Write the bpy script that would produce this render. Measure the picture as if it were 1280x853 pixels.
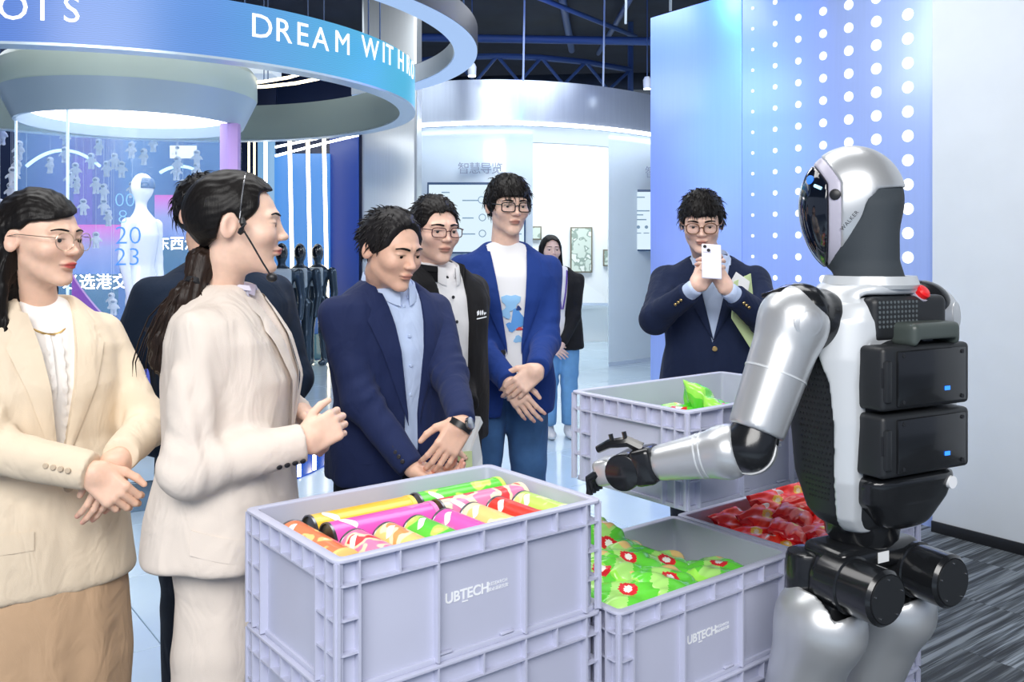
import bpy, bmesh, math, random
import numpy as np
from mathutils import Vector, Matrix, Euler

for _o in list(bpy.data.objects):
    bpy.data.objects.remove(_o, do_unlink=True)
C = bpy.context.scene.collection
PI = math.pi
rnd = random.Random(7)

# ------------------------------------------------------------------ camera
F, HY, CAMZ = 1120.0, 314.0, 1.47          # focal length (px of 1280), horizon row, eye height
cam_d = bpy.data.cameras.new('camera')
cam = bpy.data.objects.new('camera', cam_d)
C.objects.link(cam)
cam.location = (0, 0, CAMZ)
cam.rotation_euler = (PI / 2, 0, 0)
cam_d.sensor_width = 36.0
cam_d.lens = 36.0 * F / 1280.0
cam_d.shift_y = (HY - 426.5) / 1280.0
cam_d.clip_start = 0.05
cam_d.clip_end = 100
bpy.context.scene.camera = cam

# ------------------------------------------------------------------ world, exposure
w = bpy.data.worlds.new('hall_air')
bpy.context.scene.world = w
w.use_nodes = True
w.node_tree.nodes['Background'].inputs[0].default_value = (0.62, 0.74, 1.0, 1)
w.node_tree.nodes['Background'].inputs[1].default_value = 0.45
vs = bpy.context.scene.view_settings
vs.view_transform = 'Standard'
vs.look = 'None'
vs.gamma = 1
vs.use_curve_mapping = False
vs.exposure = 0.0

# ------------------------------------------------------------------ room lamps (ceiling soft boxes of the hall)
def area(name, loc, size, power, col=(1, 1, 1), rot=(0, 0, 0), size_y=None):
    d = bpy.data.lights.new(name, 'AREA')
    d.shape = 'RECTANGLE'
    d.size = size
    d.size_y = size_y or size
    d.energy = power
    d.color = col
    o = bpy.data.objects.new(name, d)
    o.location = loc
    o.rotation_euler = rot
    C.objects.link(o)
    return o

def spot(name, loc, target, power, col, ang=60, blend=1.0, rad=0.15):
    d = bpy.data.lights.new(name, 'SPOT')
    d.energy = power
    d.color = col
    d.spot_size = math.radians(ang)
    d.spot_blend = blend
    d.shadow_soft_size = rad
    o = bpy.data.objects.new(name, d)
    o.location = loc
    o.rotation_euler = (Vector(target) - Vector(loc)).to_track_quat('-Z', 'Y').to_euler()
    C.objects.link(o)
    return o

area('ceiling_softbox_front', (-0.4, -1.9, 3.5), 4.0, 300, (1.0, 0.985, 0.965), (math.radians(52), 0, 0), 2.0)
area('ceiling_softbox_mid', (-0.6, 3.2, 4.1), 4.5, 125, (1.0, 0.99, 0.98), (math.radians(-8), 0, 0), 1.6)
area('ceiling_softbox_back', (1.2, 8.0, 4.1), 4.0, 150, (0.92, 0.96, 1.0), (0, 0, 0), 3.0)
area('ceiling_softbox_left', (-4.2, 7.8, 4.1), 4.0, 85, (0.85, 0.92, 1.0), (0, 0, 0), 3.0)

def P(px, py, Y):
    """world point seen at photo pixel (px, py) at distance Y in front of the camera"""
    return Vector(((px - 640.0) * Y / F, Y, CAMZ - (py - HY) * Y / F))

# ------------------------------------------------------------------ materials
MATS = {}
def pm(name, col, rough=0.5, metal=0.0, emit=None, estr=0.0, noise=0.0, nscale=20.0, bump=0.0, bscale=200.0,
       coat=0.0, trans=0.0, ior=1.45, sheen=0.0, alpha=1.0, sss=0.0, stretch=None, spec=0.5):
    if name in MATS:
        return MATS[name]
    m = bpy.data.materials.new(name)
    m.use_nodes = True
    nt = m.node_tree
    b = nt.nodes['Principled BSDF']
    c4 = (col[0], col[1], col[2], 1)
    b.inputs['Base Color'].default_value = c4
    b.inputs['Roughness'].default_value = rough
    b.inputs['Metallic'].default_value = metal
    b.inputs['IOR'].default_value = ior
    b.inputs['Specular IOR Level'].default_value = spec
    b.inputs['Coat Weight'].default_value = coat
    b.inputs['Coat Roughness'].default_value = 0.08
    b.inputs['Transmission Weight'].default_value = trans
    b.inputs['Sheen Weight'].default_value = sheen
    b.inputs['Alpha'].default_value = alpha
    if sss:
        b.inputs['Subsurface Weight'].default_value = sss
        b.inputs['Subsurface Radius'].default_value = (0.012, 0.005, 0.003)
        b.inputs['Subsurface Scale'].default_value = 0.6
    if emit:
        b.inputs['Emission Color'].default_value = (emit[0], emit[1], emit[2], 1)
        b.inputs['Emission Strength'].default_value = estr
    if noise or bump:
        tc = nt.nodes.new('ShaderNodeTexCoord')
        vec = tc.outputs['Object']
        if stretch:
            mp = nt.nodes.new('ShaderNodeMapping')
            mp.inputs['Scale'].default_value = stretch
            nt.links.new(vec, mp.inputs[0])
            vec = mp.outputs[0]
        if noise:
            n = nt.nodes.new('ShaderNodeTexNoise')
            n.inputs['Scale'].default_value = nscale
            n.inputs['Detail'].default_value = 4
            nt.links.new(vec, n.inputs['Vector'])
            r = nt.nodes.new('ShaderNodeMapRange')
            r.inputs[1].default_value = 0.3
            r.inputs[2].default_value = 0.7
            r.inputs[3].default_value = 1 - noise
            r.inputs[4].default_value = 1 + noise
            nt.links.new(n.outputs[0], r.inputs[0])
            mx = nt.nodes.new('ShaderNodeVectorMath')
            mx.operation = 'SCALE'
            mx.inputs[0].default_value = col[:3]
            nt.links.new(r.outputs[0], mx.inputs['Scale'])
            nt.links.new(mx.outputs[0], b.inputs['Base Color'])
        if bump:
            n2 = nt.nodes.new('ShaderNodeTexNoise')
            n2.inputs['Scale'].default_value = bscale
            n2.inputs['Detail'].default_value = 3
            nt.links.new(vec, n2.inputs['Vector'])
            bp = nt.nodes.new('ShaderNodeBump')
            bp.inputs['Strength'].default_value = bump
            bp.inputs['Distance'].default_value = 0.002
            nt.links.new(n2.outputs[0], bp.inputs['Height'])
            nt.links.new(bp.outputs[0], b.inputs['Normal'])
    MATS[name] = m
    return m

def emis(name, col, s):
    return pm(name, (0.02, 0.02, 0.02), 0.6, emit=col, estr=s)

def ramp_emis(name, axis, stops, s, coord='Generated', base=0.02, rough=0.4):
    """a lit screen whose picture is a colour ramp along one axis of its own box"""
    m = bpy.data.materials.new(name)
    m.use_nodes = True
    nt = m.node_tree
    b = nt.nodes['Principled BSDF']
    tc = nt.nodes.new('ShaderNodeTexCoord')
    sp = nt.nodes.new('ShaderNodeSeparateXYZ')
    nt.links.new(tc.outputs[coord], sp.inputs[0])
    rp = nt.nodes.new('ShaderNodeValToRGB')
    while len(rp.color_ramp.elements) < len(stops):
        rp.color_ramp.elements.new(0.5)
    for e, (p, c) in zip(rp.color_ramp.elements, stops):
        e.position = p
        e.color = (c[0], c[1], c[2], 1)
    nt.links.new(sp.outputs[axis], rp.inputs[0])
    nt.links.new(rp.outputs[0], b.inputs['Emission Color'])
    b.inputs['Emission Strength'].default_value = s
    b.inputs['Base Color'].default_value = (base, base, base, 1)
    b.inputs['Roughness'].default_value = rough
    MATS[name] = m
    return m

# ------------------------------------------------------------------ objects
def tag(o, label=None, cat=None, group=None, kind=None):
    if label: o['label'] = label
    if cat: o['category'] = cat
    if group: o['group'] = group
    if kind: o['kind'] = kind
    return o

def empty(name, loc=(0, 0, 0), rz=0.0, label=None, cat=None, group=None, kind=None, parent=None):
    o = bpy.data.objects.new(name, None)
    o.empty_display_size = 0.1
    C.objects.link(o)
    o.location = loc
    o.rotation_euler = (0, 0, rz)
    if parent: o.parent = parent
    return tag(o, label, cat, group, kind)

def meshobj(name, v, f, mats=None, parent=None, smooth=True, sharp=None, midx=None, col=None):
    me = bpy.data.meshes.new(name)
    v = v.tolist() if hasattr(v, 'tolist') else v
    f = f.tolist() if hasattr(f, 'tolist') else f
    me.from_pydata(v, [], f)
    if smooth:
        me.shade_smooth()
        if sharp: me.set_sharp_from_angle(angle=math.radians(sharp))
    if mats is not None:
        for m in (mats if isinstance(mats, (list, tuple)) else [mats]):
            me.materials.append(m)
    if midx is not None:
        me.polygons.foreach_set('material_index', np.asarray(midx, dtype=np.int32))
    if col is not None:
        a = me.attributes.new('tint', 'FLOAT_COLOR', 'POINT')
        a.data.foreach_set('color', np.asarray(col, dtype=np.float32).ravel())
    me.validate()
    me.update()
    o = bpy.data.objects.new(name, me)
    C.objects.link(o)
    if parent: o.parent = parent
    return o

def share(src, name=None, parent=None, loc=None, rot=None, scale=None):
    o = src.copy()
    if name: o.name = name
    C.objects.link(o)
    if parent is not None: o.parent = parent
    if loc is not None: o.location = loc
    if rot is not None: o.rotation_euler = rot
    if scale is not None: o.scale = scale
    return o

def copy_tree(o, parent=None, top=True):
    c = o.copy()
    C.objects.link(c)
    c.parent = parent
    for ch in o.children:
        copy_tree(ch, c, False)
    return c

class MB:
    """collects shapes into one mesh"""
    def __init__(self):
        self.v = []; self.f = []; self.m = []; self.mi = 0
    def add(self, vs, fs):
        n = len(self.v)
        self.v += [tuple(p) for p in vs]
        self.f += [tuple(i + n for i in q) for q in fs]
        self.m += [self.mi] * len(fs)
        return self
    def box(self, c, s, rot=None):
        hx, hy, hz = s[0] / 2, s[1] / 2, s[2] / 2
        vs = [Vector((x, y, z)) for x in (-hx, hx) for y in (-hy, hy) for z in (-hz, hz)]
        if rot is not None:
            R = rot if isinstance(rot, Matrix) else Euler(rot).to_matrix()
            vs = [R @ p for p in vs]
        vs = [p + Vector(c) for p in vs]
        return self.add(vs, [(0, 1, 3, 2), (4, 6, 7, 5), (0, 4, 5, 1), (2, 3, 7, 6), (0, 2, 6, 4), (1, 5, 7, 3)])
    def lathe(self, prof, n=32, c=(0, 0, 0), M=None, a0=0.0, a1=2 * PI, cap=True):
        full = abs(a1 - a0 - 2 * PI) < 1e-6
        k = n if full else n + 1
        vs = []
        for r, z in prof:
            for i in range(k):
                a = a0 + (a1 - a0) * i / n
                p = Vector((r * math.cos(a), r * math.sin(a), z))
                if M is not None: p = M @ p
                vs.append(p + Vector(c))
        fs = []
        for j in range(len(prof) - 1):
            for i in range(n):
                i2 = (i + 1) % k
                fs.append((j * k + i, j * k + i2, (j + 1) * k + i2, (j + 1) * k + i))
        if cap and full:
            fs.append(tuple(reversed(range(k))))
            fs.append(tuple((len(prof) - 1) * k + i for i in range(k)))
        return self.add(vs, fs)
    def cyl(self, a, b, r1, r2=None, n=20, cap=True):
        a = Vector(a); b = Vector(b)
        d = b - a
        M = d.to_track_quat('Z', 'Y').to_matrix()
        r2 = r1 if r2 is None else r2
        return self.lathe([(r1, 0), (r2, d.length)], n, a, M, cap=cap)
    def tube(self, pts, r, n=8, cap=True, closed=False):
        pts = [Vector(p) for p in pts]
        rs = r if isinstance(r, (list, tuple)) else [r] * len(pts)
        vs = []; N = len(pts)
        up = Vector((0.03, 0.02, 1))
        for i, p in enumerate(pts):
            if closed:
                t = pts[(i + 1) % N] - pts[i - 1]
            else:
                t = pts[min(i + 1, N - 1)] - pts[max(i - 1, 0)]
            t.normalize()
            s = t.cross(up)
            if s.length < 1e-4: s = t.cross(Vector((1, 0, 0)))
            s.normalize()
            u = s.cross(t)
            for k in range(n):
                a = 2 * PI * k / n
                vs.append(p + (s * math.cos(a) + u * math.sin(a)) * rs[i])
        fs = []
        for i in range(N if closed else N - 1):
            j = (i + 1) % N
            for k in range(n):
                k2 = (k + 1) % n
                fs.append((i * n + k, i * n + k2, j * n + k2, j * n + k))
        if cap and not closed:
            fs.append(tuple(reversed(range(n))))
            fs.append(tuple((N - 1) * n + k for k in range(n)))
        return self.add(vs, fs)
    def prism(self, pts, d, M=None, c=(0, 0, 0)):
        """outline pts (x, z) extruded along y by d"""
        n = len(pts)
        vs = [Vector((x, 0, z)) for x, z in pts] + [Vector((x, d, z)) for x, z in pts]
        if M is not None: vs = [M @ p for p in vs]
        vs = [p + Vector(c) for p in vs]
        fs = [tuple(range(n)), tuple(reversed(range(n, 2 * n)))]
        fs += [(i, i + n, (i + 1) % n + n, (i + 1) % n) for i in range(n)]
        return self.add(vs, fs)
    def grid(self, fn, nu, nv, closed_u=False):
        vs = [fn(i / (nu if closed_u else nu - 1), j / (nv - 1)) for j in range(nv) for i in range(nu)]
        fs = []
        for j in range(nv - 1):
            for i in range(nu if closed_u else nu - 1):
                i2 = (i + 1) % nu
                fs.append((j * nu + i, j * nu + i2, (j + 1) * nu + i2, (j + 1) * nu + i))
        return self.add(vs, fs)
    def build(self, name, mats, parent=None, bevel=0.0, seg=2, smooth=True, sharp=35, thick=0.0, off=0.0):
        o = meshobj(name, self.v, self.f, mats, parent, smooth=False, midx=self.m)
        me = o.data
        bm = bmesh.new()
        bm.from_mesh(me)
        if thick:
            bmesh.ops.recalc_face_normals(bm, faces=bm.faces)
            bmesh.ops.solidify(bm, geom=list(bm.faces), thickness=thick)
        bmesh.ops.recalc_face_normals(bm, faces=bm.faces)
        if bevel:
            es = [e for e in bm.edges if len(e.link_faces) == 2 and e.calc_face_angle(0) > 0.6]
            bmesh.ops.bevel(bm, geom=es, offset=bevel, segments=seg, affect='EDGES', profile=0.5, clamp_overlap=True)
        bm.to_mesh(me)
        bm.free()
        if smooth:
            me.shade_smooth()
            me.set_sharp_from_angle(angle=math.radians(sharp))
        return o

def solid_box(name, c, s, mat, parent=None, rot=None, bevel=0.0):
    return MB().box(c, s, rot).build(name, mat, parent, bevel)

def text_mesh(s, size=1.0, extrude=0.0, align='LEFT', spacing=1.0, res=3, offset=0.0):
    """lettering as (verts, faces) in the xy plane"""
    cu = bpy.data.curves.new('lettering', 'FONT')
    cu.body = s
    cu.size = size
    cu.align_x = align
    cu.space_character = spacing
    cu.resolution_u = res
    cu.extrude = extrude
    cu.offset = offset
    o = bpy.data.objects.new('lettering', cu)
    C.objects.link(o)
    bpy.context.view_layer.update()
    me = bpy.data.meshes.new_from_object(o.evaluated_get(bpy.context.evaluated_depsgraph_get()))
    v = np.array([tuple(p.co) for p in me.vertices]).reshape(-1, 3)
    f = [tuple(p.vertices) for p in me.polygons]
    bpy.data.objects.remove(o, do_unlink=True)
    bpy.data.curves.remove(cu)
    bpy.data.meshes.remove(me)
    return v, f

def text_obj(name, s, size, mat, parent, loc, xdir, updir, extrude=0.0005, align='LEFT', spacing=1.0, offset=0.0):
    v, f = text_mesh(s, size, extrude, align, spacing, offset=offset)
    X = Vector(xdir).normalized(); U = Vector(updir).normalized(); N = X.cross(U)
    w_ = [Vector(loc) + X * float(p[0]) + U * float(p[1]) + N * float(p[2]) for p in v]
    return meshobj(name, [tuple(p) for p in w_], f, mat, parent, smooth=False)

# ------------------------------------------------------------------ implicit surfaces (bodies, cloth, shells)
def V3(*a): return np.array(a, dtype=np.float64)

def smin(a, b, k):
    h = np.clip(0.5 + 0.5 * (b - a) / k, 0, 1)
    return b + (a - b) * h - k * h * (1 - h)

def smax(a, b, k): return -smin(-a, -b, k)

def cap(p, a, b, r1, r2=None):
    a = np.asarray(a, float); b = np.asarray(b, float)
    r2 = r1 if r2 is None else r2
    ab = b - a
    t = np.clip(((p - a) @ ab) / max(ab @ ab, 1e-12), 0, 1)
    return np.linalg.norm(p - a - t[:, None] * ab, axis=1) - (r1 + (r2 - r1) * t)

def ell(p, c, r, R=None):
    q = p - np.asarray(c, float)
    if R is not None: q = q @ R          # R columns = local axes
    r = np.asarray(r, float)
    k0 = np.linalg.norm(q / r, axis=1)
    k1 = np.linalg.norm(q / (r * r), axis=1)
    return k0 * (k0 - 1.0) / np.maximum(k1, 1e-9)

def rbox(p, c, h, rad, R=None):
    q = p - np.asarray(c, float)
    if R is not None: q = q @ R
    q = np.abs(q) - (np.asarray(h, float) - rad)
    return np.linalg.norm(np.maximum(q, 0), axis=1) + np.minimum(q.max(axis=1), 0) - rad

def loft(p, st, pw=2.0, zr=0.02):
    """st rows: z, cx, cy, hw, hd (z ascending); superelliptic sections"""
    st = np.asarray(st, float)
    z = p[:, 2]
    zc = np.clip(z, st[0, 0], st[-1, 0])
    cx, cy, hw, hd = (np.interp(zc, st[:, 0], st[:, i]) for i in (1, 2, 3, 4))
    dx = np.abs(p[:, 0] - cx) / hw
    dy = np.abs(p[:, 1] - cy) / hd
    e = (dx ** pw + dy ** pw) ** (1.0 / pw)
    d = (e - 1) * np.minimum(hw, hd)
    dz = np.maximum(st[0, 0] - z, z - st[-1, 0])
    return smax(d, dz, zr)

def frame(d, n):
    """columns: along d, side, normal n (orthogonalised)"""
    d = np.asarray(d, float); d = d / np.linalg.norm(d)
    n = np.asarray(n, float); n = n - (n @ d) * d; n = n / np.linalg.norm(n)
    s = np.cross(n, d)
    return np.stack([d, s, n], axis=1)

def rotmat(ax, ang):
    return np.array(Matrix.Rotation(ang, 3, ax))

def surface_nets(sdf, lo, hi, h):
    lo = np.asarray(lo, float); hi = np.asarray(hi, float)
    n = np.ceil((hi - lo) / h).astype(int) + 1
    st = 4
    nc = np.ceil((n - 1) / st).astype(int) + 1
    n = (nc - 1) * st + 1
    ax = [lo[i] + h * np.arange(n[i]) for i in range(3)]
    g = np.stack(np.meshgrid(*[a[::st] for a in ax], indexing='ij'), -1).reshape(-1, 3)
    dc = sdf(g).reshape(nc)
    # blocks that may hold the surface
    corner = [dc[i:nc[0] - 1 + i, j:nc[1] - 1 + j, k:nc[2] - 1 + k] for i in (0, 1) for j in (0, 1) for k in (0, 1)]
    mn = np.minimum.reduce(corner); mxx = np.maximum.reduce(corner)
    act = (mn < 1.6 * st * h) & (mxx > -1.6 * st * h)
    D = np.empty(n, np.float32)
    sign = np.repeat(np.repeat(np.repeat(dc[:-1, :-1, :-1], st, 0), st, 1), st, 2)
    D[:-1, :-1, :-1] = sign
    D[-1] = 1; D[:, -1] = 1; D[:, :, -1] = 1
    M = np.zeros(n, bool)
    A = np.repeat(np.repeat(np.repeat(act, st, 0), st, 1), st, 2)
    for i in (0, 1):
        for j in (0, 1):
            for k in (0, 1):
                M[i:n[0] - 1 + i, j:n[1] - 1 + j, k:n[2] - 1 + k] |= A
    idx = np.nonzero(M)
    pts = np.stack([ax[i][idx[i]] for i in range(3)], -1)
    D[idx] = sdf(pts)
    D[0] = np.maximum(D[0], 1e-4); D[-1] = np.maximum(D[-1], 1e-4)
    D[:, 0] = np.maximum(D[:, 0], 1e-4); D[:, -1] = np.maximum(D[:, -1], 1e-4)
    D[:, :, 0] = np.maximum(D[:, :, 0], 1e-4); D[:, :, -1] = np.maximum(D[:, :, -1], 1e-4)
    S = D < 0
    m = n - 1
    cnt = np.zeros(m, np.int8)
    for i in (0, 1):
        for j in (0, 1):
            for k in (0, 1):
                cnt += S[i:m[0] + i, j:m[1] + j, k:m[2] + k]
    cells = np.stack(np.nonzero((cnt > 0) & (cnt < 8)), -1)
    if len(cells) == 0:
        return np.zeros((0, 3)), np.zeros((0, 4), int)
    vid = -np.ones(m, np.int64)
    vid[tuple(cells.T)] = np.arange(len(cells))
    acc = np.zeros((len(cells), 3)); num = np.zeros(len(cells))
    offs = [(i, j, k) for i in (0, 1) for j in (0, 1) for k in (0, 1)]
    for a in offs:
        for d in range(3):
            if a[d] == 0:
                b = list(a); b[d] = 1
                va = D[tuple((cells + a).T)]; vb = D[tuple((cells + b).T)]
                x = (va < 0) != (vb < 0)
                t = np.where(x, va / np.where(x, va - vb, 1), 0)
                pt = np.array(a, float)[None, :].repeat(len(cells), 0)
                pt[:, d] = t
                acc[x] += pt[x]; num[x] += 1
    verts = lo + h * (cells + acc / num[:, None])
    faces = []
    for d in range(3):
        e1, e2 = [(1, 2), (2, 0), (0, 1)][d]
        sl = [slice(1, -1)] * 3
        sl[d] = slice(0, None)
        a = [slice(1, n[i] - 1) for i in range(3)]
        a[d] = slice(0, n[d] - 1)
        b = list(a); b[d] = slice(1, n[d])
        sa = S[tuple(a)]; sb = S[tuple(b)]
        ix = np.stack(np.nonzero(sa != sb), -1)
        flip = sa[tuple(ix.T)]
        base = ix.copy()
        for i in range(3):
            if i != d: base[:, i] += 1
        def cell(o1, o2):
            q = base.copy(); q[:, e1] -= o1; q[:, e2] -= o2
            return vid[tuple(q.T)]
        q = np.stack([cell(0, 0), cell(1, 0), cell(1, 1), cell(0, 1)], -1)
        q[~flip] = q[~flip][:, ::-1]
        faces.append(q)
    return verts, np.concatenate(faces)

def relax(v, f, it=1, lam=0.5):
    """a little Laplacian smoothing"""
    e = np.concatenate([f[:, [0, 1]], f[:, [1, 2]], f[:, [2, 3]], f[:, [3, 0]]])
    for _ in range(it):
        s = np.zeros_like(v); c = np.zeros(len(v))
        np.add.at(s, e[:, 0], v[e[:, 1]]); np.add.at(c, e[:, 0], 1)
        v = v + lam * (s / np.maximum(c, 1)[:, None] - v)
    return v

def sdf_obj(name, sdf, lo, hi, h, mat, parent=None, it=1, col=None):
    v, f = surface_nets(sdf, lo, hi, h)
    if it: v = relax(v, f, it)
    return meshobj(name, v, f, mat, parent, col=None if col is None else col(v))

def fnoise(p, s, seed=0):
    """cheap smooth pseudo-noise in [-1, 1]"""
    r = np.random.RandomState(seed)
    o = np.zeros(len(p))
    for i in range(5):
        k = r.normal(size=3); k = k / np.linalg.norm(k) * s * (0.7 + 0.25 * i)
        o += np.sin(p @ k + r.uniform(0, 6.28)) / 5 * 1.6
    return o
# ================================================================== THE SETTING
YAW = 0.64                                   # the hall's own axis, turned against the camera
U = Vector((math.cos(YAW), math.sin(YAW), 0)); W_ = Vector((-math.sin(YAW), math.cos(YAW), 0))
def uv(x, y): return (x * U.x + y * U.y, x * W_.x + y * W_.y)

m_tile = pm('pale_blue_floor_tile', (0.60, 0.76, 0.90), 0.16, noise=0.03, nscale=3, coat=0.3)
m_grout = pm('tile_joint', (0.33, 0.42, 0.52), 0.6)
m_wallgrey = pm('light_grey_wall_paint', (0.72, 0.77, 0.82), 0.55, noise=0.02, nscale=5, bump=0.05, bscale=300)
m_black = pm('black_trim', (0.012, 0.013, 0.016), 0.4)
m_ceil = pm('dark_ceiling_paint', (0.012, 0.018, 0.03), 0.8, noise=0.3, nscale=2)
m_duct = pm('dark_duct_metal', (0.035, 0.045, 0.06), 0.45, 0.6, noise=0.15, nscale=6)
m_pipe = pm('blue_lit_truss_paint', (0.04, 0.09, 0.22), 0.5)
m_brush = pm('brushed_header_metal', (0.72, 0.80, 0.92), 0.25, 0.6, noise=0.04, nscale=30, stretch=(1, 1, 0.05))
m_satin = pm('satin_column_metal', (0.62, 0.66, 0.68), 0.34, 0.75, noise=0.03, nscale=20, stretch=(4, 4, 0.1))
m_gloss_white = pm('glossy_pale_blue_wall', (0.76, 0.87, 0.97), 0.12, noise=0.02, nscale=2, coat=0.4)
m_white = pm('white_paint', (0.86, 0.9, 0.92), 0.4)
m_led_w = emis('white_led', (0.92, 0.97, 1.0), 9)
m_led_warm = emis('warm_white_led', (1.0, 0.88, 0.60), 5)

# floor: slab, tiles on the far side, carpet planks on the near side
fl = MB().box((0, 7, -0.06), (26, 26, 0.10)).build('floor', m_grout)
tag(fl, 'pale blue polished tile floor meeting striped grey carpet', None, kind='structure')
TS = 0.8
VB = 2.66
su, sv = uv(-1.67, 3.83)
u0 = su - 12 * TS
proto = None
Rz = Euler((0, 0, YAW))
for i in range(34):
    for j in range(18):
        uu = u0 + (i + .5) * TS; vv = VB + (j + .5) * TS
        p = U * uu + W_ * vv
        if p.y < 2.0 or p.y > 15 or abs(p.x) > 0.66 * p.y + 0.6: continue
        if proto is None:
            proto = MB().box((0, 0, -0.009), (TS - 0.004, TS - 0.004, 0.018)).build('tile', m_tile, fl, bevel=0.0015, seg=1)
            o = proto
        else:
            o = share(proto, 'tile', fl)
        o.location = (p.x, p.y, 0.0); o.rotation_euler = Rz

def carpet_mat(name, tone):
    m = bpy.data.materials.new(name); m.use_nodes = True
    nt = m.node_tree; b = nt.nodes['Principled BSDF']
    tc = nt.nodes.new('ShaderNodeTexCoord')
    mp = nt.nodes.new('ShaderNodeMapping'); mp.inputs['Scale'].default_value = (1.3, 42, 1)
    n = nt.nodes.new('ShaderNodeTexNoise'); n.inputs['Scale'].default_value = 1.0; n.inputs['Detail'].default_value = 3
    n.inputs['Roughness'].default_value = 0.7
    oi = nt.nodes.new('ShaderNodeObjectInfo')
    ad = nt.nodes.new('ShaderNodeVectorMath'); ad.operation = 'ADD'
    sc = nt.nodes.new('ShaderNodeVectorMath'); sc.operation = 'SCALE'; sc.inputs[0].default_value = (37, 91, 13)
    nt.links.new(oi.outputs['Random'], sc.inputs['Scale'])
    nt.links.new(tc.outputs['Object'], mp.inputs[0]); nt.links.new(mp.outputs[0], ad.inputs[0]); nt.links.new(sc.outputs[0], ad.inputs[1])
    nt.links.new(ad.outputs[0], n.inputs['Vector'])
    r = nt.nodes.new('ShaderNodeValToRGB'); r.color_ramp.interpolation = 'LINEAR'
    e = r.color_ramp.elements
    e[0].position = 0.40; e[0].color = (0.028, 0.034, 0.042, 1)
    e[1].position = 0.60; e[1].color = (0.20 * tone, 0.23 * tone, 0.26 * tone, 1)
    k = e.new(0.5); k.color = (0.075 * tone, 0.09 * tone, 0.105 * tone, 1)
    nt.links.new(n.outputs[0], r.inputs[0]); nt.links.new(r.outputs[0], b.inputs['Base Color'])
    b.inputs['Roughness'].default_value = 0.95
    n2 = nt.nodes.new('ShaderNodeTexNoise'); n2.inputs['Scale'].default_value = 400
    bp = nt.nodes.new('ShaderNodeBump'); bp.inputs['Strength'].default_value = 0.5; bp.inputs['Distance'].default_value = 0.004
    nt.links.new(tc.outputs['Object'], n2.inputs['Vector']); nt.links.new(n2.outputs[0], bp.inputs['Height']); nt.links.new(bp.outputs[0], b.inputs['Normal'])
    return m
cms = [carpet_mat('striped_carpet_mid', 1.0), carpet_mat('striped_carpet_light', 1.35), carpet_mat('striped_carpet_dark', 0.75)]
cp = [MB().box((0, 0, -0.004), (0.998, 0.248, 0.008)).build('carpet_plank', cms[k], fl) for k in range(3)]
first = [True] * 3
for j in range(22):
    vv = VB - (j + .5) * 0.25
    for i in range(9):
        uu = -2.2 + i * 1.0 + (0.5 if j % 2 else 0.0)
        p = U * uu + W_ * vv
        if p.y < 0.3: continue
        k = rnd.choice([0, 0, 1, 2])
        o = cp[k] if first[k] else share(cp[k], 'carpet_plank', fl)
        first[k] = False
        o.location = (p.x, p.y, 0.003); o.rotation_euler = Rz

# ceiling with its services
ce = MB().box((0, 7, 4.65), (26, 26, 0.1)).build('ceiling', m_ceil)
tag(ce, 'dark open ceiling', None, kind='structure')

# dotted panel wall on the right
PA = Vector((2.26, 4.71, 0)); PB = Vector((1.0, 6.45, 0)); PD = (PB - PA).normalized(); PN = Vector((-PD.y, PD.x, 0))
if PN.y > 0: PN = -PN
def on_panel(px):
    k = (px - 640) / F
    t = (k * PA.y - PA.x) / (PD.x - k * PD.y)
    return t
m_panel = pm('blue_satin_dotted_panel', (0.40, 0.53, 0.95), 0.32, 0.3, noise=0.02, nscale=12, stretch=(6, 6, 0.15), coat=0.2)
wr = empty('wall_right', (0, 0, 0), label='tall blue dotted panel wall behind the phone photographer', kind='structure')
t1 = on_panel(813); t2 = on_panel(927.5); t3 = on_panel(1182)
PH = 3.15
for (ta, tb) in ((t1, t2 + 0.002), (t2 - 0.002, t3 - 0.1)):
    c = PA + PD * ((ta + tb) / 2) - PN * 0.05
    ang = math.atan2(PD.y, PD.x)
    MB().box((c.x, c.y, PH / 2), (abs(tb - ta), 0.10, PH), (0, 0, ang)).build('panel', m_panel, wr, bevel=0.003)
m_dot = emis('backlit_dot', (0.93, 0.97, 1.0), 1.6)
dot_cols = [(941, 4), (969, 6.3), (998, 8.5), (1029, 10.5), (1061, 12.5), (1095.5, 14), (1135, 15), (1172, 15.5)]
Rpan = Matrix((PD, Vector((0, 0, 1)), PN)).transposed() if PD.cross(Vector((0, 0, 1))).dot(PN) > 0 else Matrix((-PD, Vector((0, 0, 1)), PN)).transposed()
for px, dia in dot_cols[:7]:
    t = on_panel(px); c = PA + PD * t
    r = dia * 0.5 * c.y / F
    base = MB().lathe([(r, 0.0), (r, 0.003), (r * 0.9, 0.004)], 16).build('light_dot', m_dot, wr)
    base.rotation_euler = Rpan.to_euler()
    ff = True
    for row in range(-3, 21):
        z = 2.887 - 0.132 * (row - 2)
        if z > 3.1 or z < 0.5: continue
        o = base if ff else share(base, 'light_dot', wr)
        ff = False
        o.location = (c.x, c.y, z)

# plain grey wall nearer on the right, with black skirting
GA = PA + PN * 0.04 + PD * 0.0
ang = math.atan2(PD.y, PD.x)
gl = 4.2
gc = GA - PD * (gl / 2 - 0.02) - PN * 0.08
gw = MB().box((gc.x, gc.y, 2.3), (gl, 0.2, 4.6), (0, 0, ang)).build('wall_far_right', m_wallgrey, bevel=0.003)
tag(gw, 'plain light grey wall at the right edge', None, kind='structure')
bc = gc + PN * 0.106
bb = MB().box((bc.x, bc.y, 0.03), (gl, 0.012, 0.06), (0, 0, ang)).build('baseboard_right', m_black, bevel=0.002)
tag(bb, 'black skirting along the grey wall', None, kind='structure')

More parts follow.
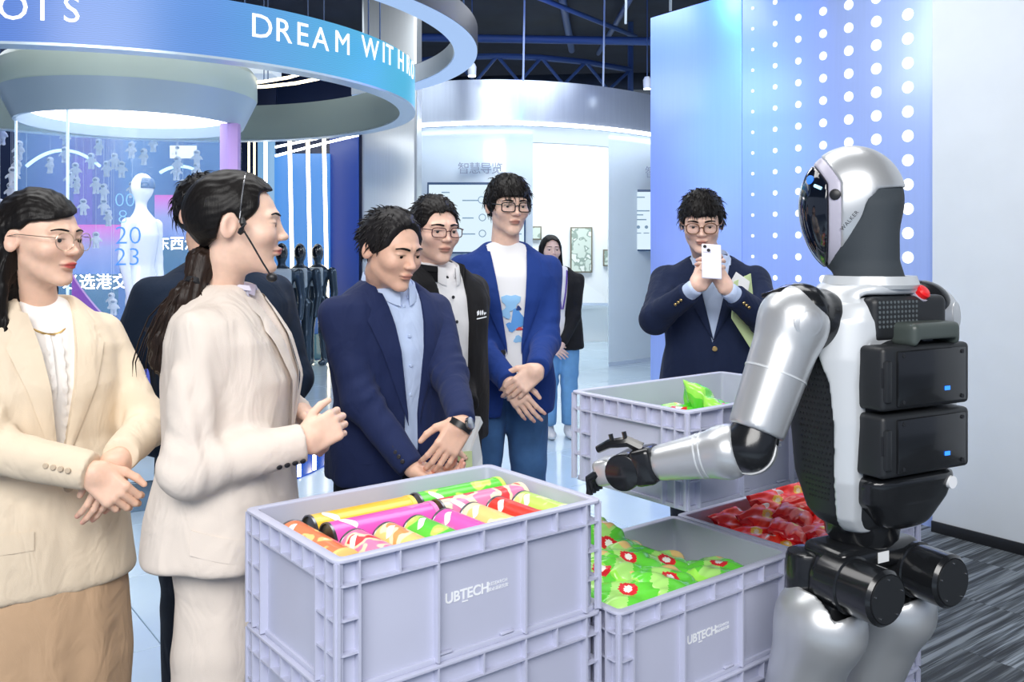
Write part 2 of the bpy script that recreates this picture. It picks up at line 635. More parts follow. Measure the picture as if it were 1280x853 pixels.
# curved back wall with a bright doorway
def bw(px, back=0.0):
    k = (px - 640) / F
    # Y = 10.5 + .112 x + .256 x^2 , x = kY
    a_, b_, c_ = 0.256 * k * k, 0.112 * k - 1, 10.5
    Y = (-b_ - math.sqrt(b_ * b_ - 4 * a_ * c_)) / (2 * a_) if abs(a_) > 1e-9 else -c_ / b_
    return Vector((k * Y, Y + back, 0))
def curved(name, pxa, pxb, z0, z1, back, thick, mat, parent, n=14):
    mb = MB(); pts = [bw(pxa + (pxb - pxa) * i / n, back) for i in range(n + 1)]
    vs = []
    for p in pts:
        for z in (z0, z1):
            vs.append((p.x, p.y, z)); vs.append((p.x, p.y + thick, z))
    fs = []
    for i in range(n):
        a = i * 4; b = a + 4
        fs += [(a, b, b + 2, a + 2), (a + 1, a + 3, b + 3, b + 1), (a + 2, b + 2, b + 3, a + 3), (a, a + 1, b + 1, b)]
    fs += [(0, 2, 3, 1), (n * 4, n * 4 + 1, n * 4 + 3, n * 4 + 2)]
    mb.add(vs, fs)
    return mb.build(name, mat, parent)
wb = empty('wall_back', (0, 0, 0), label='curved pale back wall with metal header and doorway', kind='structure')
curved('header', 470, 850, 2.99, 3.48, 0, 0.5, m_brush, wb, 24)
curved('led_line', 470, 850, 2.955, 2.99, -0.01, 0.06, m_led_w, wb, 24)
curved('wall_panel', 470, 667, 0, 2.99, 0.4, 0.1, m_gloss_white, wb)
curved('wall_panel', 765, 850, 0, 2.99, 0.4, 0.1, m_gloss_white, wb)
m_soffit = pm('soffit_white', (0.8, 0.87, 0.93), 0.4)
curved('door_lintel', 667, 765, 2.80, 2.99, 0.4, 0.1, m_soffit, wb)
curved('kick_plate', 470, 667, 0.0, 0.05, 0.38, 0.02, m_brush, wb)
curved('kick_plate', 765, 850, 0.0, 0.05, 0.38, 0.02, m_brush, wb)
# the white room behind the doorway
rw = MB().box((1.1, 14.6, 1.7), (5.0, 0.1, 3.4)).build('wall_white_room', m_white)
tag(rw, 'bright white wall of the room beyond the doorway', None, kind='structure')
area('white_room_lamp', (0.9, 13.0, 3.3), 2.0, 85, (0.96, 1.0, 1.0), (math.radians(20), 0, 0), 1.2)
st = MB().prism([(-0.5, 0), (1.6, 0), (-0.5, 1.5)], 0.08, c=(0.15, 14.35, 0.55)).build('trim_1', pm('white_stair_panel', (0.9, 0.93, 0.93), 0.4))
tag(st, 'sloping white stair side panel seen through the doorway', None, kind='structure')
rail = MB().box((1.15, 14.3, 0.62), (2.8, 0.06, 0.04)).build('trim_2', m_brush)
tag(rail, 'thin metal ledge low on the white room wall', None, kind='structure')

# blue glass wall with white light lines, far left of centre
m_blue = ramp_emis('blue_lit_glass', 2, [(0, (0.01, 0.06, 0.2)), (0.25, (0.02, 0.13, 0.45)), (0.55, (0.05, 0.30, 0.85)), (1, (0.06, 0.33, 0.95))], 0.85, rough=0.55)
m_blue2 = ramp_emis('deep_blue_lit_glass', 2, [(0, (0.0, 0.02, 0.1)), (0.5, (0.0, 0.04, 0.35)), (1, (0.01, 0.06, 0.4))], 0.8, rough=0.55)
wl = empty('wall_back_left', (0, 0, 0), label='blue lit glass wall behind the light strips', kind='structure')
def flat(name, pxa, pxb, pya, pyb, Y, mat, parent, th=0.05, bevel=0.004):
    a = P(pxa, pyb, Y); b = P(pxb, pya, Y)
    return MB().box(((a.x + b.x) / 2, Y + th / 2, (a.z + b.z) / 2), (b.x - a.x, th, b.z - a.z)).build(name, mat, parent, bevel=bevel)
flat('glass_panel', 343, 412, 192, 449, 12.2, m_blue, wl)
flat('glass_panel', 412, 448, 150, 449, 12.25, m_blue2, wl)
flat('glass_panel', 322, 343, 150, 449, 12.2, ramp_emis('pale_blue_glass', 2, [(0, (0.3, 0.6, 0.9)), (1, (0.25, 0.55, 0.95))], 0.7), wl)
m_navy = pm('navy_wall_paint', (0.01, 0.02, 0.06), 0.4)
flat('dark_panel', 180, 345, 60, 451, 12.4, m_navy, wl, 0.1)
flat('dark_panel', 343, 470, 90, 451, 12.45, m_navy, wl, 0.1)
flat('base_panel', 343, 448, 418, 449, 12.1, pm('dark_teal_base', (0.03, 0.10, 0.18), 0.2), wl, 0.08)
wl2 = MB().box((-6.5, 9.7, 2.0), (7.0, 0.1, 4.2)).build('wall_left', m_navy)
tag(wl2, 'dark navy wall behind the hanging white figures', None, kind='structure')
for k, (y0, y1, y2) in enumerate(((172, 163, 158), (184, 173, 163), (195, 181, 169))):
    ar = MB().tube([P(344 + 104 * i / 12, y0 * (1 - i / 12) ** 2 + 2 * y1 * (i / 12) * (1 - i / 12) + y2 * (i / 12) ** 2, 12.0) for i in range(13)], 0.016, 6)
    ar.build('light_arc', m_led_w, wl)  # glowing tubes in place of the ring reflections on the glossy wall
for px in (332, 361.5, 384, 404.5):
    a = P(px, 148 if px > 340 else 165, 11.9); b = P(px + (0 if px < 340 else 6), 449, 11.9)
    MB().tube([(a.x, 11.9, a.z), (b.x, 11.9, 0.02)], 0.022 if px < 340 else 0.025, 8).build('light_strip', m_led_warm if px > 340 else m_led_w, wl)
for px in (311, 318):
    a = P(px, 170, 11.5)
    MB().tube([(a.x, 11.5, a.z), (a.x, 11.5, 0.02)], 0.012, 8).build('light_strip', m_led_warm, wl)

# blue crescent and glowing lines laid as floor reflections of glass wall and strips
m_floor_refl = pm('blue_floor_reflection', (0.01, 0.10, 0.62), 0.08, coat=0.5)
def on_floor(px, py):
    Y = F * CAMZ / (py - HY)
    return ((px - 640) * Y / F, Y)
refl_pts = [on_floor(*q) for q in ((250, 618), (300, 613), (340, 608), (365, 602), (390, 592), (410, 581), (432, 566), (445, 554), (440, 547), (400, 545), (340, 546), (250, 552))]
n_ = len(refl_pts)
refl = MB().add([(x, y, z) for z in (0.0, 0.010) for x, y in refl_pts],
               [tuple(reversed(range(n_))), tuple(range(n_, 2 * n_))] + [(i, (i + 1) % n_, (i + 1) % n_ + n_, i + n_) for i in range(n_)]).build('floor_reflection', m_floor_refl)
tag(refl, 'blue curved floor patch painted as the glass wall reflection, left of the navy suited man', None, kind='structure')
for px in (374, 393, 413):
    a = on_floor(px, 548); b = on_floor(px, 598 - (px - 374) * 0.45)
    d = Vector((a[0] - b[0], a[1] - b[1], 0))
    MB().box(((a[0] + b[0]) / 2, (a[1] + b[1]) / 2, 0.0115), (d.length, 0.022, 0.004), (0, 0, math.atan2(d.y, d.x))).build('strip_reflection', m_led_w, refl)

# column between the light wall and the back wall
col_o = MB()
a = P(452, 0, 8.6); b = P(521, 0, 8.6)
col_o.box(((a.x + b.x) / 2, 8.6 + 0.25, 2.1), (b.x - a.x, 0.5, 4.2)).build('wall_column', m_satin, bevel=0.03, seg=4)
tag(bpy.data.objects['wall_column'], 'brushed grey metal column left of the curved wall', None, kind='structure')

# added wash lamps near the ceiling that colour the dotted panel
def pp(px, z): 
    c = PA + PD * on_panel(px)
    return Vector((c.x, c.y, z))
spot('added_wash_blue', pp(840, 3.9) + PN * 1.1, pp(850, 2.7), 230, (0.06, 0.22, 1.0), 75)
spot('added_wash_cyan', pp(900, 3.7) + PN * 1.5, pp(930, 2.25), 110, (0.2, 0.85, 1.0), 34)
spot('added_wash_violet', pp(850, 3.9) + PN * 1.6, pp(880, 1.5), 80, (0.62, 0.5, 1.0), 50)
spot('added_wash_white', pp(1150, 3.9) + PN * 1.3, pp(1090, 1.9), 55, (0.9, 0.95, 1.0), 70)
spot('ceiling_blue_uplight', (0.4, 9.0, 3.3), (0.6, 10.5, 4.6), 60, (0.03, 0.15, 1.0), 150)
spot('ceiling_blue_uplight', (-2.2, 9.5, 3.4), (-2.2, 10.0, 4.6), 60, (0.03, 0.15, 1.0), 150)
# ================================================================== CRATES
CL, CW, CH = 0.60, 0.39, 0.225
m_crate = pm('grey_lilac_crate_plastic', (0.50, 0.52, 0.66), 0.42, noise=0.02, nscale=8)
m_logo = pm('white_print', (0.9, 0.92, 0.95), 0.5)

def rrect(hx, hy, r, n=5):
    out = []
    for cx, cy, a0 in ((hx - r, hy - r, 0), (-hx + r, hy - r, 90), (-hx + r, -hy + r, 180), (hx - r, -hy + r, 270)):
        for i in range(n + 1):
            a = math.radians(a0 + 90 * i / n)
            out.append((cx + r * math.cos(a), cy + r * math.sin(a)))
    return out

def ring_slab(mb, out, inn, z0, z1):
    n = len(out)
    vs = [(x, y, z0) for x, y in out] + [(x, y, z1) for x, y in out] + [(x, y, z0) for x, y in inn] + [(x, y, z1) for x, y in inn]
    fs = []
    for i in range(n):
        j = (i + 1) % n
        fs += [(i, j, n + j, n + i), (2 * n + i, 3 * n + i, 3 * n + j, 2 * n + j), (n + i, n + j, 3 * n + j, 3 * n + i), (i, 2 * n + i, 2 * n + j, j)]
    mb.add(vs, fs)

def make_crate():
    t = empty('storage_crate')
    hx, hy = CL / 2, CW / 2
    dp = 0.016                                                  # depth of the ribs
    ox, oy = hx - dp, hy - dp
    out = rrect(ox, oy, 0.012); inn = rrect(ox - 0.004, oy - 0.004, 0.009)
    mb = MB(); ring_slab(mb, out, inn, 0.004, CH - 0.002)
    n = len(out)
    mb.add([(x, y, z) for z in (0.004, 0.01) for x, y in out], [tuple(reversed(range(n))), tuple(range(n, 2 * n))])
    mb.build('shell', m_crate, t)
    mb = MB(); ring_slab(mb, rrect(hx, hy, 0.02), rrect(ox - 0.003, oy - 0.003, 0.009), CH - 0.006, CH)
    mb.build('rim', m_crate, t, bevel=0.0012, seg=2)
    mb = MB(); ring_slab(mb, rrect(hx - 0.001, hy - 0.001, 0.02), rrect(ox - 0.001, oy - 0.001, 0.009), CH - 0.046, CH - 0.0425)
    mb.build('flange', m_crate, t)
    mb = MB(); ring_slab(mb, rrect(ox + 0.006, oy + 0.006, 0.015), rrect(ox - 0.001, oy - 0.001, 0.009), 0.0, 0.010)
    mb.build('foot_ring', m_crate, t, bevel=0.001)
    # ribs: thin plates standing on the wall
    ribL = MB().box((0, 0, (CH - 0.045) / 2), (0.0045, dp, CH - 0.047)).build('rib', m_crate, t)
    ribS = MB().box((0, 0, 0), (0.003, dp, 0.038)).build('rim_rib', m_crate, t)
    first = {'L': True, 'S': True}
    def put(src, key, x, y, z, rz):
        o = src if first[key] else share(src, src.name.split('.')[0], t)
        first[key] = False
        o.location = (x, y, z); o.rotation_euler = (0, 0, rz)
    for s in (-1, 1):
        for fx in (-0.488, -0.425, -0.165, 0.165, 0.425, 0.488):
            put(ribL, 'L', fx * CL, s * (oy + dp / 2 - 0.0005), 0.003, 0)
        for fx in (-0.488, -0.425, -0.295, -0.165, 0.0, 0.165, 0.295, 0.425, 0.488):
            put(ribS, 'S', fx * CL, s * (oy + dp / 2 - 0.0005), CH - 0.0245, 0)
        for fy in (-0.48, -0.40, -0.30, 0.30, 0.40, 0.48):
            put(ribL, 'L', s * (ox + dp / 2 - 0.0005), fy * CW, 0.003, PI / 2)
        for fy in (-0.48, -0.40, -0.30, -0.18, -0.06, 0.06, 0.18, 0.30, 0.40, 0.48):
            put(ribS, 'S', s * (ox + dp / 2 - 0.0005), fy * CW, CH - 0.0245, PI / 2)
    # little shelves wrapping the corners
    k = 0.045
    co = [(hx - 0.002 - k, oy), (hx - 0.002 - k, hy - 0.002), (hx - 0.016, hy - 0.002), (hx - 0.006, hy - 0.006), (hx - 0.002, hy - 0.016),
          (hx - 0.002, hy - 0.002 - 0.075), (ox, hy - 0.002 - 0.075), (ox, oy)]
    sh = None
    for sx, sy in ((1, 1), (-1, 1), (1, -1), (-1, -1)):
        pr = [(x * sx, y * sy) for x, y in co]
        n = len(pr)
        proto_ = MB().add([(x, y, z) for z in (0, 0.0035) for x, y in pr],
                          [tuple(range(n)), tuple(reversed(range(n, 2 * n)))] + [(i, (i + 1) % n, (i + 1) % n + n, i + n) for i in range(n)]).build('corner_shelf', m_crate, t)
        proto_.location = (0, 0, 0.065)
        share(proto_, 'corner_shelf', t, loc=(0, 0, 0.122))
    # small moulded lugs at the foot of the long walls
    lug = MB().box((0, 0, 0.006), (0.03, 0.008, 0.004)).build('moulded_lug', m_crate, t, bevel=0.001)
    lug.location = (0.06, -oy - 0.004, 0.008)
    share(lug, 'moulded_lug', t, loc=(-0.08, -oy - 0.004, 0.008))
    # printed logo on the long face towards the visitors' photographer
    g = empty('printed_logo', parent=t)
    yy = -oy - 0.0008
    lx, lz = -0.042, 0.098
    text_obj('logo_word', 'UBTECH', 0.0262, m_logo, g, (lx - 0.035, yy, lz), (1, 0, 0), (0, 0, 1), 0.0003, spacing=0.98, offset=0.0006)
    text_obj('logo_word', 'RESEARCH', 0.0088, m_logo, g, (lx + 0.062, yy, lz + 0.0100), (1, 0, 0), (0, 0, 1), 0.0003, spacing=1.08)
    text_obj('logo_word', '优必选研究院', 0.0076, m_logo, g, (lx + 0.062, yy, lz + 0.0005), (1, 0, 0), (0, 0, 1), 0.0003, spacing=1.05)
    bar = MB().box((lx + 0.009, yy, lz - 0.0045), (0.013, 0.0006, 0.0022))
    bar.build('logo_bar', m_logo, g)
    return t

CY = 0.665
cu_, cs_ = math.cos(CY), math.sin(CY)
def crate_center(fx, fy):                                       # from the corner nearest the camera
    return (fx + CL / 2 * cu_ - CW / 2 * cs_, fy + CL / 2 * cs_ + CW / 2 * cu_)
crate0 = make_crate()
used = [False]
def crate(x, y, z, label, group):
    o = crate0 if not used[0] else copy_tree(crate0)
    used[0] = True
    o.location = (x, y, z); o.rotation_euler = (0, 0, CY)
    return tag(o, label, 'crate', group)
ax, ay = crate_center(-0.286, 1.452)
gx, gy = ax + 0.608 * cu_ + 0.036 * cs_, ay + 0.608 * cs_ - 0.036 * cu_
rx, ry = gx + 0.606 * cu_, gy + 0.606 * cs_
hx_, hy_ = crate_center(0.388, 1.979)
Z0 = 0.065
GR = 'grey plastic storage crates'
crate(ax, ay, Z0 + 3 * CH, 'grey plastic crate full of chip cans, top of the nearest stack', GR)
crate(ax, ay, Z0 + 2 * CH, 'grey plastic crate directly below the crate of chip cans', GR)
crate(ax, ay, Z0 + 1 * CH, 'grey plastic crate third down in the nearest stack', GR)
crate(ax, ay, Z0, 'grey plastic crate at the bottom of the nearest stack', GR)
crate(gx, gy, Z0 + 2 * CH, 'grey plastic crate holding green snack bags, in front of the robot', GR)
crate(gx, gy, Z0 + 1 * CH, 'grey plastic crate directly below the crate of green snack bags', GR)
crate(gx, gy, Z0, 'grey plastic crate at the bottom under the green snack bags', GR)
crate(rx, ry, Z0 + 2 * CH, 'grey plastic crate holding red snack packets, beside the robot waist', GR)
crate(rx, ry, Z0 + 1 * CH, 'grey plastic crate directly below the crate of red packets', GR)
crate(rx, ry, Z0, 'grey plastic crate at the bottom under the red packets', GR)
CZ = 1.114 - CH
crate(hx_, hy_, CZ, 'grey plastic crate held up in the air by the robot', GR)

def dolly(x, y, label):
    t = empty('crate_dolly', (x, y, 0), CY, label, 'dolly', 'wheeled dollies under the crate stacks')
    MB().box((0, 0, 0.055), (CL - 0.01, CW - 0.01, 0.02)).build('deck', pm('dark_grey_plastic', (0.08, 0.085, 0.1), 0.5), t, bevel=0.004)
    for sx in (-1, 1):
        for sy in (-1, 1):
            MB().cyl((sx * 0.24, sy * 0.14 - 0.01, 0.0235), (sx * 0.24, sy * 0.14 + 0.01, 0.0235), 0.0225, n=16).box((sx * 0.24, sy * 0.14, 0.042), (0.03, 0.03, 0.012)).build('caster', m_black, t)
dolly(ax, ay, 'dark wheeled dolly under the nearest crate stack')
dolly(gx, gy, 'dark wheeled dolly under the green snack bag stack')
dolly(rx, ry, 'dark wheeled dolly under the red packet stack')
# ================================================================== ROUND SHOWCASE, RINGS, TIMELINE
DX, DY = -2.42, 5.72
m_mint = pm('pale_mint_lacquer', (0.66, 0.78, 0.70), 0.3, noise=0.015, nscale=4, coat=0.2)
m_bluegrey = pm('pale_blue_grey_lacquer', (0.52, 0.64, 0.74), 0.3, 0.1)
m_glass = pm('clear_glass', (0.35, 0.6, 0.9), 0.03, alpha=0.07)
m_plinth = pm('plinth_metal', (0.62, 0.72, 0.80), 0.28, 0.35, noise=0.02, nscale=10)
m_plinth_d = pm('plinth_dark_metal', (0.25, 0.34, 0.43), 0.25, 0.7)
sc_ = empty('round_glass_showcase', (DX, DY, 0), 0, 'round glass showcase with mint lid and stepped plinth behind the presenter', 'showcase')
MB().lathe([(0.74, 0.0), (0.74, 0.165)], 64).build('plinth_base', m_plinth_d, sc_, bevel=0.004)
MB().lathe([(0.755, 0.17), (0.755, 0.365)], 64).build('plinth_drum', m_plinth, sc_, bevel=0.006)
MB().lathe([(0.735, 0.365), (0.735, 0.385)], 64).build('plinth_joint', m_plinth_d, sc_)
MB().lathe([(0.75, 0.385), (0.75, 0.51)], 64).build('plinth_drum', m_plinth, sc_, bevel=0.006)
MB().lathe([(0.72, 0.51), (0.72, 0.62)], 64).build('plinth_top', pm('plinth_white', (0.8, 0.88, 0.92), 0.25), sc_, bevel=0.008)
MB().lathe([(0.665, 0.62), (0.665, 2.27), (0.657, 2.27), (0.657, 0.62), (0.665, 0.62)], 72, cap=False).build('glass_cylinder', m_glass, sc_)
MB().lathe([(0.60, 2.335), (0.655, 2.27), (0.675, 2.27), (0.76, 2.445), (0.74, 2.45), (0.60, 2.40), (0.60, 2.335)], 72, cap=False).build('lid_skirt', m_bluegrey, sc_)
MB().lathe([(0.2, 2.44), (0.755, 2.44), (0.765, 2.455), (0.765, 2.60), (0.74, 2.635), (0.2, 2.635)], 72).build('lid', m_mint, sc_)
MB().lathe([(0.005, 2.335), (0.595, 2.335), (0.595, 2.35), (0.005, 2.35)], 64, cap=False).build('light_disc', emis('bright_light_disc', (1, 1, 1), 6), sc_)
a0 = math.atan2(P(291, 0, 5.9).y - DY, P(291, 0, 5.9).x - DX)
pst = Vector((0.66 * math.cos(-0.15), 0.66 * math.sin(-0.15), 0))
MB().box((pst.x, pst.y, 1.445), (0.115, 0.06, 1.65)).build('lilac_post', pm('lilac_lacquer', (0.50, 0.33, 0.72), 0.35), sc_, bevel=0.006)
for a in (math.radians(200), math.radians(262)):
    MB().box((0.661 * math.cos(a), 0.661 * math.sin(a), 1.445), (0.012, 0.012, 1.65)).build('glass_seam', pm('pale_seam', (0.7, 0.85, 1.0), 0.2, emit=(0.6, 0.8, 1), estr=0.4), sc_)
# year numbers printed on the glass
def on_cyl(name, s, size, px, py, R, cx, cy, mat, parent, spacing=1.0, offset=0.0, ext=0.001, flip=False):
    """lettering wrapped on the outside of a vertical cylinder; starts at photo pixel px, baseline py"""
    k = (px - 640) / F
    A = k * k + 1; B = -2 * (k * cx + cy); Cc = cx * cx + cy * cy - R * R
    Y = (-B - math.sqrt(max(B * B - 4 * A * Cc, 0))) / (2 * A)
    th0 = math.atan2(Y - cy, k * Y - cx)
    z0 = CAMZ - (py - HY) * Y / F
    v, f = text_mesh(s, size, ext, 'LEFT', spacing, offset=offset)
    r = R + 0.003
    out = []
    for x, y, z in v:
        th = th0 + x / R
        out.append(((r + z) * math.cos(th), (r + z) * math.sin(th), z0 + y))
    return meshobj(name, out, f, mat, parent, smooth=False), th0
m_num = pm('blue_glass_print', (0.05, 0.22, 0.75), 0.4, emit=(0.1, 0.35, 0.9), estr=0.35)
for s, px, py in (('20', 143, 305), ('23', 142, 332)):
    on_cyl('year_number', s, 0.145, px, py, 0.665, DX, DY, m_num, sc_, 1.0, -0.002)
for s, px, py in (('00', 143, 258), ('8', 147, 279)):
    on_cyl('year_number', s, 0.11, px, py, 0.665, DX, DY, pm('pale_glass_print', (0.25, 0.5, 0.9), 0.4, emit=(0.2, 0.45, 0.9), estr=0.3), sc_, 1.0, -0.002)

# white statue inside
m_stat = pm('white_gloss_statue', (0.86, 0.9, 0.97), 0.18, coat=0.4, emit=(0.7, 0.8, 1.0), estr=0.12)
def statue_sdf(p):
    d = ell(p, (0, 0, 1.26), (0.062, 0.075, 0.09))
    d = smin(d, cap(p, (0, 0.01, 1.2), (0, 0.01, 1.08), 0.035), 0.03)
    d = smin(d, loft(p, [(0.50, 0, 0, 0.105, 0.085), (0.62, 0, 0, 0.115, 0.085), (0.76, 0, 0, 0.085, 0.07), (0.95, 0, 0, 0.125, 0.085), (1.05, 0, 0, 0.12, 0.06), (1.10, 0, 0, 0.05, 0.04)]), 0.04)
    for s in (-1, 1):
        d = smin(d, cap(p, (s * 0.14, 0.0, 1.02), (s * 0.165, 0.01, 0.80), 0.04, 0.034), 0.03)
        d = smin(d, cap(p, (s * 0.165, 0.01, 0.80), (s * 0.15, -0.03, 0.56), 0.034, 0.026), 0.015)
        d = smin(d, ell(p, (s * 0.15, -0.035, 0.52), (0.02, 0.03, 0.05)), 0.015)
        d = smin(d, cap(p, (s * 0.06, 0, 0.52), (s * 0.065, 0.0, 0.27), 0.062, 0.045), 0.03)
        d = smin(d, cap(p, (s * 0.065, 0, 0.27), (s * 0.065, 0.02, 0.05), 0.045, 0.032), 0.02)
        d = smin(d, ell(p, (s * 0.065, -0.03, 0.03), (0.036, 0.08, 0.03)), 0.02)
    return d
stt = empty('statue', (P(178, 300, 5.75).x, 5.75, 0.62), math.radians(75), 'glossy white humanoid figure with dark visor inside the glass showcase', 'statue')
sdf_obj('figure', statue_sdf, (-0.25, -0.2, -0.01), (0.25, 0.2, 1.4), 0.012, m_stat, stt)
sdf_obj('visor', lambda p: np.maximum(np.abs(ell(p, (0, 0, 1.265), (0.065, 0.078, 0.092))) - 0.004, np.maximum(p[:, 1] + 0.03, np.abs(p[:, 2] - 1.285) - 0.035)),
        (-0.09, -0.1, 1.15), (0.09, 0.1, 1.4), 0.006, pm('dark_visor', (0.12, 0.2, 0.35), 0.1), stt)

# ribbon sculpture curling round the plinth
rb = MB()
def rib_fn(u, v):
    t = u
    px = 92 + 118 * t; py = 372 + 75 * t ** 0.8 + 22 * math.sin(t * 3.0) + (v - 0.5) * (58 - 10 * t) + 14 * v
    Y = 5.42 - 0.28 * math.sin(t * PI * 0.5) + 0.10 * (v - 0.5)
    return P(px, py, Y)
rb.grid(rib_fn, 24, 8)
rbo = rb.build('ribbon_sculpture', ramp_emis('violet_blue_ribbon', 0, [(0, (0.45, 0.02, 0.75)), (0.35, (0.30, 0.05, 0.8)), (0.6, (0.16, 0.12, 0.95)), (1, (0.02, 0.06, 0.85))], 0.55, rough=0.2), thick=0.012)
tag(rbo, 'violet to blue curling ribbon sculpture low in the showcase', 'sculpture')

# LED ring with lettering
R1 = 1.79; Z1 = 2.385; H1 = 0.285
ring = empty('led_ring', (DX, DY, 0), 0, 'large hanging LED ring with DREAM WITH ROBOTS lettering', 'LED ring')
def led_screen():
    m = bpy.data.materials.new('blue_led_screen'); m.use_nodes = True
    nt = m.node_tree; b = nt.nodes['Principled BSDF']
    tc = nt.nodes.new('ShaderNodeTexCoord'); sp = nt.nodes.new('ShaderNodeSeparateXYZ')
    nt.links.new(tc.outputs['Object'], sp.inputs[0])
    mr = nt.nodes.new('ShaderNodeMapRange'); mr.inputs[1].default_value = -1.8; mr.inputs[2].default_value = 1.8
    nt.links.new(sp.outputs[0], mr.inputs[0])
    rp = nt.nodes.new('ShaderNodeValToRGB'); e = rp.color_ramp.elements
    e[0].position = 0.0; e[0].color = (0.07, 0.20, 0.72, 1)
    e[1].position = 1.0; e[1].color = (0.08, 0.55, 0.82, 1)
    k = e.new(0.55); k.color = (0.11, 0.25, 0.76, 1)
    k = e.new(0.78); k.color = (0.13, 0.34, 0.82, 1)
    k = e.new(0.93); k.color = (0.09, 0.50, 0.84, 1)
    nt.links.new(mr.outputs[0], rp.inputs[0])
    wv = nt.nodes.new('ShaderNodeTexWave'); wv.inputs['Scale'].default_value = 34; wv.inputs['Distortion'].default_value = 5; wv.inputs['Detail'].default_value = 1
    wv.bands_direction = 'Z'
    nt.links.new(tc.outputs['Object'], wv.inputs['Vector'])
    m2 = nt.nodes.new('ShaderNodeMapRange'); m2.inputs[3].default_value = 0.92; m2.inputs[4].default_value = 1.1
    nt.links.new(wv.outputs['Fac'], m2.inputs[0])
    mx = nt.nodes.new('ShaderNodeVectorMath'); mx.operation = 'SCALE'
    nt.links.new(rp.outputs[0], mx.inputs[0]); nt.links.new(m2.outputs[0], mx.inputs['Scale'])
    nt.links.new(mx.outputs[0], b.inputs['Emission Color'])
    b.inputs['Emission Strength'].default_value = 0.82
    b.inputs['Base Color'].default_value = (0.02, 0.03, 0.06, 1); b.inputs['Roughness'].default_value = 0.35
    return m
MB().lathe([(R1, Z1 + 0.008), (R1, Z1 + H1), (R1 - 0.02, Z1 + H1), (R1 - 0.02, Z1 + 0.008), (R1, Z1 + 0.008)], 128, cap=False).build('led_screen', led_screen(), ring)
MB().lathe([(R1 - 0.10, Z1), (R1 - 0.10, Z1 + H1), (R1 - 0.022, Z1 + H1), (R1 - 0.022, Z1), (R1 - 0.10, Z1)], 128, cap=False).build('inner_band', pm('grey_green_metal', (0.30, 0.37, 0.35), 0.35, 0.5), ring)
MB().lathe([(R1 - 0.10, Z1 - 0.004), (R1 + 0.004, Z1 - 0.004), (R1 + 0.004, Z1 + 0.008), (R1 - 0.10, Z1 + 0.008), (R1 - 0.10, Z1 - 0.004)], 128, cap=False).build('lower_trim', pm('pale_metal_trim', (0.6, 0.72, 0.8), 0.3, 0.3), ring)
m_let = emis('white_led_letters', (1, 1, 1), 1.5)
def ring_letter(ch, px, py, size):
    o, th = on_cyl('letter', ch, size, px, py, R1, DX, DY, m_let, ring, offset=0.0)
# the word runs round the band; each letter starts where the photo shows it
for ch, px, py in (('O', -4, 24), ('T', 38, 25), ('S', 78, 27)):
    ring_letter(ch, px, py, 0.166)
th_prev = None
for ch, px, py in (('D', 312, 45), ('R', 342.5, 50.5), ('E', 369, 55), ('A', 390, 59.5), ('M', 417, 64), ('W', 451.5, 69.5), ('I', 477, 77), ('T', 482, 79), ('H', 496.5, 85), ('R', 507.5, 91), ('O', 513, 96)):
    ring_letter(ch, px, py, 0.166)
# hanging rods
for k in range(5):
    a = math.radians(40 + 62 * k)
    MB().cyl(((R1 - 0.06) * math.cos(a), (R1 - 0.06) * math.sin(a), Z1 + H1 - 0.01), ((R1 - 0.06) * math.cos(a), (R1 - 0.06) * math.sin(a), 4.6), 0.006, n=8).build('hanging_rod', m_pipe, ring)

R2 = 2.20; Z2 = 2.76
ring2 = empty('halo_ring', (DX, DY, 0), 0, 'larger hanging ring with pale glowing underside above the LED ring', 'light ring')
MB().lathe([(R2 - 0.15, Z2 - 0.003), (R2 - 0.004, Z2 - 0.003), (R2 - 0.004, Z2 + 0.012), (R2 - 0.15, Z2 + 0.012), (R2 - 0.15, Z2 - 0.003)], 110, cap=False, a0=math.radians(-175), a1=math.radians(58)).build('glowing_underside', emis('pale_blue_glow', (0.42, 0.62, 1.0), 0.85), ring2)
MB().lathe([(R2 - 0.15, Z2 + 0.01), (R2, Z2 + 0.01), (R2, Z2 + 0.15), (R2 - 0.15, Z2 + 0.15), (R2 - 0.15, Z2 + 0.01)], 110, cap=False, a0=math.radians(-175), a1=math.radians(58)).build('ring_body', pm('dark_ring_metal', (0.06, 0.07, 0.09), 0.35, 0.5), ring2)
MB().lathe([(R2 - 0.151, Z2 + 0.012), (R2 - 0.151, Z2 + 0.145), (R2 - 0.156, Z2 + 0.145), (R2 - 0.156, Z2 + 0.012), (R2 - 0.151, Z2 + 0.012)], 110, cap=False, a0=math.radians(-175), a1=math.radians(58)).build('inner_lining', m_satin, ring2)
for k in range(5):
    a = math.radians(-165 + 54 * k)
    MB().cyl(((R2 - 0.08) * math.cos(a), (R2 - 0.08) * math.sin(a), Z2 + 0.14), ((R2 - 0.08) * math.cos(a), (R2 - 0.08) * math.sin(a), 4.6), 0.006, n=8).build('hanging_rod', m_pipe, ring2)
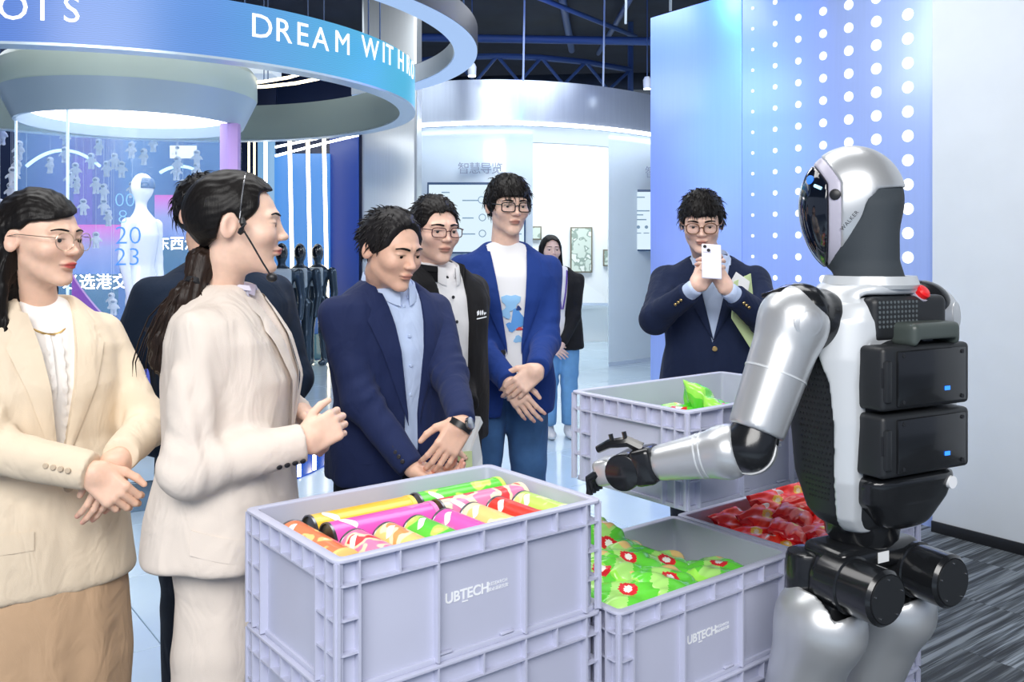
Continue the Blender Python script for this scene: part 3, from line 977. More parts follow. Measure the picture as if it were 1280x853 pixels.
# two warm arcs of light seen through the ring
for pts, nm in (([(300, 105), (330, 102), (360, 97), (385, 90), (400, 84)], 'short'), ([(300, 110), (335, 108), (370, 104), (405, 97), (432, 88)], 'long')):
    q = [P(x, y, 6.9 if nm == 'short' else 6.6) for x, y in pts]
    o = MB().tube(q, 0.012, 8).build('light_arc', m_led_warm)
    tag(o, 'upper warm curved light tube inside the LED ring' if nm == 'short' else 'lower warm curved light tube inside the LED ring', 'lamp', 'warm curved light tubes')
    for i in (1, 3):
        MB().cyl(q[i], (q[i].x, q[i].y, 4.6), 0.004, n=6).build('hanging_rod', m_pipe, o)
hb = flat('ceiling_speaker_box', 283, 340, 66, 92, 7.2, pm('white_lit_box', (0.8, 0.88, 0.95), 0.4, emit=(0.8, 0.9, 1), estr=0.15), None, 0.3)
tag(hb, 'white lit box hanging behind the LED ring above the lilac post', 'light box')
MB().cyl((hb.data.vertices[0].co.x + 0.1, 7.35, 3.0), (hb.data.vertices[0].co.x + 0.1, 7.35, 4.6), 0.006, n=6).build('hanging_rod', m_pipe, hb)

# timeline boards behind the showcase
tl = empty('timeline_display', (0, 0, 0), 0, 'pink and blue timeline boards with white Chinese lettering behind the showcase', 'display')
m_pinkblue = ramp_emis('pink_to_blue_screen', 2, [(0, (0.16, 0.30, 0.85)), (0.55, (0.40, 0.42, 0.92)), (0.88, (0.80, 0.20, 0.85)), (1, (0.88, 0.10, 0.72))], 0.9)
m_bluescr = ramp_emis('blue_timeline_screen', 0, [(0, (0.02, 0.10, 0.40)), (0.25, (0.10, 0.16, 0.62)), (0.4, (0.16, 0.10, 0.55)), (0.6, (0.12, 0.28, 0.75)), (0.8, (0.03, 0.10, 0.42)), (1, (0.05, 0.16, 0.5))], 0.7)
def bent(name, pxa, pxb, pya, pyb, Y, sag, mat, n=12, slant=0):
    mb = MB()
    def fn(u, v):
        k = 4 * u * (1 - u)
        return P(pxa + (pxb - pxa) * u, pyb + (pya - pyb) * v + slant * u, Y - sag * k)
    mb.grid(fn, n, 2)
    return mb.build(name, mat, tl, thick=0.02)
bent('backdrop', 22, 285, 140, 420, 8.6, 0.3, m_bluescr)
bent('screen', 97, 147, 281, 345, 8.0, 0.15, m_pinkblue)
bent('screen', 152, 172, 281, 330, 8.1, 0.05, m_pinkblue)
bent('screen', 196, 240, 244, 305, 8.0, 0.15, m_pinkblue)
bent('screen', 64, 94, 284, 350, 8.1, 0.08, m_pinkblue)
m_dkblue = emis('dusk_blue_screen', (0.04, 0.16, 0.35), 0.8)
bent('photo_strip', 68, 147, 343, 392, 7.9, 0.1, m_dkblue)
bent('photo_strip', 190, 240, 300, 345, 7.9, 0.1, m_dkblue)
m_violet = emis('violet_screen', (0.22, 0.12, 0.75), 0.7)
for px in (92, 100, 108):
    bent('fin', px, px + 6, 196, 284, 8.2, 0.0, m_violet, 2)
text_obj('lettering', '必选港交所上', 0.142, m_led_w, tl, P(78, 360, 7.7), (1, 0, 0), (0, 0, 1), 0.002, spacing=1.0)
text_obj('lettering', '东西沙', 0.125, m_led_w, tl, P(194, 311, 7.7), (1, 0, 0), (0, 0, 1), 0.002)
for k, (x0, x1, yt, ye) in enumerate(((33, 125, 188, 208), (200, 250, 208, 216))):
    q = [P(x0 + (x1 - x0) * i / 24, ye - (ye - yt) * 4 * (i / 24) * (1 - i / 24), 7.5) for i in range(25)]
    MB().tube(q, 0.014, 6).build('light_line', emis('ice_blue_led', (0.5, 0.85, 1.0), 2), tl)
flat('white_notice', 60, 104, 150, 166, 7.4, emis('white_notice_face', (0.9, 0.96, 1), 1.2), tl, 0.01)
flat('white_notice', 212, 246, 182, 198, 7.4, MATS['white_notice_face'], tl, 0.01)

# small white figures hanging on strings
m_fig = pm('white_figure_plastic', (0.82, 0.84, 0.92), 0.35)
def fig_sdf(p):
    d = ell(p, (0, 0, 0.083), (0.030, 0.028, 0.027))
    d = smin(d, rbox(p, (0, 0, 0.035), (0.027, 0.02, 0.025), 0.012), 0.006)
    for s in (-1, 1):
        d = smin(d, cap(p, (s * 0.028, 0, 0.05), (s * 0.045, -0.008, 0.028), 0.010, 0.009), 0.006)
        d = smin(d, cap(p, (s * 0.013, 0, 0.015), (s * 0.015, 0, -0.02), 0.012, 0.012), 0.005)
        d = smin(d, ell(p, (s * 0.016, -0.005, -0.028), (0.014, 0.018, 0.009)), 0.005)
    return d
fig0 = empty('hanging_figure')
sdf_obj('figure_body', fig_sdf, (-0.07, -0.05, -0.05), (0.07, 0.05, 0.12), 0.008, m_fig, fig0)
sdf_obj('face_plate', lambda p: np.maximum(ell(p, (0, -0.002, 0.083), (0.024, 0.029, 0.018)), p[:, 1] + 0.012), (-0.04, -0.045, 0.05), (0.04, 0.01, 0.11), 0.005, pm('figure_face_grey', (0.25, 0.27, 0.35), 0.3), fig0)
MB().cyl((0, 0, 0.105), (0, 0, 0.30), 0.0012, n=5).build('string', m_fig, fig0)
fpos = [(2, 170), (14, 187), (2, 204), (16, 222), (4, 240), (14, 251), (0, 262),
        (54, 205), (64, 190), (82, 172), (86, 212), (98, 198), (96, 232), (116, 182), (118, 208), (120, 232), (122, 258), (128, 198), (130, 240), (128, 272),
        (150, 184), (152, 212), (158, 236), (178, 176), (180, 196), (214, 214), (210, 188), (222, 206), (240, 196), (216, 232), (246, 214), (112, 300), (124, 378), (142, 384), (96, 258), (70, 222)]
ordn = ['first', 'second', 'third', 'fourth', 'fifth', 'sixth', 'seventh', 'eighth', 'ninth', 'tenth', 'eleventh', 'twelfth', 'thirteenth', 'fourteenth', 'fifteenth', 'sixteenth', 'seventeenth', 'eighteenth',
        'nineteenth', 'twentieth', 'twenty-first', 'twenty-second', 'twenty-third', 'twenty-fourth', 'twenty-fifth', 'twenty-sixth', 'twenty-seventh', 'twenty-eighth', 'twenty-ninth', 'thirtieth']
lft = sorted([q for q in fpos if q[0] < 25], key=lambda q: q[1]); beh = sorted([q for q in fpos if q[0] >= 25])
for k, (px, py) in enumerate(fpos):
    q = P(px, py, 7.2 if px > 25 else 7.0)
    o = fig0 if k == 0 else copy_tree(fig0)
    s_ = 0.95 if px > 25 else 1.1
    o.scale = (s_, s_, s_)
    o.location = (q.x, q.y + 0.11 * (k % 3), q.z - 0.035)
    o.rotation_euler = (0, 0, rnd.uniform(-0.5, 0.5))
    stg = [c_ for c_ in o.children if c_.name.startswith('string')][0]
    kz = ((2.95 - (q.z - 0.035)) / s_ - 0.105) / 0.195          # the string reaches up to the rail
    stg.scale = (1, 1, kz); stg.location = (0, 0, 0.105 - 0.105 * kz)
    if px < 25:
        tag(o, 'small white spaceman figure left of the showcase, %s from the top' % ordn[lft.index((px, py))], 'figurine', 'small white figures left of the showcase')
    else:
        tag(o, 'small white spaceman figure behind the showcase glass, %s from the left' % ordn[beh.index((px, py))], 'figurine', 'small white figures behind the showcase glass')

for Yr in (7.0, 7.11, 7.2, 7.22, 7.31, 7.42):
    lf = Yr in (7.0, 7.11, 7.22)
    a_, b_ = (P(-8, 0, Yr), P(22, 0, Yr)) if lf else (P(40, 0, Yr), P(262, 0, Yr))
    rl_ = MB().box(((a_.x + b_.x) / 2, Yr, 2.955), (b_.x - a_.x, 0.012, 0.012)).build('hanging_rail', m_pipe)
    tag(rl_, ('short' if lf else 'long') + ' dark rail carrying the hanging figures, ' + {7.0: 'front', 7.11: 'middle', 7.22: 'back', 7.2: 'front', 7.31: 'middle', 7.42: 'back'}[Yr] + (' one left of the showcase' if lf else ' one behind the showcase'), 'rail', 'rails carrying the hanging figures')
    for x in (a_.x + 0.05, b_.x - 0.05):
        MB().cyl((x, Yr, 2.95), (x, Yr, 4.6), 0.004, n=6).build('rail_rod', m_pipe, rl_)
# ================================================================== PEOPLE: LIBRARY
def skin_mat():
    m = bpy.data.materials.new('skin'); m.use_nodes = True
    nt = m.node_tree; b = nt.nodes['Principled BSDF']
    at = nt.nodes.new('ShaderNodeAttribute'); at.attribute_name = 'tint'
    n = nt.nodes.new('ShaderNodeTexNoise'); n.inputs['Scale'].default_value = 60; n.inputs['Detail'].default_value = 4
    tc = nt.nodes.new('ShaderNodeTexCoord'); nt.links.new(tc.outputs['Object'], n.inputs['Vector'])
    r = nt.nodes.new('ShaderNodeMapRange'); r.inputs[1].default_value = 0.3; r.inputs[2].default_value = 0.7; r.inputs[3].default_value = 0.95; r.inputs[4].default_value = 1.05
    nt.links.new(n.outputs[0], r.inputs[0])
    s = nt.nodes.new('ShaderNodeVectorMath'); s.operation = 'SCALE'
    nt.links.new(at.outputs['Color'], s.inputs[0]); nt.links.new(r.outputs[0], s.inputs['Scale']); nt.links.new(s.outputs[0], b.inputs['Base Color'])
    b.inputs['Roughness'].default_value = 0.48
    b.inputs['Subsurface Weight'].default_value = 0.12
    b.inputs['Subsurface Radius'].default_value = (0.010, 0.004, 0.002)
    b.inputs['Subsurface Scale'].default_value = 0.5
    return m
m_skin = skin_mat()
m_hair = pm('black_hair', (0.007, 0.006, 0.006), 0.42, spec=0.22, noise=0.3, nscale=14, bump=0.3, bscale=30, stretch=(14, 14, 1.2))
m_hair_br = pm('dark_brown_hair', (0.020, 0.012, 0.009), 0.42, spec=0.25, noise=0.4, nscale=14, bump=0.35, bscale=30, stretch=(14, 14, 1.2))
m_eyew = pm('eye_white', (0.75, 0.73, 0.70), 0.25)
m_iris = pm('dark_iris', (0.012, 0.008, 0.006), 0.12)
m_lens = pm('spectacle_lens', (0.3, 0.35, 0.4), 0.03, alpha=0.05)
m_shoe = pm('black_shoe_leather', (0.012, 0.012, 0.014), 0.3)

def cloth(name, col, rough=0.85, sheen=0.3, weave=0.25, noise=0.05, scale=700):
    m = pm(name, col, rough, noise=noise, nscale=9, bump=weave, bscale=scale, sheen=0.04, spec=0.25)
    nt = m.node_tree
    b = nt.nodes['Principled BSDF']
    tc = [n for n in nt.nodes if n.type == 'TEX_COORD'][0]
    mp = nt.nodes.new('ShaderNodeMapping'); mp.inputs['Scale'].default_value = (1, 1, 0.55); mp.inputs['Rotation'].default_value = (0.5, 0.4, 0.3)
    n = nt.nodes.new('ShaderNodeTexNoise'); n.inputs['Scale'].default_value = 13; n.inputs['Detail'].default_value = 2.5; n.inputs['Distortion'].default_value = 0.8
    nt.links.new(tc.outputs['Object'], mp.inputs[0]); nt.links.new(mp.outputs[0], n.inputs['Vector'])
    bp = nt.nodes.new('ShaderNodeBump'); bp.inputs['Strength'].default_value = 0.35; bp.inputs['Distance'].default_value = 0.03
    nt.links.new(n.outputs[0], bp.inputs['Height'])
    old = b.inputs['Normal'].links[0].from_node
    nt.links.new(bp.outputs[0], old.inputs['Normal'])
    return m

def unit(v):
    v = np.asarray(v, float); return v / np.linalg.norm(v)

def ik(sh, wr, l1, l2, pole):
    sh = np.asarray(sh, float); wr = np.asarray(wr, float)
    d = wr - sh; L = np.linalg.norm(d)
    if L > (l1 + l2) * 0.985:
        k = L / ((l1 + l2) * 0.985); l1 *= k; l2 *= k
    u = d / L
    x = (l1 * l1 - l2 * l2 + L * L) / (2 * L)
    h = math.sqrt(max(l1 * l1 - x * x, 0))
    pole = np.asarray(pole, float); pole = pole - (pole @ u) * u; pole /= np.linalg.norm(pole)
    return sh + u * x + pole * h

HEAD_M = dict(jaw=0.92, neck=0.054, brow=0.8, w=1.0, nose=0.86, open=0.8)
HEAD_F = dict(jaw=0.80, neck=0.044, brow=0.35, w=0.97, nose=0.78, open=1.0)

def head_sdf(k, nb):
    """face, cranium, ears and neck; nb = neck base in the head's own frame"""
    w = k['w']; j = k['jaw']
    def f(p):
        q = p.copy(); q[:, 0] = np.abs(q[:, 0])              # symmetric
        q[:, 2] = np.where(q[:, 2] < 0, q[:, 2] * k.get('zs', 1.10), q[:, 2])
        d = ell(q, (0, 0.012, 0.025), (0.076 * w, 0.096, 0.083))
        d = smin(d, ell(q, (0, -0.026, -0.032), (0.064 * w * (0.5 + 0.5 * j), 0.066, 0.088)), 0.03)
        d = smin(d, cap(q, (0.047 * w * j, -0.004, -0.058), (0.012, -0.066, -0.102), 0.021 * j, 0.016), 0.022)
        d = smin(d, ell(q, (0.037 * w, -0.058, -0.024), (0.028, 0.029, 0.026)), 0.02)
        d = smin(d, ell(q, (0, -0.075, -0.106), (0.018 * j, 0.015, 0.013)), 0.016)
        d = smin(d, cap(q, (0.010, -0.085, 0.026), (0.046 * w, -0.074, 0.024), 0.008 * k['brow'] + 0.004, 0.006), 0.014)
        d = smax(d, -ell(q, (0.031 * w, -0.104, 0.004), (0.019, 0.0165, 0.0125)), 0.012)
        d = smin(d, ell(q, (0.031 * w, -0.0745, 0.004), (0.0165, 0.0145, 0.0135)), 0.004)
        d = smax(d, -ell(q, (0.0315 * w, -0.091, 0.0020), (0.0135, 0.006, 0.0034 * k['open'])), 0.0015)
        n = k['nose']
        d = smin(d, cap(q, (0, -0.084, 0.014), (0, -0.084 - 0.025 * n, -0.024), 0.0075, 0.0105 * n), 0.012)
        d = smin(d, ell(q, (0, -0.083 - 0.026 * n, -0.027), (0.0125 * n, 0.0115, 0.0095)), 0.006)
        d = smin(d, ell(q, (0.0125 * n, -0.097, -0.030), (0.0085, 0.011, 0.0075)), 0.005)
        d = smax(d, -ell(q, (0.006, -0.105, -0.0385), (0.0035, 0.005, 0.003)), 0.003)
        d = smin(d, ell(q, (0, -0.0895, -0.0585), (0.0215, 0.0125, 0.0062)), 0.006)
        d = smin(d, ell(q, (0, -0.0875, -0.0685), (0.0185, 0.0125, 0.0068)), 0.006)
        d = smax(d, -cap(q, (0, -0.1035, -0.0632), (0.023, -0.094, -0.0638), 0.0022, 0.0012), 0.002)
        Re = rotmat('Z', -0.35) @ rotmat('X', 0.15)
        e = ell(q, (0.079 * w, 0.012, -0.006), (0.0075, 0.019, 0.031), Re)
        e = smax(e, -ell(q, (0.086 * w, 0.006, -0.002), (0.006, 0.011, 0.019), Re), 0.004)
        d = smin(d, e, 0.006)
        d = smin(d, cap(p, (0, 0.018, -0.075), nb, k['neck'], k['neck'] * 1.08), 0.022)
        return d
    return f

def head_tint(skin, lip, k, blush=0.12):
    skin = np.array(skin); lip = np.array(lip)
    def f(v):
        w = k['w']
        v = v.copy(); v[:, 2] = np.where(v[:, 2] < 0, v[:, 2] * k.get('zs', 1.10), v[:, 2])
        x = np.abs(v[:, 0])
        c = np.repeat(skin[None, :], len(v), 0)
        g = lambda cx, cy, cz, r: np.exp(-(((x - cx) ** 2 + (v[:, 1] - cy) ** 2 + (v[:, 2] - cz) ** 2) / (r * r)))
        bl = blush * (g(0.040 * w, -0.08, -0.030, 0.026) + 0.8 * g(0, -0.11, -0.028, 0.015) + 0.8 * g(0.084 * w, 0.015, -0.005, 0.03))
        c = c * (1 - bl[:, None] * np.array([0.1, 0.55, 0.5]))
        e = np.clip(1.5 - 1.3 * np.sqrt((x / 0.0205) ** 2 + ((v[:, 2] + 0.0635) / 0.0095) ** 2), 0, 1) * (v[:, 1] < -0.07)
        e = np.clip(e * 2.0, 0, 1)
        c = c * (1 - e[:, None]) + lip * e[:, None]
        ln = np.exp(-((v[:, 2] + 0.0636) / 0.0016) ** 2) * (x < 0.024) * (v[:, 1] < -0.08)
        c = c * (1 - 0.55 * ln[:, None])
        # lash line
        sl = np.exp(-(((x - 0.0315 * w) / 0.0155) ** 6)) * np.exp(-((v[:, 2] - 0.0058) / 0.0018) ** 2) * (v[:, 1] < -0.07)
        c = c * (1 - 0.8 * sl[:, None])
        return np.concatenate([c, np.ones((len(v), 1))], 1)
    return f

def hand_sdf(wr, fdir, dors, side, curl=(20, 25, 15), spread=4, thumb=(0.75, 0.62, -0.25), s=1.0, per=None, tcurl=20, fore=None):
    """wr wrist, fdir finger direction, dors back-of-hand normal, side +1 right hand / -1 left hand"""
    wr = np.asarray(wr, float)
    X = unit(fdir); Z = np.asarray(dors, float); Z = unit(Z - (Z @ X) * X); Y = np.cross(Z, X) * side
    R = np.stack([X, Y, Z], 1)
    prims = []
    yo = [0.029, 0.010, -0.0095, -0.028]
    ln = [(0.044, 0.026, 0.021), (0.049, 0.030, 0.022), (0.045, 0.028, 0.021), (0.035, 0.021, 0.019)]
    bx = [0.088, 0.092, 0.088, 0.080]
    for i in range(4):
        cu = per[i] if per else curl
        a = math.radians(spread * (1.5 - i))
        p0 = np.array([bx[i], yo[i], 0.002]); ang = 0
        rr = [0.0098, 0.0088, 0.0080, 0.0066]
        if i == 3: rr = [r * 0.88 for r in rr]
        for j in range(3):
            ang += math.radians(cu[j])
            dr = np.array([math.cos(ang) * math.cos(a), math.cos(ang) * math.sin(a), -math.sin(ang)])
            p1 = p0 + dr * ln[i][j]
            prims.append((p0, p1, rr[j], rr[j + 1], i))
            p0 = p1
    td = unit(thumb); p0 = np.array([0.018, 0.024, -0.006])
    t1 = p0 + td * 0.046
    t2d = unit(td + math.radians(tcurl) * np.array([0.9, -0.7, -0.2])); t2 = t1 + t2d * 0.033
    t3d = unit(t2d + math.radians(tcurl) * np.array([0.8, -0.6, -0.1])); t3 = t2 + t3d * 0.026
    tp = [(p0, t1, 0.0150, 0.0118), (t1, t2, 0.0112, 0.0100), (t2, t3, 0.0100, 0.0078)]
    def f(p):
        q = ((p - wr) @ R) / s
        qs = q * np.array([1, 1, 1.0])
        d = rbox(qs, (0.048, 0.0, 0.0), (0.047, 0.039, 0.0135), 0.0125)
        wq = q * np.array([1, 1, 1.35])
        if fore is None:
            d = smin(d, cap(wq, (-0.05, 0, 0), (0.02, 0, 0), 0.0265, 0.029), 0.015)
        else:
            d = smin(d, cap(q, (0.014, 0, 0), (0.02, 0, 0), 0.021, 0.021), 0.02)
            d = smin(d, cap(p, wr - unit(fore) * 0.05, wr, 0.025 * s, 0.0235 * s) / s, 0.022)
        d = smin(d, ell(q, (0.03, 0.024, -0.010), (0.032, 0.016, 0.013)), 0.010)
        fd = None
        for i in range(4):
            c = None
            for a, b, r1, r2, ii in prims:
                if ii == i:
                    e = cap(q, a, b, r1, r2)
                    c = e if c is None else smin(c, e, 0.003)
            fd = c if fd is None else np.minimum(fd, c)
        d = smin(d, fd, 0.007)
        t = None
        for a, b, r1, r2 in tp:
            e = cap(q, a, b, r1, r2); t = e if t is None else smin(t, e, 0.003)
        d = smin(d, t, 0.008)
        return d * s
    f.wr = wr
    f.center = wr + R @ np.array([0.075, 0, -0.015]) * s
    f.tips = [wr + R @ (pr[1] * s) for pr in prims if True][2::3]
    f.R = R
    return f

def hair_strands(mb, pts, rs, n=4):
    mb.tube(pts, rs, n)

class Person:
    def __init__(self, name, label, loc, rz, H, sex='m', skin=(0.74, 0.46, 0.34), lip=(0.50, 0.22, 0.17), head_yaw=0, head_pitch=0, head_roll=0, head_pos=None,
                 lod=1.0, hs=1.0, build=1.0, group=None, lean=0.0):
        self.root = empty(name, loc, rz, label, 'person')
        if group: self.root['group'] = group
        self.loc = np.array(loc, float); self.rz = rz; self.H = H; self.s = H / 1.72; self.sex = sex
        self.skin = skin; self.lip = lip; self.lod = lod; self.hs = hs; self.b = build
        self.k = dict(HEAD_M if sex == 'm' else HEAD_F)
        R = rotmat('Z', rz)
        self.R = R
        H_ = H
        if head_pos is None:
            self.hc = np.array([0, -0.02, H - 0.108 * hs])
        else:
            self.hc = self.local(head_pos)
        self.Rh = rotmat('Z', math.radians(head_yaw)) @ rotmat('X', math.radians(head_pitch)) @ rotmat('Y', math.radians(head_roll))
        self.nb = np.array([0, 0.022, 0.825 * H])
        self.hands = []; self.arms = []
        self.shw = (0.178 if sex == 'm' else 0.155) * self.s * build
    def local(self, w):
        w = np.array(tuple(w), float)
        return (w - self.loc) @ self.R
    def px(self, x, y, Y): return self.local(P(x, y, Y))
    def dirl(self, v): return np.asarray(v, float) @ self.R
    def h2p(self, v): return np.asarray(v, float) * self.hs @ self.Rh.T + self.hc
    # ---- skin
    def finish_body(self, extra=None):
        nb = (self.nb - self.hc) @ self.Rh / self.hs
        f = head_sdf(self.k, nb)
        lo = np.array([-0.11, -0.135, min(-0.14, nb[2] - 0.05)]); hi = np.array([0.11, 0.13, 0.125])
        lo[1] = min(lo[1], nb[1] - 0.07); hi[1] = max(hi[1], nb[1] + 0.07)
        v, fa = surface_nets(f, lo, hi, 0.0026 * self.lod)
        v = relax(v, fa, 1, 0.35)
        c = head_tint(self.skin, self.lip, self.k)(v)
        V = [self.h2p(v)]; Fa = [fa]; Cc = [c]
        n = len(v)
        for hf in self.hands:
            v, fa = surface_nets(hf, hf.center - 0.145, hf.center + 0.145, 0.0027 * self.lod)
            v = relax(v, fa, 1, 0.4)
            V.append(v); Fa.append(fa + n); n += len(v)
            c = np.repeat(np.array([list(self.skin) + [1.0]]), len(v), 0)
            if len(hf.tips):
                tp = np.array(hf.tips)
                dd = np.min(np.linalg.norm(v[:, None, :] - tp[None], axis=2), axis=1)
                g = np.exp(-(dd / 0.016) ** 2)[:, None]
                c[:, :3] *= 1 - g * np.array([0.02, 0.22, 0.18])
            Cc.append(c)
        Va = np.concatenate(V); Fl = np.concatenate(Fa).tolist(); Ca = np.concatenate(Cc)
        # bare arms inside the sleeves join the hands to the neck, so the body is one surface
        off = len(V[0]); newv = []; newc = []
        for hi, hf in enumerate(self.hands):
            hv = V[hi + 1]
            sh, el, wr = min(self.arms, key=lambda a: np.linalg.norm(a[2] - hf.wr))
            chain = [wr - unit(wr - el) * 0.10, el, sh, self.nb + np.array([np.sign(sh[0]) * 0.04, 0, -0.02])]
            fd = unit(wr - el); s_ = unit(np.cross(fd, [0.3, 0.2, 1.0])); t_ = np.cross(fd, s_)
            ring0 = []
            for j in range(8):
                a = 2 * PI * j / 8
                tgt = wr - fd * 0.045 + (s_ * math.cos(a) + t_ * math.sin(a)) * 0.022
                ring0.append(off + int(np.argmin(np.linalg.norm(hv - tgt, axis=1))))
            prev = ring0
            for ci, c0 in enumerate(chain):
                r_ = [0.024, 0.030, 0.034, 0.034][ci]
                cur = []
                for j in range(8):
                    a = 2 * PI * j / 8
                    cur.append(len(Va) + len(newv)); newv.append(c0 + (s_ * math.cos(a) + t_ * math.sin(a)) * r_); newc.append(list(self.skin) + [1.0])
                for j in range(8): Fl.append([prev[j], prev[(j + 1) % 8], cur[(j + 1) % 8], cur[j]])
                prev = cur
            last = []
            for j in prev:
                last.append(int(np.argmin(np.linalg.norm(V[0] - newv[j - len(Va)] - np.array([0, 0, 0.0]), axis=1))))
            for j in range(8):
                q = [prev[j], prev[(j + 1) % 8], last[(j + 1) % 8], last[j]]
                q2 = [q[0], q[1]] + ([q[2]] if q[2] != q[3] else []) + [q[3]]
                Fl.append(q2)
            off += len(hv)
        # drop degenerate faces
        Fl = [f_ for f_ in Fl if len(set(f_)) == len(f_)]
        if newv:
            Va = np.concatenate([Va, np.array(newv)]); Ca = np.concatenate([Ca, np.array(newc)])
        self.body = meshobj('body', Va, Fl, m_skin, self.root, col=Ca)
        self.face()
        return self.body
    def face(self):
        w = self.k['w']; hs = self.hs
        for s in (-1, 1):
            c = self.h2p((s * 0.031 * w, -0.0745, 0.004))
            e = MB().lathe([(0.0128 * hs * math.sin(a), -0.0128 * hs * math.cos(a)) for a in np.linspace(0.02, PI - 0.02, 10)], 14, tuple(c)).build('eye', m_eyew, self.body)
            ic = self.h2p((s * 0.0315 * w, -0.0818, 0.0022))
            M = Matrix((self.Rh @ np.array([1, 0, 0]), self.Rh @ np.array([0, 0, 1]), self.Rh @ np.array([0, -1, 0]))).transposed()
            MB().lathe([(0.0074 * hs, 0), (0.0072 * hs, 0.004 * hs), (0.0045 * hs, 0.0060 * hs)], 12, tuple(ic), M).build('iris', m_iris, self.body)
            # eyebrow
            pts = []; rs = []
            for i in range(8):
                t = i / 7
                x = 0.012 + 0.040 * t; z = (0.0235 if self.sex == 'm' else 0.0250) + 0.0048 * math.sin(t * PI * 0.75) - 0.004 * t * t
                y = -0.0925 + 0.30 * (x - 0.012) ** 1.5 * 2.4
                pts.append(self.h2p((s * x * w, y, z))); rs.append((0.0027 if self.sex == 'm' else 0.0019) * hs * (0.55 + 0.9 * math.sin(min(1, t + 0.25) * PI * 0.9)) )
            # settle the brow on the skin
            f = head_sdf(self.k, np.array([0, 0.03, -0.2]))
            q = np.array([(np.array(p_) - self.hc) @ self.Rh / hs for p_ in pts])
            q[:, 1] = -0.15
            for _ in range(40):
                q[:, 1] += np.clip(f(q), -0.01, 0.02) * 0.8
            q[:, 1] -= 0.0002
            MB().tube([self.h2p(p_) for p_ in q], rs, 6).build('eyebrow', m_hair, self.body)
    # ---- hair
    def hair(self, cutface, t=(0.012, 0.012, 0.022), c=(0, 0.014, 0.028), extra=None, mat=None, groove=0.0018, res=0.0042, gf=170, name='hair', it=1, bounds=None):
        r = np.array([0.076 * self.k['w'], 0.096, 0.083]) + np.array(t)
        def f(p):
            d = ell(p, c, r)
            an = np.arctan2(p[:, 0], p[:, 2] - 0.01 + 0.5 * (p[:, 1]))
            d = d + groove * np.sin(an * 34 + 3 * np.sin(p[:, 1] * 60)) * 0.6 + groove * fnoise(p, gf, 3)
            d = smax(d, -cutface(p), 0.006)
            if extra is not None: d = extra(p, d)
            return d
        lo, hi = bounds or ((-0.14, -0.15, -0.16), (0.14, 0.16, 0.15))
        v, fa = surface_nets(f, np.array(lo), np.array(hi), res * self.lod)
        v = relax(v, fa, it, 0.35)
        self.hair_o = meshobj(name, self.h2p(v), fa, mat or m_hair, self.root)
        self.hair_f = f
        return self.hair_o
    def strands(self, roots, flow, n=6, L=0.05, r=0.0026, mat=None, lift=0.3, seed=1, drop=0.35):
        """short tapering locks: roots in head frame, flow(p) gives the direction"""
        rg = random.Random(seed)
        mb = MB()
        for p in roots:
            p = np.array(p, float); pts = []; rs = []
            l = L * rg.uniform(0.7, 1.3)
            nrm = unit(p - np.array([0, 0.014, 0.0]))
            jit = np.array([rg.gauss(0, 0.18), rg.gauss(0, 0.18), rg.gauss(0, 0.12)])
            for i in range(5):
                t = i / 4
                pts.append(self.h2p(p)); rs.append(r * self.hs * (1 - 0.85 * t) * (1.0 if i else 0.8))
                d = unit(flow(p) + jit + nrm * lift * (1 - t) - np.array([0, 0, drop * t]))
                p = p + d * l / 4
            mb.tube(pts, rs, 4)
        return tag(mb.build('hair_lock_layer', mat or m_hair, self.hair_o, sharp=180), kind='stuff')
    # ---- spectacles
    def glasses(self, mat, wdt=0.052, hgt=0.036, r=0.0013, rnd_=0.5, y=-0.108, z=0.003, temple_mat=None, half=False):
        g = empty('spectacles', parent=self.root)
        cxx = wdt / 2 + 0.0085
        for s in (-1, 1):
            pts = []
            for i in range(28):
                a = 2 * PI * i / 28
                ca, sa = math.cos(a), math.sin(a)
                e = rnd_
                x = math.copysign(abs(ca) ** e, ca) * wdt / 2; zz = math.copysign(abs(sa) ** e, sa) * hgt / 2
                xx = s * cxx + x
                pts.append(self.h2p((xx, y + 3.2 * xx * xx, z - 0.003 + zz)))
            MB().tube(pts, r * self.hs, 6, closed=True).build('rim', mat, g)
            lm = MB(); n = len(pts)
            lm.add([tuple(p) for p in pts], [tuple(range(n))]).build('lens', m_lens, g, thick=0.0006)
            e0 = (s * (cxx + wdt / 2), y + 3.2 * (cxx + wdt / 2) ** 2, z + 0.006)
            MB().tube([self.h2p(q) for q in (e0, (s * 0.076, y + 0.035, z + 0.007), (s * 0.083, -0.01, z + 0.008), (s * 0.084, 0.018, z + 0.002), (s * 0.082, 0.032, z - 0.02))], r * self.hs * 1.1, 6).build('temple', temple_mat or mat, g)
        MB().tube([self.h2p(q) for q in ((-0.0095, y + 0.0005, z), (0, y - 0.002, z + 0.004), (0.0095, y + 0.0005, z))], r * self.hs, 6).build('bridge', mat, g)
        return g
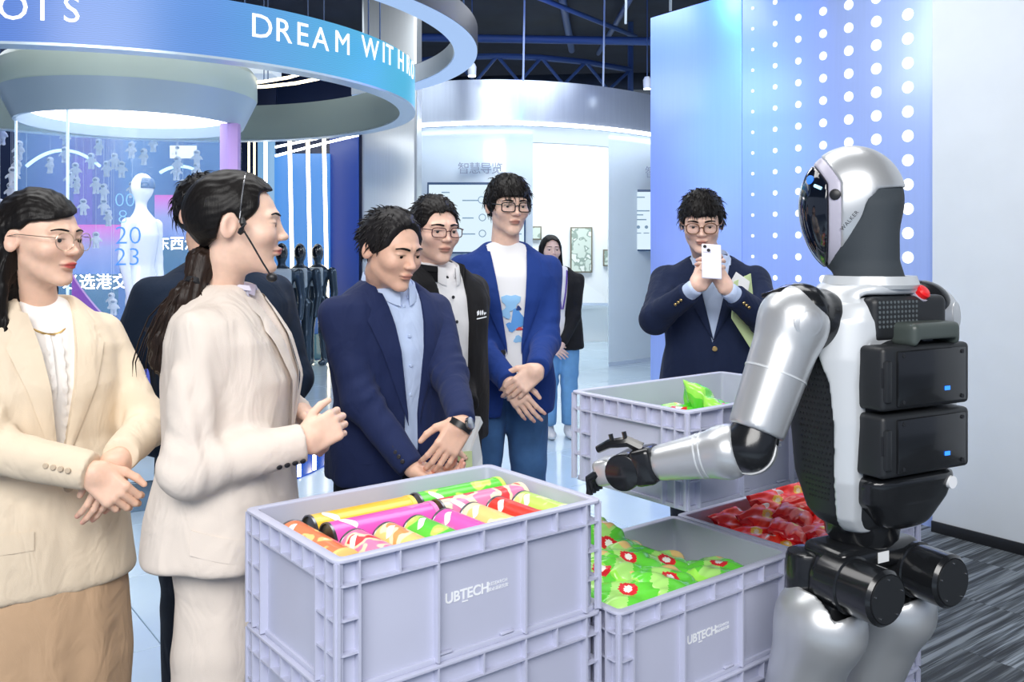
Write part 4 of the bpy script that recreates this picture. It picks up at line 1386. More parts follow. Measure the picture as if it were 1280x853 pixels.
    # ---- garments
    def torso_st(self, hem, grow=0.0, waist=1.0, bust=0.0, hemw=1.0, depth=1.0, hip=1.0):
        H = self.H; b = self.b * self.s; g = grow
        if self.sex == 'm':
            st = [(hem, 0, 0.005, (0.192 * hemw) * b + g, 0.128 * b * depth + g),
                  (0.53 * H, 0, 0.0, 0.188 * b * hip + g, 0.128 * b * depth + g),
                  (0.62 * H, 0, -0.002, 0.170 * b * waist + g, 0.120 * b * depth + g),
                  (0.72 * H, 0, 0.0, 0.192 * b + g, 0.126 * b * depth + g),
                  (0.770 * H, 0, 0.005, 0.196 * b + g, 0.112 * b + g),
                  (0.805 * H, 0, 0.012, 0.172 * b + g, 0.090 * b + g),
                  (0.828 * H, 0, 0.020, 0.115 * b + g, 0.070 * b + g),
                  (0.85 * H, 0, 0.026, 0.066 * b + g, 0.058 * b + g)]
        else:
            st = [(hem, 0, 0.01, 0.190 * b * hemw + g, 0.138 * b * depth + g),
                  (0.53 * H, 0, 0.008, 0.178 * b * hip + g, 0.132 * b * depth + g),
                  (0.63 * H, 0, 0.0, 0.145 * b * waist + g, 0.108 * b * depth + g),
                  (0.715 * H, 0, -0.008, 0.160 * b + g, 0.118 * b * depth + bust + g),
                  (0.77 * H, 0, 0.002, 0.166 * b + g, 0.100 * b + g),
                  (0.802 * H, 0, 0.012, 0.146 * b + g, 0.078 * b + g),
                  (0.826 * H, 0, 0.020, 0.096 * b + g, 0.060 * b + g),
                  (0.848 * H, 0, 0.026, 0.056 * b + g, 0.050 * b + g)]
        return [r for r in st if r[0] >= hem]
    def arm(self, side, wrist, pole=(0, 0.4, -1), r=(0.060, 0.052, 0.040), sh_off=(0, 0, 0), l1=None, l2=None, cuff=0.0):
        """side: +1 = the person's left arm (local +x)"""
        H = self.H
        sh = np.array([side * self.shw, 0.012, 0.783 * H]) + np.array(sh_off)
        wrist = np.asarray(wrist, float)
        l1 = l1 or 0.172 * H; l2 = l2 or 0.152 * H
        el = ik(sh, wrist, l1, l2, pole)
        s = self.s * (1 if self.sex == 'm' else 0.9)
        self.arms.append((sh, el, wrist))
        return dict(sh=sh, el=el, wr=wrist, r=[r[0] * s * 0.90, r[1] * s, r[2] * s], side=side, cuff=cuff)
    def sleeve_d(self, a, fold=0.004):
        sh, el, wr = a['sh'], a['el'], a['wr']; r1, r2, r3 = a['r']
        fd = unit(wr - el); ud = unit(el - sh)
        def f(p):
            d1 = cap(p, sh, el, r1, r2)
            d2 = cap(p, el, wr, r2 * 1.02, r3)
            d = smin(d1, d2, 0.03)
            # folds gathered round the elbow and along the forearm
            t = (p - el) @ (fd)
            tu = (p - el) @ (-ud)
            tt = np.where(t > 0, t, -tu)
            ring_ = np.exp(-(tt / 0.085) ** 2)
            side_ = unit(np.cross(fd, ud) + 1e-6)
            ph = (p - el) @ side_
            inner = np.clip(0.5 + ((p - el) @ unit(fd - ud)) * 12, 0, 1)
            d = d + fold * 0.9 * ring_ * inner * np.sin(tt * 120 + ph * 70) + fold * 0.55 * fnoise(p, 45, 17 + int(a['side']))
            d = smax(d, (p - wr) @ fd, 0.004)
            return d
        return f
    def garment(self, name, mat, st, arms=(), pw=2.4, open_fn=None, res=0.008, fold=0.004, k=0.022, extra=None, noise=0.005, bounds=None, it=1, parent=None):
        nz = np.array([1, 1, 0.45])
        def torso(p):
            return loft(p, st, pw)
        sl = [self.sleeve_d(a, fold) for a in arms]
        def f(p):
            d = torso(p) + noise * fnoise(p * nz, 28, 5) + noise * 0.5 * fnoise(p * np.array([1, 1, 0.25]), 75, 9)
            if open_fn is not None:
                d = smax(d, -open_fn(p), 0.005)
            for s_ in sl:
                d = smin(d, s_(p), k)
            if extra is not None: d = extra(p, d)
            return d
        z0 = st[0][0] - 0.03; z1 = self.H * 0.88
        lo = np.array([-0.3 * self.b, -0.22, z0]); hi = np.array([0.3 * self.b, 0.24, z1])
        for a in arms:
            for q in (a['el'], a['wr'], a['sh']):
                lo = np.minimum(lo, q - 0.10); hi = np.maximum(hi, q + 0.10)
        if bounds: lo, hi = np.array(bounds[0]), np.array(bounds[1])
        v, fa = surface_nets(f, lo, hi, res * self.lod)
        v = relax(v, fa, it, 0.45)
        o = meshobj(name, v, fa, mat, parent or self.root)
        self.torso_f = torso
        return o
    def front_y(self, x, z, f=None):
        f = f or self.torso_f
        x = np.atleast_1d(np.asarray(x, float)); z = np.atleast_1d(np.asarray(z, float))
        p = np.stack([x, np.full_like(x, -0.35), z], 1)
        for _ in range(50):
            p[:, 1] += np.clip(f(p), -0.02, 0.05) * 0.7
        return p[:, 1]
    def patch(self, name, mat, outline_fn, nu, nv, parent, off=0.006, thick=0.004, f=None):
        """cloth piece laid on the front of the torso; outline_fn(u, v) -> (x, z[, extra offset])"""
        uvs = [outline_fn(i / (nu - 1), j / (nv - 1)) for j in range(nv) for i in range(nu)]
        ex = np.array([q[2] if len(q) > 2 else 0.0 for q in uvs])
        x = np.array([q[0] for q in uvs]); z = np.array([q[1] for q in uvs])
        y = np.minimum(self.front_y(x, z, f), 0.0) - off - ex
        v = np.stack([x, y, z], 1)
        n = len(v)
        v2 = v.copy(); v2[:, 1] += thick
        fs = []
        for j in range(nv - 1):
            for i in range(nu - 1):
                a = j * nu + i
                fs.append((a, a + 1, a + nu + 1, a + nu)); fs.append((n + a, n + a + nu, n + a + nu + 1, n + a + 1))
        bd = [i for i in range(nu)] + [j * nu + nu - 1 for j in range(1, nv)] + [(nv - 1) * nu + i for i in range(nu - 2, -1, -1)] + [j * nu for j in range(nv - 2, 0, -1)]
        for i in range(len(bd)):
            a, b = bd[i], bd[(i + 1) % len(bd)]
            fs.append((a, n + a, n + b, b))
        mb = MB().add(v.tolist(), fs)
        return mb.build(name, mat, parent, sharp=60)
    def lapels(self, mat, parent, xc, wfn, z0, z1, width=0.075, notch=0.80):
        for s in (-1, 1):
            def fn(u, v, s=s):
                z = z0 + (z1 - z0) * v
                inner = xc(z) + s * wfn(z)
                t = v
                lw = width * min(1, (t / notch)) ** 0.9 if t < notch else width * (1 - 0.55 * (t - notch) / (1 - notch)) - (0.014 if t < notch + 0.08 else 0)
                x = inner - s * 0.006 + s * lw * u
                return (x, z + u * 0.02 * (t if t < notch else 0.6), 0.003 * math.sin(u * PI))
            self.patch('lapel', mat, fn, 7, 22, parent, off=0.007, thick=0.006)
    def collar(self, name, mat, parent, r=0.062, z=None, h=0.034, flare=0.016, span=150, drop=0.05, fwd=0.035, yc=0.022, xs=1.0, fold=0.024, tip=0.0):
        """band round the neck (open at the front); outer fold hangs down"""
        z = z if z is not None else 0.838 * self.H
        prof = [(0.0, 0.0), (0.002, h * 0.6), (0.004, h), (flare * 0.6, h * 0.9), (flare, h - fold)]
        mb = MB()
        nphi = 30
        vs = []
        for i in range(nphi + 1):
            ph = math.radians(-span + 2 * span * i / nphi)
            fr = (1 - math.cos(ph)) / 2                     # 0 at the back, 1 at the front
            for j, (dr, dz) in enumerate(prof):
                rr = r + dr
                ex = tip * fr ** 4 if j == 4 else 0
                vs.append((rr * xs * math.sin(ph), yc + rr * math.cos(ph) * (1 + 0.1 * fr) - fwd * fr, z + dz - drop * fr - ex))
        n = len(prof); fs = []
        for i in range(nphi):
            for j in range(n - 1):
                a = i * n + j
                fs.append((a, a + 1, a + n + 1, a + n))
        mb.add(vs, fs)
        return mb.build(name, mat, parent, thick=0.003, sharp=70)
    def legs(self, mat, hip_z, ankle=0.09, wid=0.094, flare=1.0, stance=0.10, shoes=m_shoe, name='trousers', res=0.012, fold=0.004):
        s = self.s * self.b; H = self.H
        def f(p):
            d = None
            for sd in (-1, 1):
                st = [(ankle, sd * stance, 0.01, 0.058 * s * flare, 0.066 * s * flare), (0.27 * H, sd * stance, 0.0, 0.068 * s * flare, 0.072 * s * flare),
                      (0.42 * H, sd * stance * 0.95, 0.0, 0.086 * s, 0.094 * s), (hip_z, sd * stance * 0.8, 0.0, wid * s, 0.112 * s)]
                e = loft(p, st, 2.2)
                d = e if d is None else smin(d, e, 0.02)
            d = d + fold * np.sin(p[:, 2] * 55 + 14 * p[:, 0]) * np.exp(-((p[:, 2] - 0.28 * H) / 0.12) ** 2) + fold * 0.6 * fnoise(p * np.array([1, 1, 0.4]), 30, 4)
            return d
        o = sdf_obj(name, f, (-0.3, -0.2, ankle - 0.02), (0.3, 0.2, hip_z + 0.03), res * self.lod, mat, self.root)
        self.shoes(shoes, stance)
        return o
    def shoes(self, mat, stance, z=0.0):
        for sd in (-1, 1):
            def f(p, sd=sd):
                d = smin(ell(p, (sd * stance, -0.075, 0.035), (0.045, 0.12, 0.036)), ell(p, (sd * stance, 0.03, 0.045), (0.038, 0.06, 0.05)), 0.03)
                d = smin(d, cap(p, (sd * stance, 0.015, 0.05), (sd * stance, 0.015, 0.11), 0.036, 0.036), 0.02)
                return np.maximum(d, -p[:, 2] + 0.002)
            sdf_obj('shoe', f, (sd * stance - 0.08, -0.22, -0.01), (sd * stance + 0.08, 0.12, 0.17), 0.009 * self.lod, mat, self.root)
    def button(self, mat, x, z, parent, r=0.008, off=0.008, f=None):
        y = float(self.front_y([x], [z], f)[0]) - off
        MB().lathe([(r * 0.8, 0.004), (r, 0.0025), (r, 0)], 12, (x, y, z), Euler((PI / 2, 0, 0)).to_matrix()).build('button', mat, parent)
# ================================================================== PEOPLE
def cut_short(zf=0.058, yf=-0.052, wav=0.006, side=0.0, back=-0.080, arch=0.0):
    def f(p):
        z_f = zf + wav * np.sin(p[:, 0] * 120) + 0.5 * wav * np.sin(p[:, 0] * 310 + 1) - arch * (p[:, 0] / 0.06) ** 2
        face = smax(p[:, 1] - yf - 0.25 * np.maximum(np.abs(p[:, 0]) - 0.04, 0), p[:, 2] - z_f, 0.012)
        zl = np.interp(p[:, 1], [-0.07, -0.03, -0.004, 0.02, 0.04, 0.11], [0.04, 0.00 + side, -0.014 + side, 0.014, -0.030, back])
        return smin(face, p[:, 2] - zl, 0.006)
    return f
def sample_roots(c, r, cut, n, seed, cond=None):
    rg = np.random.RandomState(seed); out = []
    while len(out) < n:
        u = rg.normal(size=3); u /= np.linalg.norm(u)
        p = np.array(c) + u * np.array(r) * 0.985
        if cut(p[None])[0] > 0.003 and (cond is None or cond(p)):
            out.append(p)
    return out
def whorl(w=(0.0, 0.065, 0.11), fwd=0.0):
    w = np.array(w)
    def f(p):
        d = p - w; n = unit(p - np.array([0, 0.014, 0.0]))
        d = d - (d @ n) * n
        return unit(unit(d + 1e-6) + np.array([0, -fwd, 0]))
    return f
def mens_hair(pe, cut, t, n=260, L=0.045, seed=2, mat=None, fwd=0.4, lift=0.35, drop=0.3, r=0.0026, c=(0, 0.014, 0.028), cond=None):
    pe.hair(cut, t, c=c, mat=mat)
    rr = np.array([0.076 * pe.k['w'], 0.096, 0.083]) + np.array(t)
    pe.strands(sample_roots(c, rr, cut, n, seed, cond), whorl(fwd=fwd), L=L, r=r, mat=mat, lift=lift, seed=seed, drop=drop)

m_navy_suit = cloth('navy_suit_wool', (0.014, 0.024, 0.085), 0.8)
m_navy_blazer = cloth('dark_navy_blazer_wool', (0.010, 0.018, 0.052), 0.85)
m_blue_suit = cloth('royal_blue_suit_wool', (0.012, 0.042, 0.22), 0.8)
m_blackj = cloth('black_jacket_cloth', (0.012, 0.012, 0.014), 0.85, noise=0.15)
m_cream = cloth('cream_blazer_cloth', (0.76, 0.64, 0.49), 0.85, noise=0.02)
m_ivory = cloth('ivory_blazer_cloth', (0.73, 0.65, 0.58), 0.85, noise=0.02)
m_tan = cloth('tan_skirt_cloth', (0.56, 0.38, 0.24), 0.85, noise=0.03)
m_sweater = cloth('dark_navy_sweater', (0.012, 0.022, 0.045), 0.95, scale=350, weave=0.5)
m_shirt_b = cloth('pale_blue_shirt_cotton', (0.52, 0.63, 0.86), 0.7)
m_shirt_w = cloth('white_shirt_cotton', (0.82, 0.82, 0.84), 0.7)
m_denim = cloth('blue_denim', (0.055, 0.14, 0.32), 0.85, noise=0.25, scale=500)
m_denim_l = cloth('light_blue_denim', (0.16, 0.36, 0.62), 0.85, noise=0.15)
m_dark_trs = cloth('dark_trouser_wool', (0.014, 0.018, 0.03), 0.85)
m_btn_dk = pm('dark_horn_button', (0.02, 0.02, 0.025), 0.3)
m_btn_gd = pm('gold_button', (0.75, 0.52, 0.22), 0.3, 1.0)
m_btn_iv = pm('beige_button', (0.55, 0.44, 0.32), 0.4)
m_gl_black = pm('black_spectacle_frame', (0.012, 0.010, 0.012), 0.3)
m_gl_red = pm('dark_red_spectacle_frame', (0.06, 0.015, 0.02), 0.3)
m_gl_gold = pm('thin_gold_frame', (0.55, 0.42, 0.30), 0.3, 1.0)
m_gl_tort = pm('tortoiseshell_frame', (0.16, 0.075, 0.035), 0.3)

def lin(z, zs, vs): return np.interp(z, zs, vs)
def opening(xc, wfn, yl=0.0):
    def f(p):
        return np.maximum(np.abs(p[:, 0] - xc(p[:, 2])) - wfn(p[:, 2]), p[:, 1] - yl)
    return f
def sleeve_buttons(pe, arm, mat, parent, n=3, off=0.01, side=None, start=0.02):
    fd = unit(arm['wr'] - arm['el']); 
    sd = unit(side)
    sd = unit(sd - (sd @ fd) * fd)
    for i in range(n):
        c = arm['wr'] - fd * (start + 0.017 * i) + sd * (arm['r'][2] + off)
        M = Vector(sd).to_track_quat('Z', 'Y').to_matrix()
        MB().lathe([(0.0065, 0), (0.0065, 0.003), (0.005, 0.0045)], 10, tuple(c), M).build('cuff_button', mat, parent)
def seated_on(*a): pass

# ---------------------------------------------------------------- man in the navy suit, hands folded, looking down into the crate
def navy_man():
    Y = 2.80
    base = P(487, 0, Y + 0.03)
    pe = Person('person', 'man in open navy suit and pale blue shirt, hands folded, looking down at the crate', (base.x, base.y, 0), math.radians(38), 1.625,
                head_yaw=10, head_pitch=16, head_pos=P(489, 312, Y - 0.05), build=1.05, hs=1.02)
    H = pe.H
    xc = lambda z: 0.0 * z; wf = lambda z: lin(z, [0.5 * H, 0.60 * H, 0.83 * H], [0.030, 0.024, 0.072])
    st = pe.torso_st(0.47 * H, 0.014)
    wl_ = pe.px(578, 528, 2.52); wr_ = pe.px(514, 585, 2.55)
    aL = pe.arm(1, wl_, (0.6, 0.8, -0.5), (0.07, 0.055, 0.042)); aR = pe.arm(-1, wr_, (-0.9, 0.6, -0.4), (0.07, 0.056, 0.044))
    pe.garment('shirt', m_shirt_b, pe.torso_st(0.52 * H, 0.0), res=0.01)
    jk = pe.garment('jacket', m_navy_suit, st, (aL, aR), open_fn=opening(xc, wf))
    pe.lapels(m_navy_suit, jk, xc, wf, 0.58 * H, 0.825 * H, 0.085)
    pe.collar('jacket_collar', m_navy_suit, jk, 0.074, 0.832 * H, 0.032, 0.022, 104, 0.030, 0.03, fold=0.045)
    pe.collar('shirt_collar', m_shirt_b, pe.root, 0.069, 0.848 * H, 0.036, 0.014, 168, 0.055, 0.03, tip=0.03, fold=0.03)
    for i in range(4):
        pe.button(m_shirt_b, 0.0, (0.80 - 0.055 * i) * H, jk, 0.0055, 0.003, lambda p: loft(p, pe.torso_st(0.52 * H, 0.0), 2.4))
    # pocket flap on the near side
    pe.patch('pocket_flap', m_navy_suit, lambda u, v: (-0.165 + 0.11 * u, 0.545 * H - 0.05 * v + 0.005 * u), 6, 4, jk, 0.006, 0.004)
    sleeve_buttons(pe, aR, m_btn_dk, jk, 4, 0.0, pe.dirl((0.3, -1, -0.3)))
    # hands: left over right
    fl_ = pe.dirl(np.array([-0.50, -0.28, -0.80])); 
    pe.hands = [hand_sdf(fore=wl_ - aL['el'], wr=wl_, fdir=fl_, dors=pe.dirl((0.25, -0.95, 0.15)), side=-1, curl=(22, 28, 18), s=0.98, thumb=(0.72, 0.66, -0.2)),
                hand_sdf(fore=wr_ - aR['el'], wr=wr_, fdir=pe.dirl((0.80, -0.05, -0.22)), dors=pe.dirl((-0.1, 0.3, -0.9)), side=1, curl=(30, 35, 20), s=0.96)]
    pe.finish_body()
    # wristwatch
    fd = unit(wl_ - aL['el'])
    wc = wl_ + unit(fl_) * 0.012
    w_e = empty('wristwatch', parent=pe.root)
    M = Vector(fl_).to_track_quat('Z', 'Y').to_matrix()
    MB().lathe([(0.033, -0.009), (0.036, -0.009), (0.036, 0.009), (0.033, 0.009), (0.033, -0.009)], 24, tuple(wc), M, cap=False).build('watch_strap', m_black, w_e)
    dn = unit(pe.dirl((0.85, -0.5, 0.3)))
    Mc = Vector(dn).to_track_quat('Z', 'Y').to_matrix()
    MB().lathe([(0.018, 0), (0.018, 0.008), (0.015, 0.010)], 24, tuple(wc + dn * 0.030), Mc).build('watch_case', pm('steel', (0.6, 0.62, 0.65), 0.25, 1.0), w_e)
    cut = cut_short(0.094, -0.060, 0.004, 0.0)
    mens_hair(pe, cut, (0.010, 0.010, 0.018), 380, 0.020, 4, fwd=-0.5, lift=0.35, drop=0.0, mat=pm('greying_black_hair', (0.012, 0.011, 0.012), 0.42, spec=0.22, noise=0.3, nscale=14, bump=0.3, bscale=30, stretch=(14, 14, 1.2)))
    pe.legs(m_dark_trs, 0.53 * H)
    return pe

# ---------------------------------------------------------------- man in black zip jacket and spectacles
def black_jacket_man():
    Y = 3.17
    base = P(545, 0, Y + 0.02)
    pe = Person('person', 'man in black zip jacket, white shirt and dark thin spectacles', (base.x, base.y, 0), math.radians(40), 1.69,
                skin=(0.80, 0.52, 0.41), head_yaw=-8, head_pitch=6, head_pos=P(543, 288, Y), build=0.98)
    H = pe.H
    xc = lambda z: 0.0 * z; wf = lambda z: lin(z, [0.45 * H, 0.60 * H, 0.80 * H, 0.84 * H], [0.055, 0.05, 0.062, 0.075])
    wl_ = pe.px(582, 508, 3.05); wr_ = pe.px(535, 560, 2.98)
    aL = pe.arm(1, wl_, (0.25, 1.0, -0.3), (0.070, 0.056, 0.046)); aR = pe.arm(-1, wr_, (-0.9, 0.5, -0.4), (0.072, 0.06, 0.048))
    st_s = pe.torso_st(0.5 * H, 0.0)
    pe.garment('shirt', m_shirt_w, st_s, res=0.01)
    jk = pe.garment('jacket', m_blackj, pe.torso_st(0.47 * H, 0.020, waist=1.08), (aL, aR), open_fn=opening(xc, wf), noise=0.006, fold=0.006)
    pe.collar('jacket_collar', m_blackj, jk, 0.086, 0.822 * H, 0.055, 0.010, 140, 0.03, 0.045, fold=0.02)
    pe.collar('shirt_collar', m_shirt_w, pe.root, 0.069, 0.846 * H, 0.036, 0.016, 164, 0.055, 0.03, tip=0.035, fold=0.03)
    for z in (0.815, 0.775, 0.725, 0.67, 0.615, 0.56):
        pe.button(m_btn_dk, 0.0, z * H, jk, 0.006, 0.004, lambda p: loft(p, st_s, 2.4))
    # stitched chest mark
    def mark(dx, w_, h_):
        pe.patch('chest_mark', m_logo, lambda u, v: (0.105 + dx + w_ * u, 0.735 * H + h_ * v + 0.006 * u), 3, 3, jk, 0.004, 0.002)
    for dx, w_ in ((-0.022, 0.012), (-0.007, 0.008), (0.004, 0.010), (0.017, 0.016)):
        mark(dx, w_, 0.014)
    pe.patch('chest_mark', m_logo, lambda u, v: (0.078 + 0.06 * u, 0.728 * H + 0.004 * v + 0.004 * u), 4, 2, jk, 0.004, 0.002)
    pe.hands = [hand_sdf(fore=wl_ - aL['el'], wr=wl_, fdir=pe.dirl((-0.15, -0.55, -0.75)), dors=pe.dirl((0.7, -0.6, 0.2)), side=-1, curl=(45, 55, 30), thumb=(0.8, 0.45, -0.4)),
                hand_sdf(fore=wr_ - aR['el'], wr=wr_, fdir=pe.dirl((0.6, -0.3, -0.6)), dors=pe.dirl((-0.3, -0.8, 0.3)), side=1, curl=(30, 35, 20))]
    pe.finish_body()
    cut = cut_short(0.070, -0.060, 0.003, 0.0, arch=0.012)
    mens_hair(pe, cut, (0.008, 0.010, 0.017), 300, 0.018, 5, fwd=-0.2, lift=0.4, drop=0.0)
    pe.glasses(m_gl_red, 0.050, 0.033, 0.0018, 0.55)
    pe.legs(m_dark_trs, 0.53 * H)
    return pe

# ---------------------------------------------------------------- tall man in the royal blue suit
def blue_suit_man():
    Y = 3.62
    base = P(632, 0, Y)
    pe = Person('person', 'tall man in royal blue suit jacket, white printed t-shirt, jeans and black spectacles', (base.x, base.y, 0), math.radians(10), 1.78,
                skin=(0.80, 0.54, 0.43), head_yaw=10, head_pitch=5, head_pos=P(635, 258, Y - 0.02), build=0.96)
    H = pe.H
    xc = lambda z: lin(z, [0.5 * H, 0.8 * H], [0.016, 0.0]); wf = lambda z: lin(z, [0.45 * H, 0.575 * H, 0.62 * H, 0.83 * H], [0.055, 0.032, 0.034, 0.080])
    wl_ = pe.px(672, 462, 3.28); wr_ = pe.px(636, 478, 3.30)
    aL = pe.arm(1, wl_, (0.35, 1.0, -0.3), (0.066, 0.052, 0.043)); aR = pe.arm(-1, wr_, (-0.35, 1.0, -0.3), (0.066, 0.053, 0.043))
    st_s = pe.torso_st(0.5 * H, 0.0)
    ts = pe.garment('t_shirt', pm('white_jersey', (0.84, 0.85, 0.88), 0.85, bump=0.15, bscale=500), st_s, res=0.01)
    tf = lambda p: loft(p, st_s, 2.4)
    # flat printed splashes on the shirt
    for x0, z0, wx, wz, c in ((0.0, 0.715, 0.045, 0.030, 'a'), (0.025, 0.675, 0.035, 0.040, 'b'), (-0.02, 0.69, 0.025, 0.022, 'a'), (0.03, 0.70, 0.012, 0.010, 'c'), (0.035, 0.655, 0.018, 0.006, 'd'), (0.005, 0.66, 0.03, 0.018, 'b'), (0.03, 0.632, 0.025, 0.014, 'a')):
        mm = {'a': pm('print_sky_blue', (0.30, 0.58, 0.90), 0.8), 'b': pm('print_mid_blue', (0.12, 0.36, 0.80), 0.8), 'c': pm('print_navy', (0.02, 0.05, 0.2), 0.8), 'd': pm('print_red', (0.7, 0.08, 0.08), 0.8)}[c]
        def fn(u, v, x0=x0, z0=z0, wx=wx, wz=wz):
            a = 2 * PI * u; rr = v * (1 + 0.25 * math.sin(3 * a + x0 * 90))
            return (x0 + wx * rr * math.cos(a) * 0.8, z0 * H + wz * rr * math.sin(a))
        pe.patch('shirt_print', mm, fn, 13, 3, ts, 0.004, 0.001, tf)
    jk = pe.garment('jacket', m_blue_suit, pe.torso_st(0.46 * H, 0.014), (aL, aR), open_fn=opening(xc, wf))
    pe.lapels(m_blue_suit, jk, xc, wf, 0.60 * H, 0.825 * H, 0.095)
    pe.collar('jacket_collar', m_blue_suit, jk, 0.076, 0.832 * H, 0.028, 0.022, 104, 0.030, 0.03, fold=0.045)
    pe.button(m_btn_dk, -0.035, 0.605 * H, jk, 0.011, 0.010)
    pe.hands = [hand_sdf(fore=wl_ - aL['el'], wr=wl_, fdir=pe.dirl((-0.62, -0.10, -0.55)), dors=pe.dirl((0.1, -0.95, 0.2)), side=-1, curl=(24, 30, 18), thumb=(0.75, 0.6, -0.2)),
                hand_sdf(fore=wr_ - aR['el'], wr=wr_, fdir=pe.dirl((0.55, -0.05, -0.80)), dors=pe.dirl((-0.15, -0.9, -0.1)), side=1, curl=(10, 15, 10), thumb=(0.8, 0.5, -0.2))]
    pe.finish_body()
    # mop-top fringe
    cut = cut_short(0.033, -0.050, 0.003, -0.012, -0.075)
    mens_hair(pe, cut, (0.015, 0.016, 0.026), 420, 0.034, 6, fwd=0.5, lift=0.08, drop=0.5, c=(0, 0.010, 0.026))
    pe.glasses(m_gl_black, 0.052, 0.036, 0.0024, 0.45)
    pe.legs(m_denim, 0.52 * H, stance=0.095, res=0.011)
    return pe

# ---------------------------------------------------------------- man photographing with a phone
def phone_man():
    Y = 3.80
    base = P(888, 0, Y + 0.04)
    pe = Person('person', 'man in dark navy blazer with gold buttons photographing with a phone', (base.x, base.y, 0), math.radians(-8), 1.715,
                skin=(0.82, 0.55, 0.44), head_yaw=-4, head_pitch=14, head_pos=P(877, 279, Y - 0.06), build=1.06, hs=1.04)
    H = pe.H
    xc = lambda z: 0.0 * z; wf = lambda z: lin(z, [0.63 * H, 0.66 * H, 0.84 * H], [0.0, 0.012, 0.085])
    wR = pe.px(871, 358, 3.46); wL = pe.px(909, 362, 3.46)
    aL = pe.arm(1, wL, (0.75, 0.2, -0.85), (0.074, 0.060, 0.046)); aR = pe.arm(-1, wR, (-0.75, 0.2, -0.85), (0.074, 0.060, 0.046))
    wR2 = wR + unit(aR['el'] - wR) * 0.045; wL2 = wL + unit(aL['el'] - wL) * 0.045
    st_s = pe.torso_st(0.5 * H, 0.0)
    sR = dict(aR); sL = dict(aL)
    for s_ in (sR, sL): s_['r'] = [0.04, 0.036, 0.035]
    pe.garment('shirt', m_shirt_b, st_s, (sR, sL), res=0.009, fold=0.001)
    aR['wr'] = wR2; aL['wr'] = wL2
    jk = pe.garment('jacket', m_navy_blazer, pe.torso_st(0.44 * H, 0.014, hemw=1.02), (aL, aR), open_fn=opening(xc, wf))
    pe.lapels(m_navy_blazer, jk, xc, wf, 0.64 * H, 0.822 * H, 0.085)
    pe.collar('jacket_collar', m_navy_blazer, jk, 0.076, 0.832 * H, 0.03, 0.022, 104, 0.030, 0.03, fold=0.045)
    pe.collar('shirt_collar', m_shirt_b, pe.root, 0.069, 0.846 * H, 0.036, 0.018, 160, 0.055, 0.03, tip=0.035, fold=0.03)
    for z in (0.622, 0.555):
        pe.button(m_btn_gd, 0.006, z * H, jk, 0.011, 0.006)
    for sx in (-1, 1):
        pe.patch('pocket_flap', m_navy_blazer, lambda u, v, sx=sx: (sx * 0.125 - 0.055 + 0.11 * u, 0.555 * H - 0.045 * v), 6, 4, jk, 0.006, 0.004)
    sleeve_buttons(pe, aR, m_btn_gd, jk, 3, 0.002, (-0.2, -1, -0.2)); sleeve_buttons(pe, aL, m_btn_gd, jk, 3, 0.002, (0.2, -1, -0.2))
    pe.hands = [hand_sdf(fore=wR - aR['el'], wr=wR, fdir=pe.dirl((0.42, -0.10, 0.62)), dors=pe.dirl((-0.45, -0.85, 0.2)), side=1, curl=(28, 40, 25), spread=2, thumb=(0.8, 0.45, -0.35)),
                hand_sdf(fore=wL - aL['el'], wr=wL, fdir=pe.dirl((-0.40, -0.10, 0.62)), dors=pe.dirl((0.5, -0.82, 0.2)), side=-1, curl=(28, 40, 25), spread=2, thumb=(0.95, 0.35, -0.2))]
    pe.finish_body()
    cut = cut_short(0.040, -0.050, 0.006, -0.008, -0.075, arch=0.0)
    mens_hair(pe, cut, (0.012, 0.014, 0.027), 420, 0.026, 8, fwd=0.3, lift=0.35, drop=0.3)
    pe.glasses(m_gl_tort, 0.050, 0.042, 0.0024, 0.8)
    pe.legs(m_dark_trs, 0.53 * H)
    # the phone
    ph = empty('mobile_phone', label='pale lilac mobile phone held up by the man in the navy blazer', cat='phone')
    c = P(889.5, 327, 3.40)
    ph.location = c; ph.rotation_euler = (math.radians(-30), math.radians(4), math.radians(-4))
    MB().box((0, 0, 0), (0.074, 0.008, 0.150)).build('phone_body', pm('pale_lilac_phone', (0.78, 0.78, 0.90), 0.25), ph, bevel=0.0038, seg=3)
    MB().box((-0.018, -0.005, 0.052), (0.030, 0.003, 0.032)).build('camera_plate', pm('lilac_plate', (0.72, 0.72, 0.86), 0.2), ph, bevel=0.001)
    for dx, dz in ((-0.026, 0.060), (-0.012, 0.044)):
        MB().cyl((dx, -0.0062, dz), (dx, -0.0085, dz), 0.0068, n=16).build('camera_lens', m_black, ph)
    # folded brochure tucked under the arm
    br = empty('brochure', label='pale green and white folded brochure under the photographing man arm', cat='brochure')
    q = [P(917, 352, 3.58), P(938, 342, 3.60), P(941, 372, 3.62), P(944, 404, 3.63), P(943, 432, 3.64), P(938, 436, 3.63), P(914, 398, 3.58)]
    MB().add([tuple(v) for v in q], [tuple(range(len(q)))]).build('page', pm('pale_green_paper', (0.62, 0.76, 0.40), 0.6), br, thick=0.003, smooth=False)
    q = [P(909, 360, 3.575), P(920, 340, 3.585), P(937, 352, 3.59), P(935, 363, 3.59), P(922, 368, 3.585)]
    MB().add([tuple(v) for v in q], [tuple(range(len(q)))]).build('page', pm('white_paper', (0.85, 0.87, 0.88), 0.6), br, thick=0.003, smooth=False)
    return pe
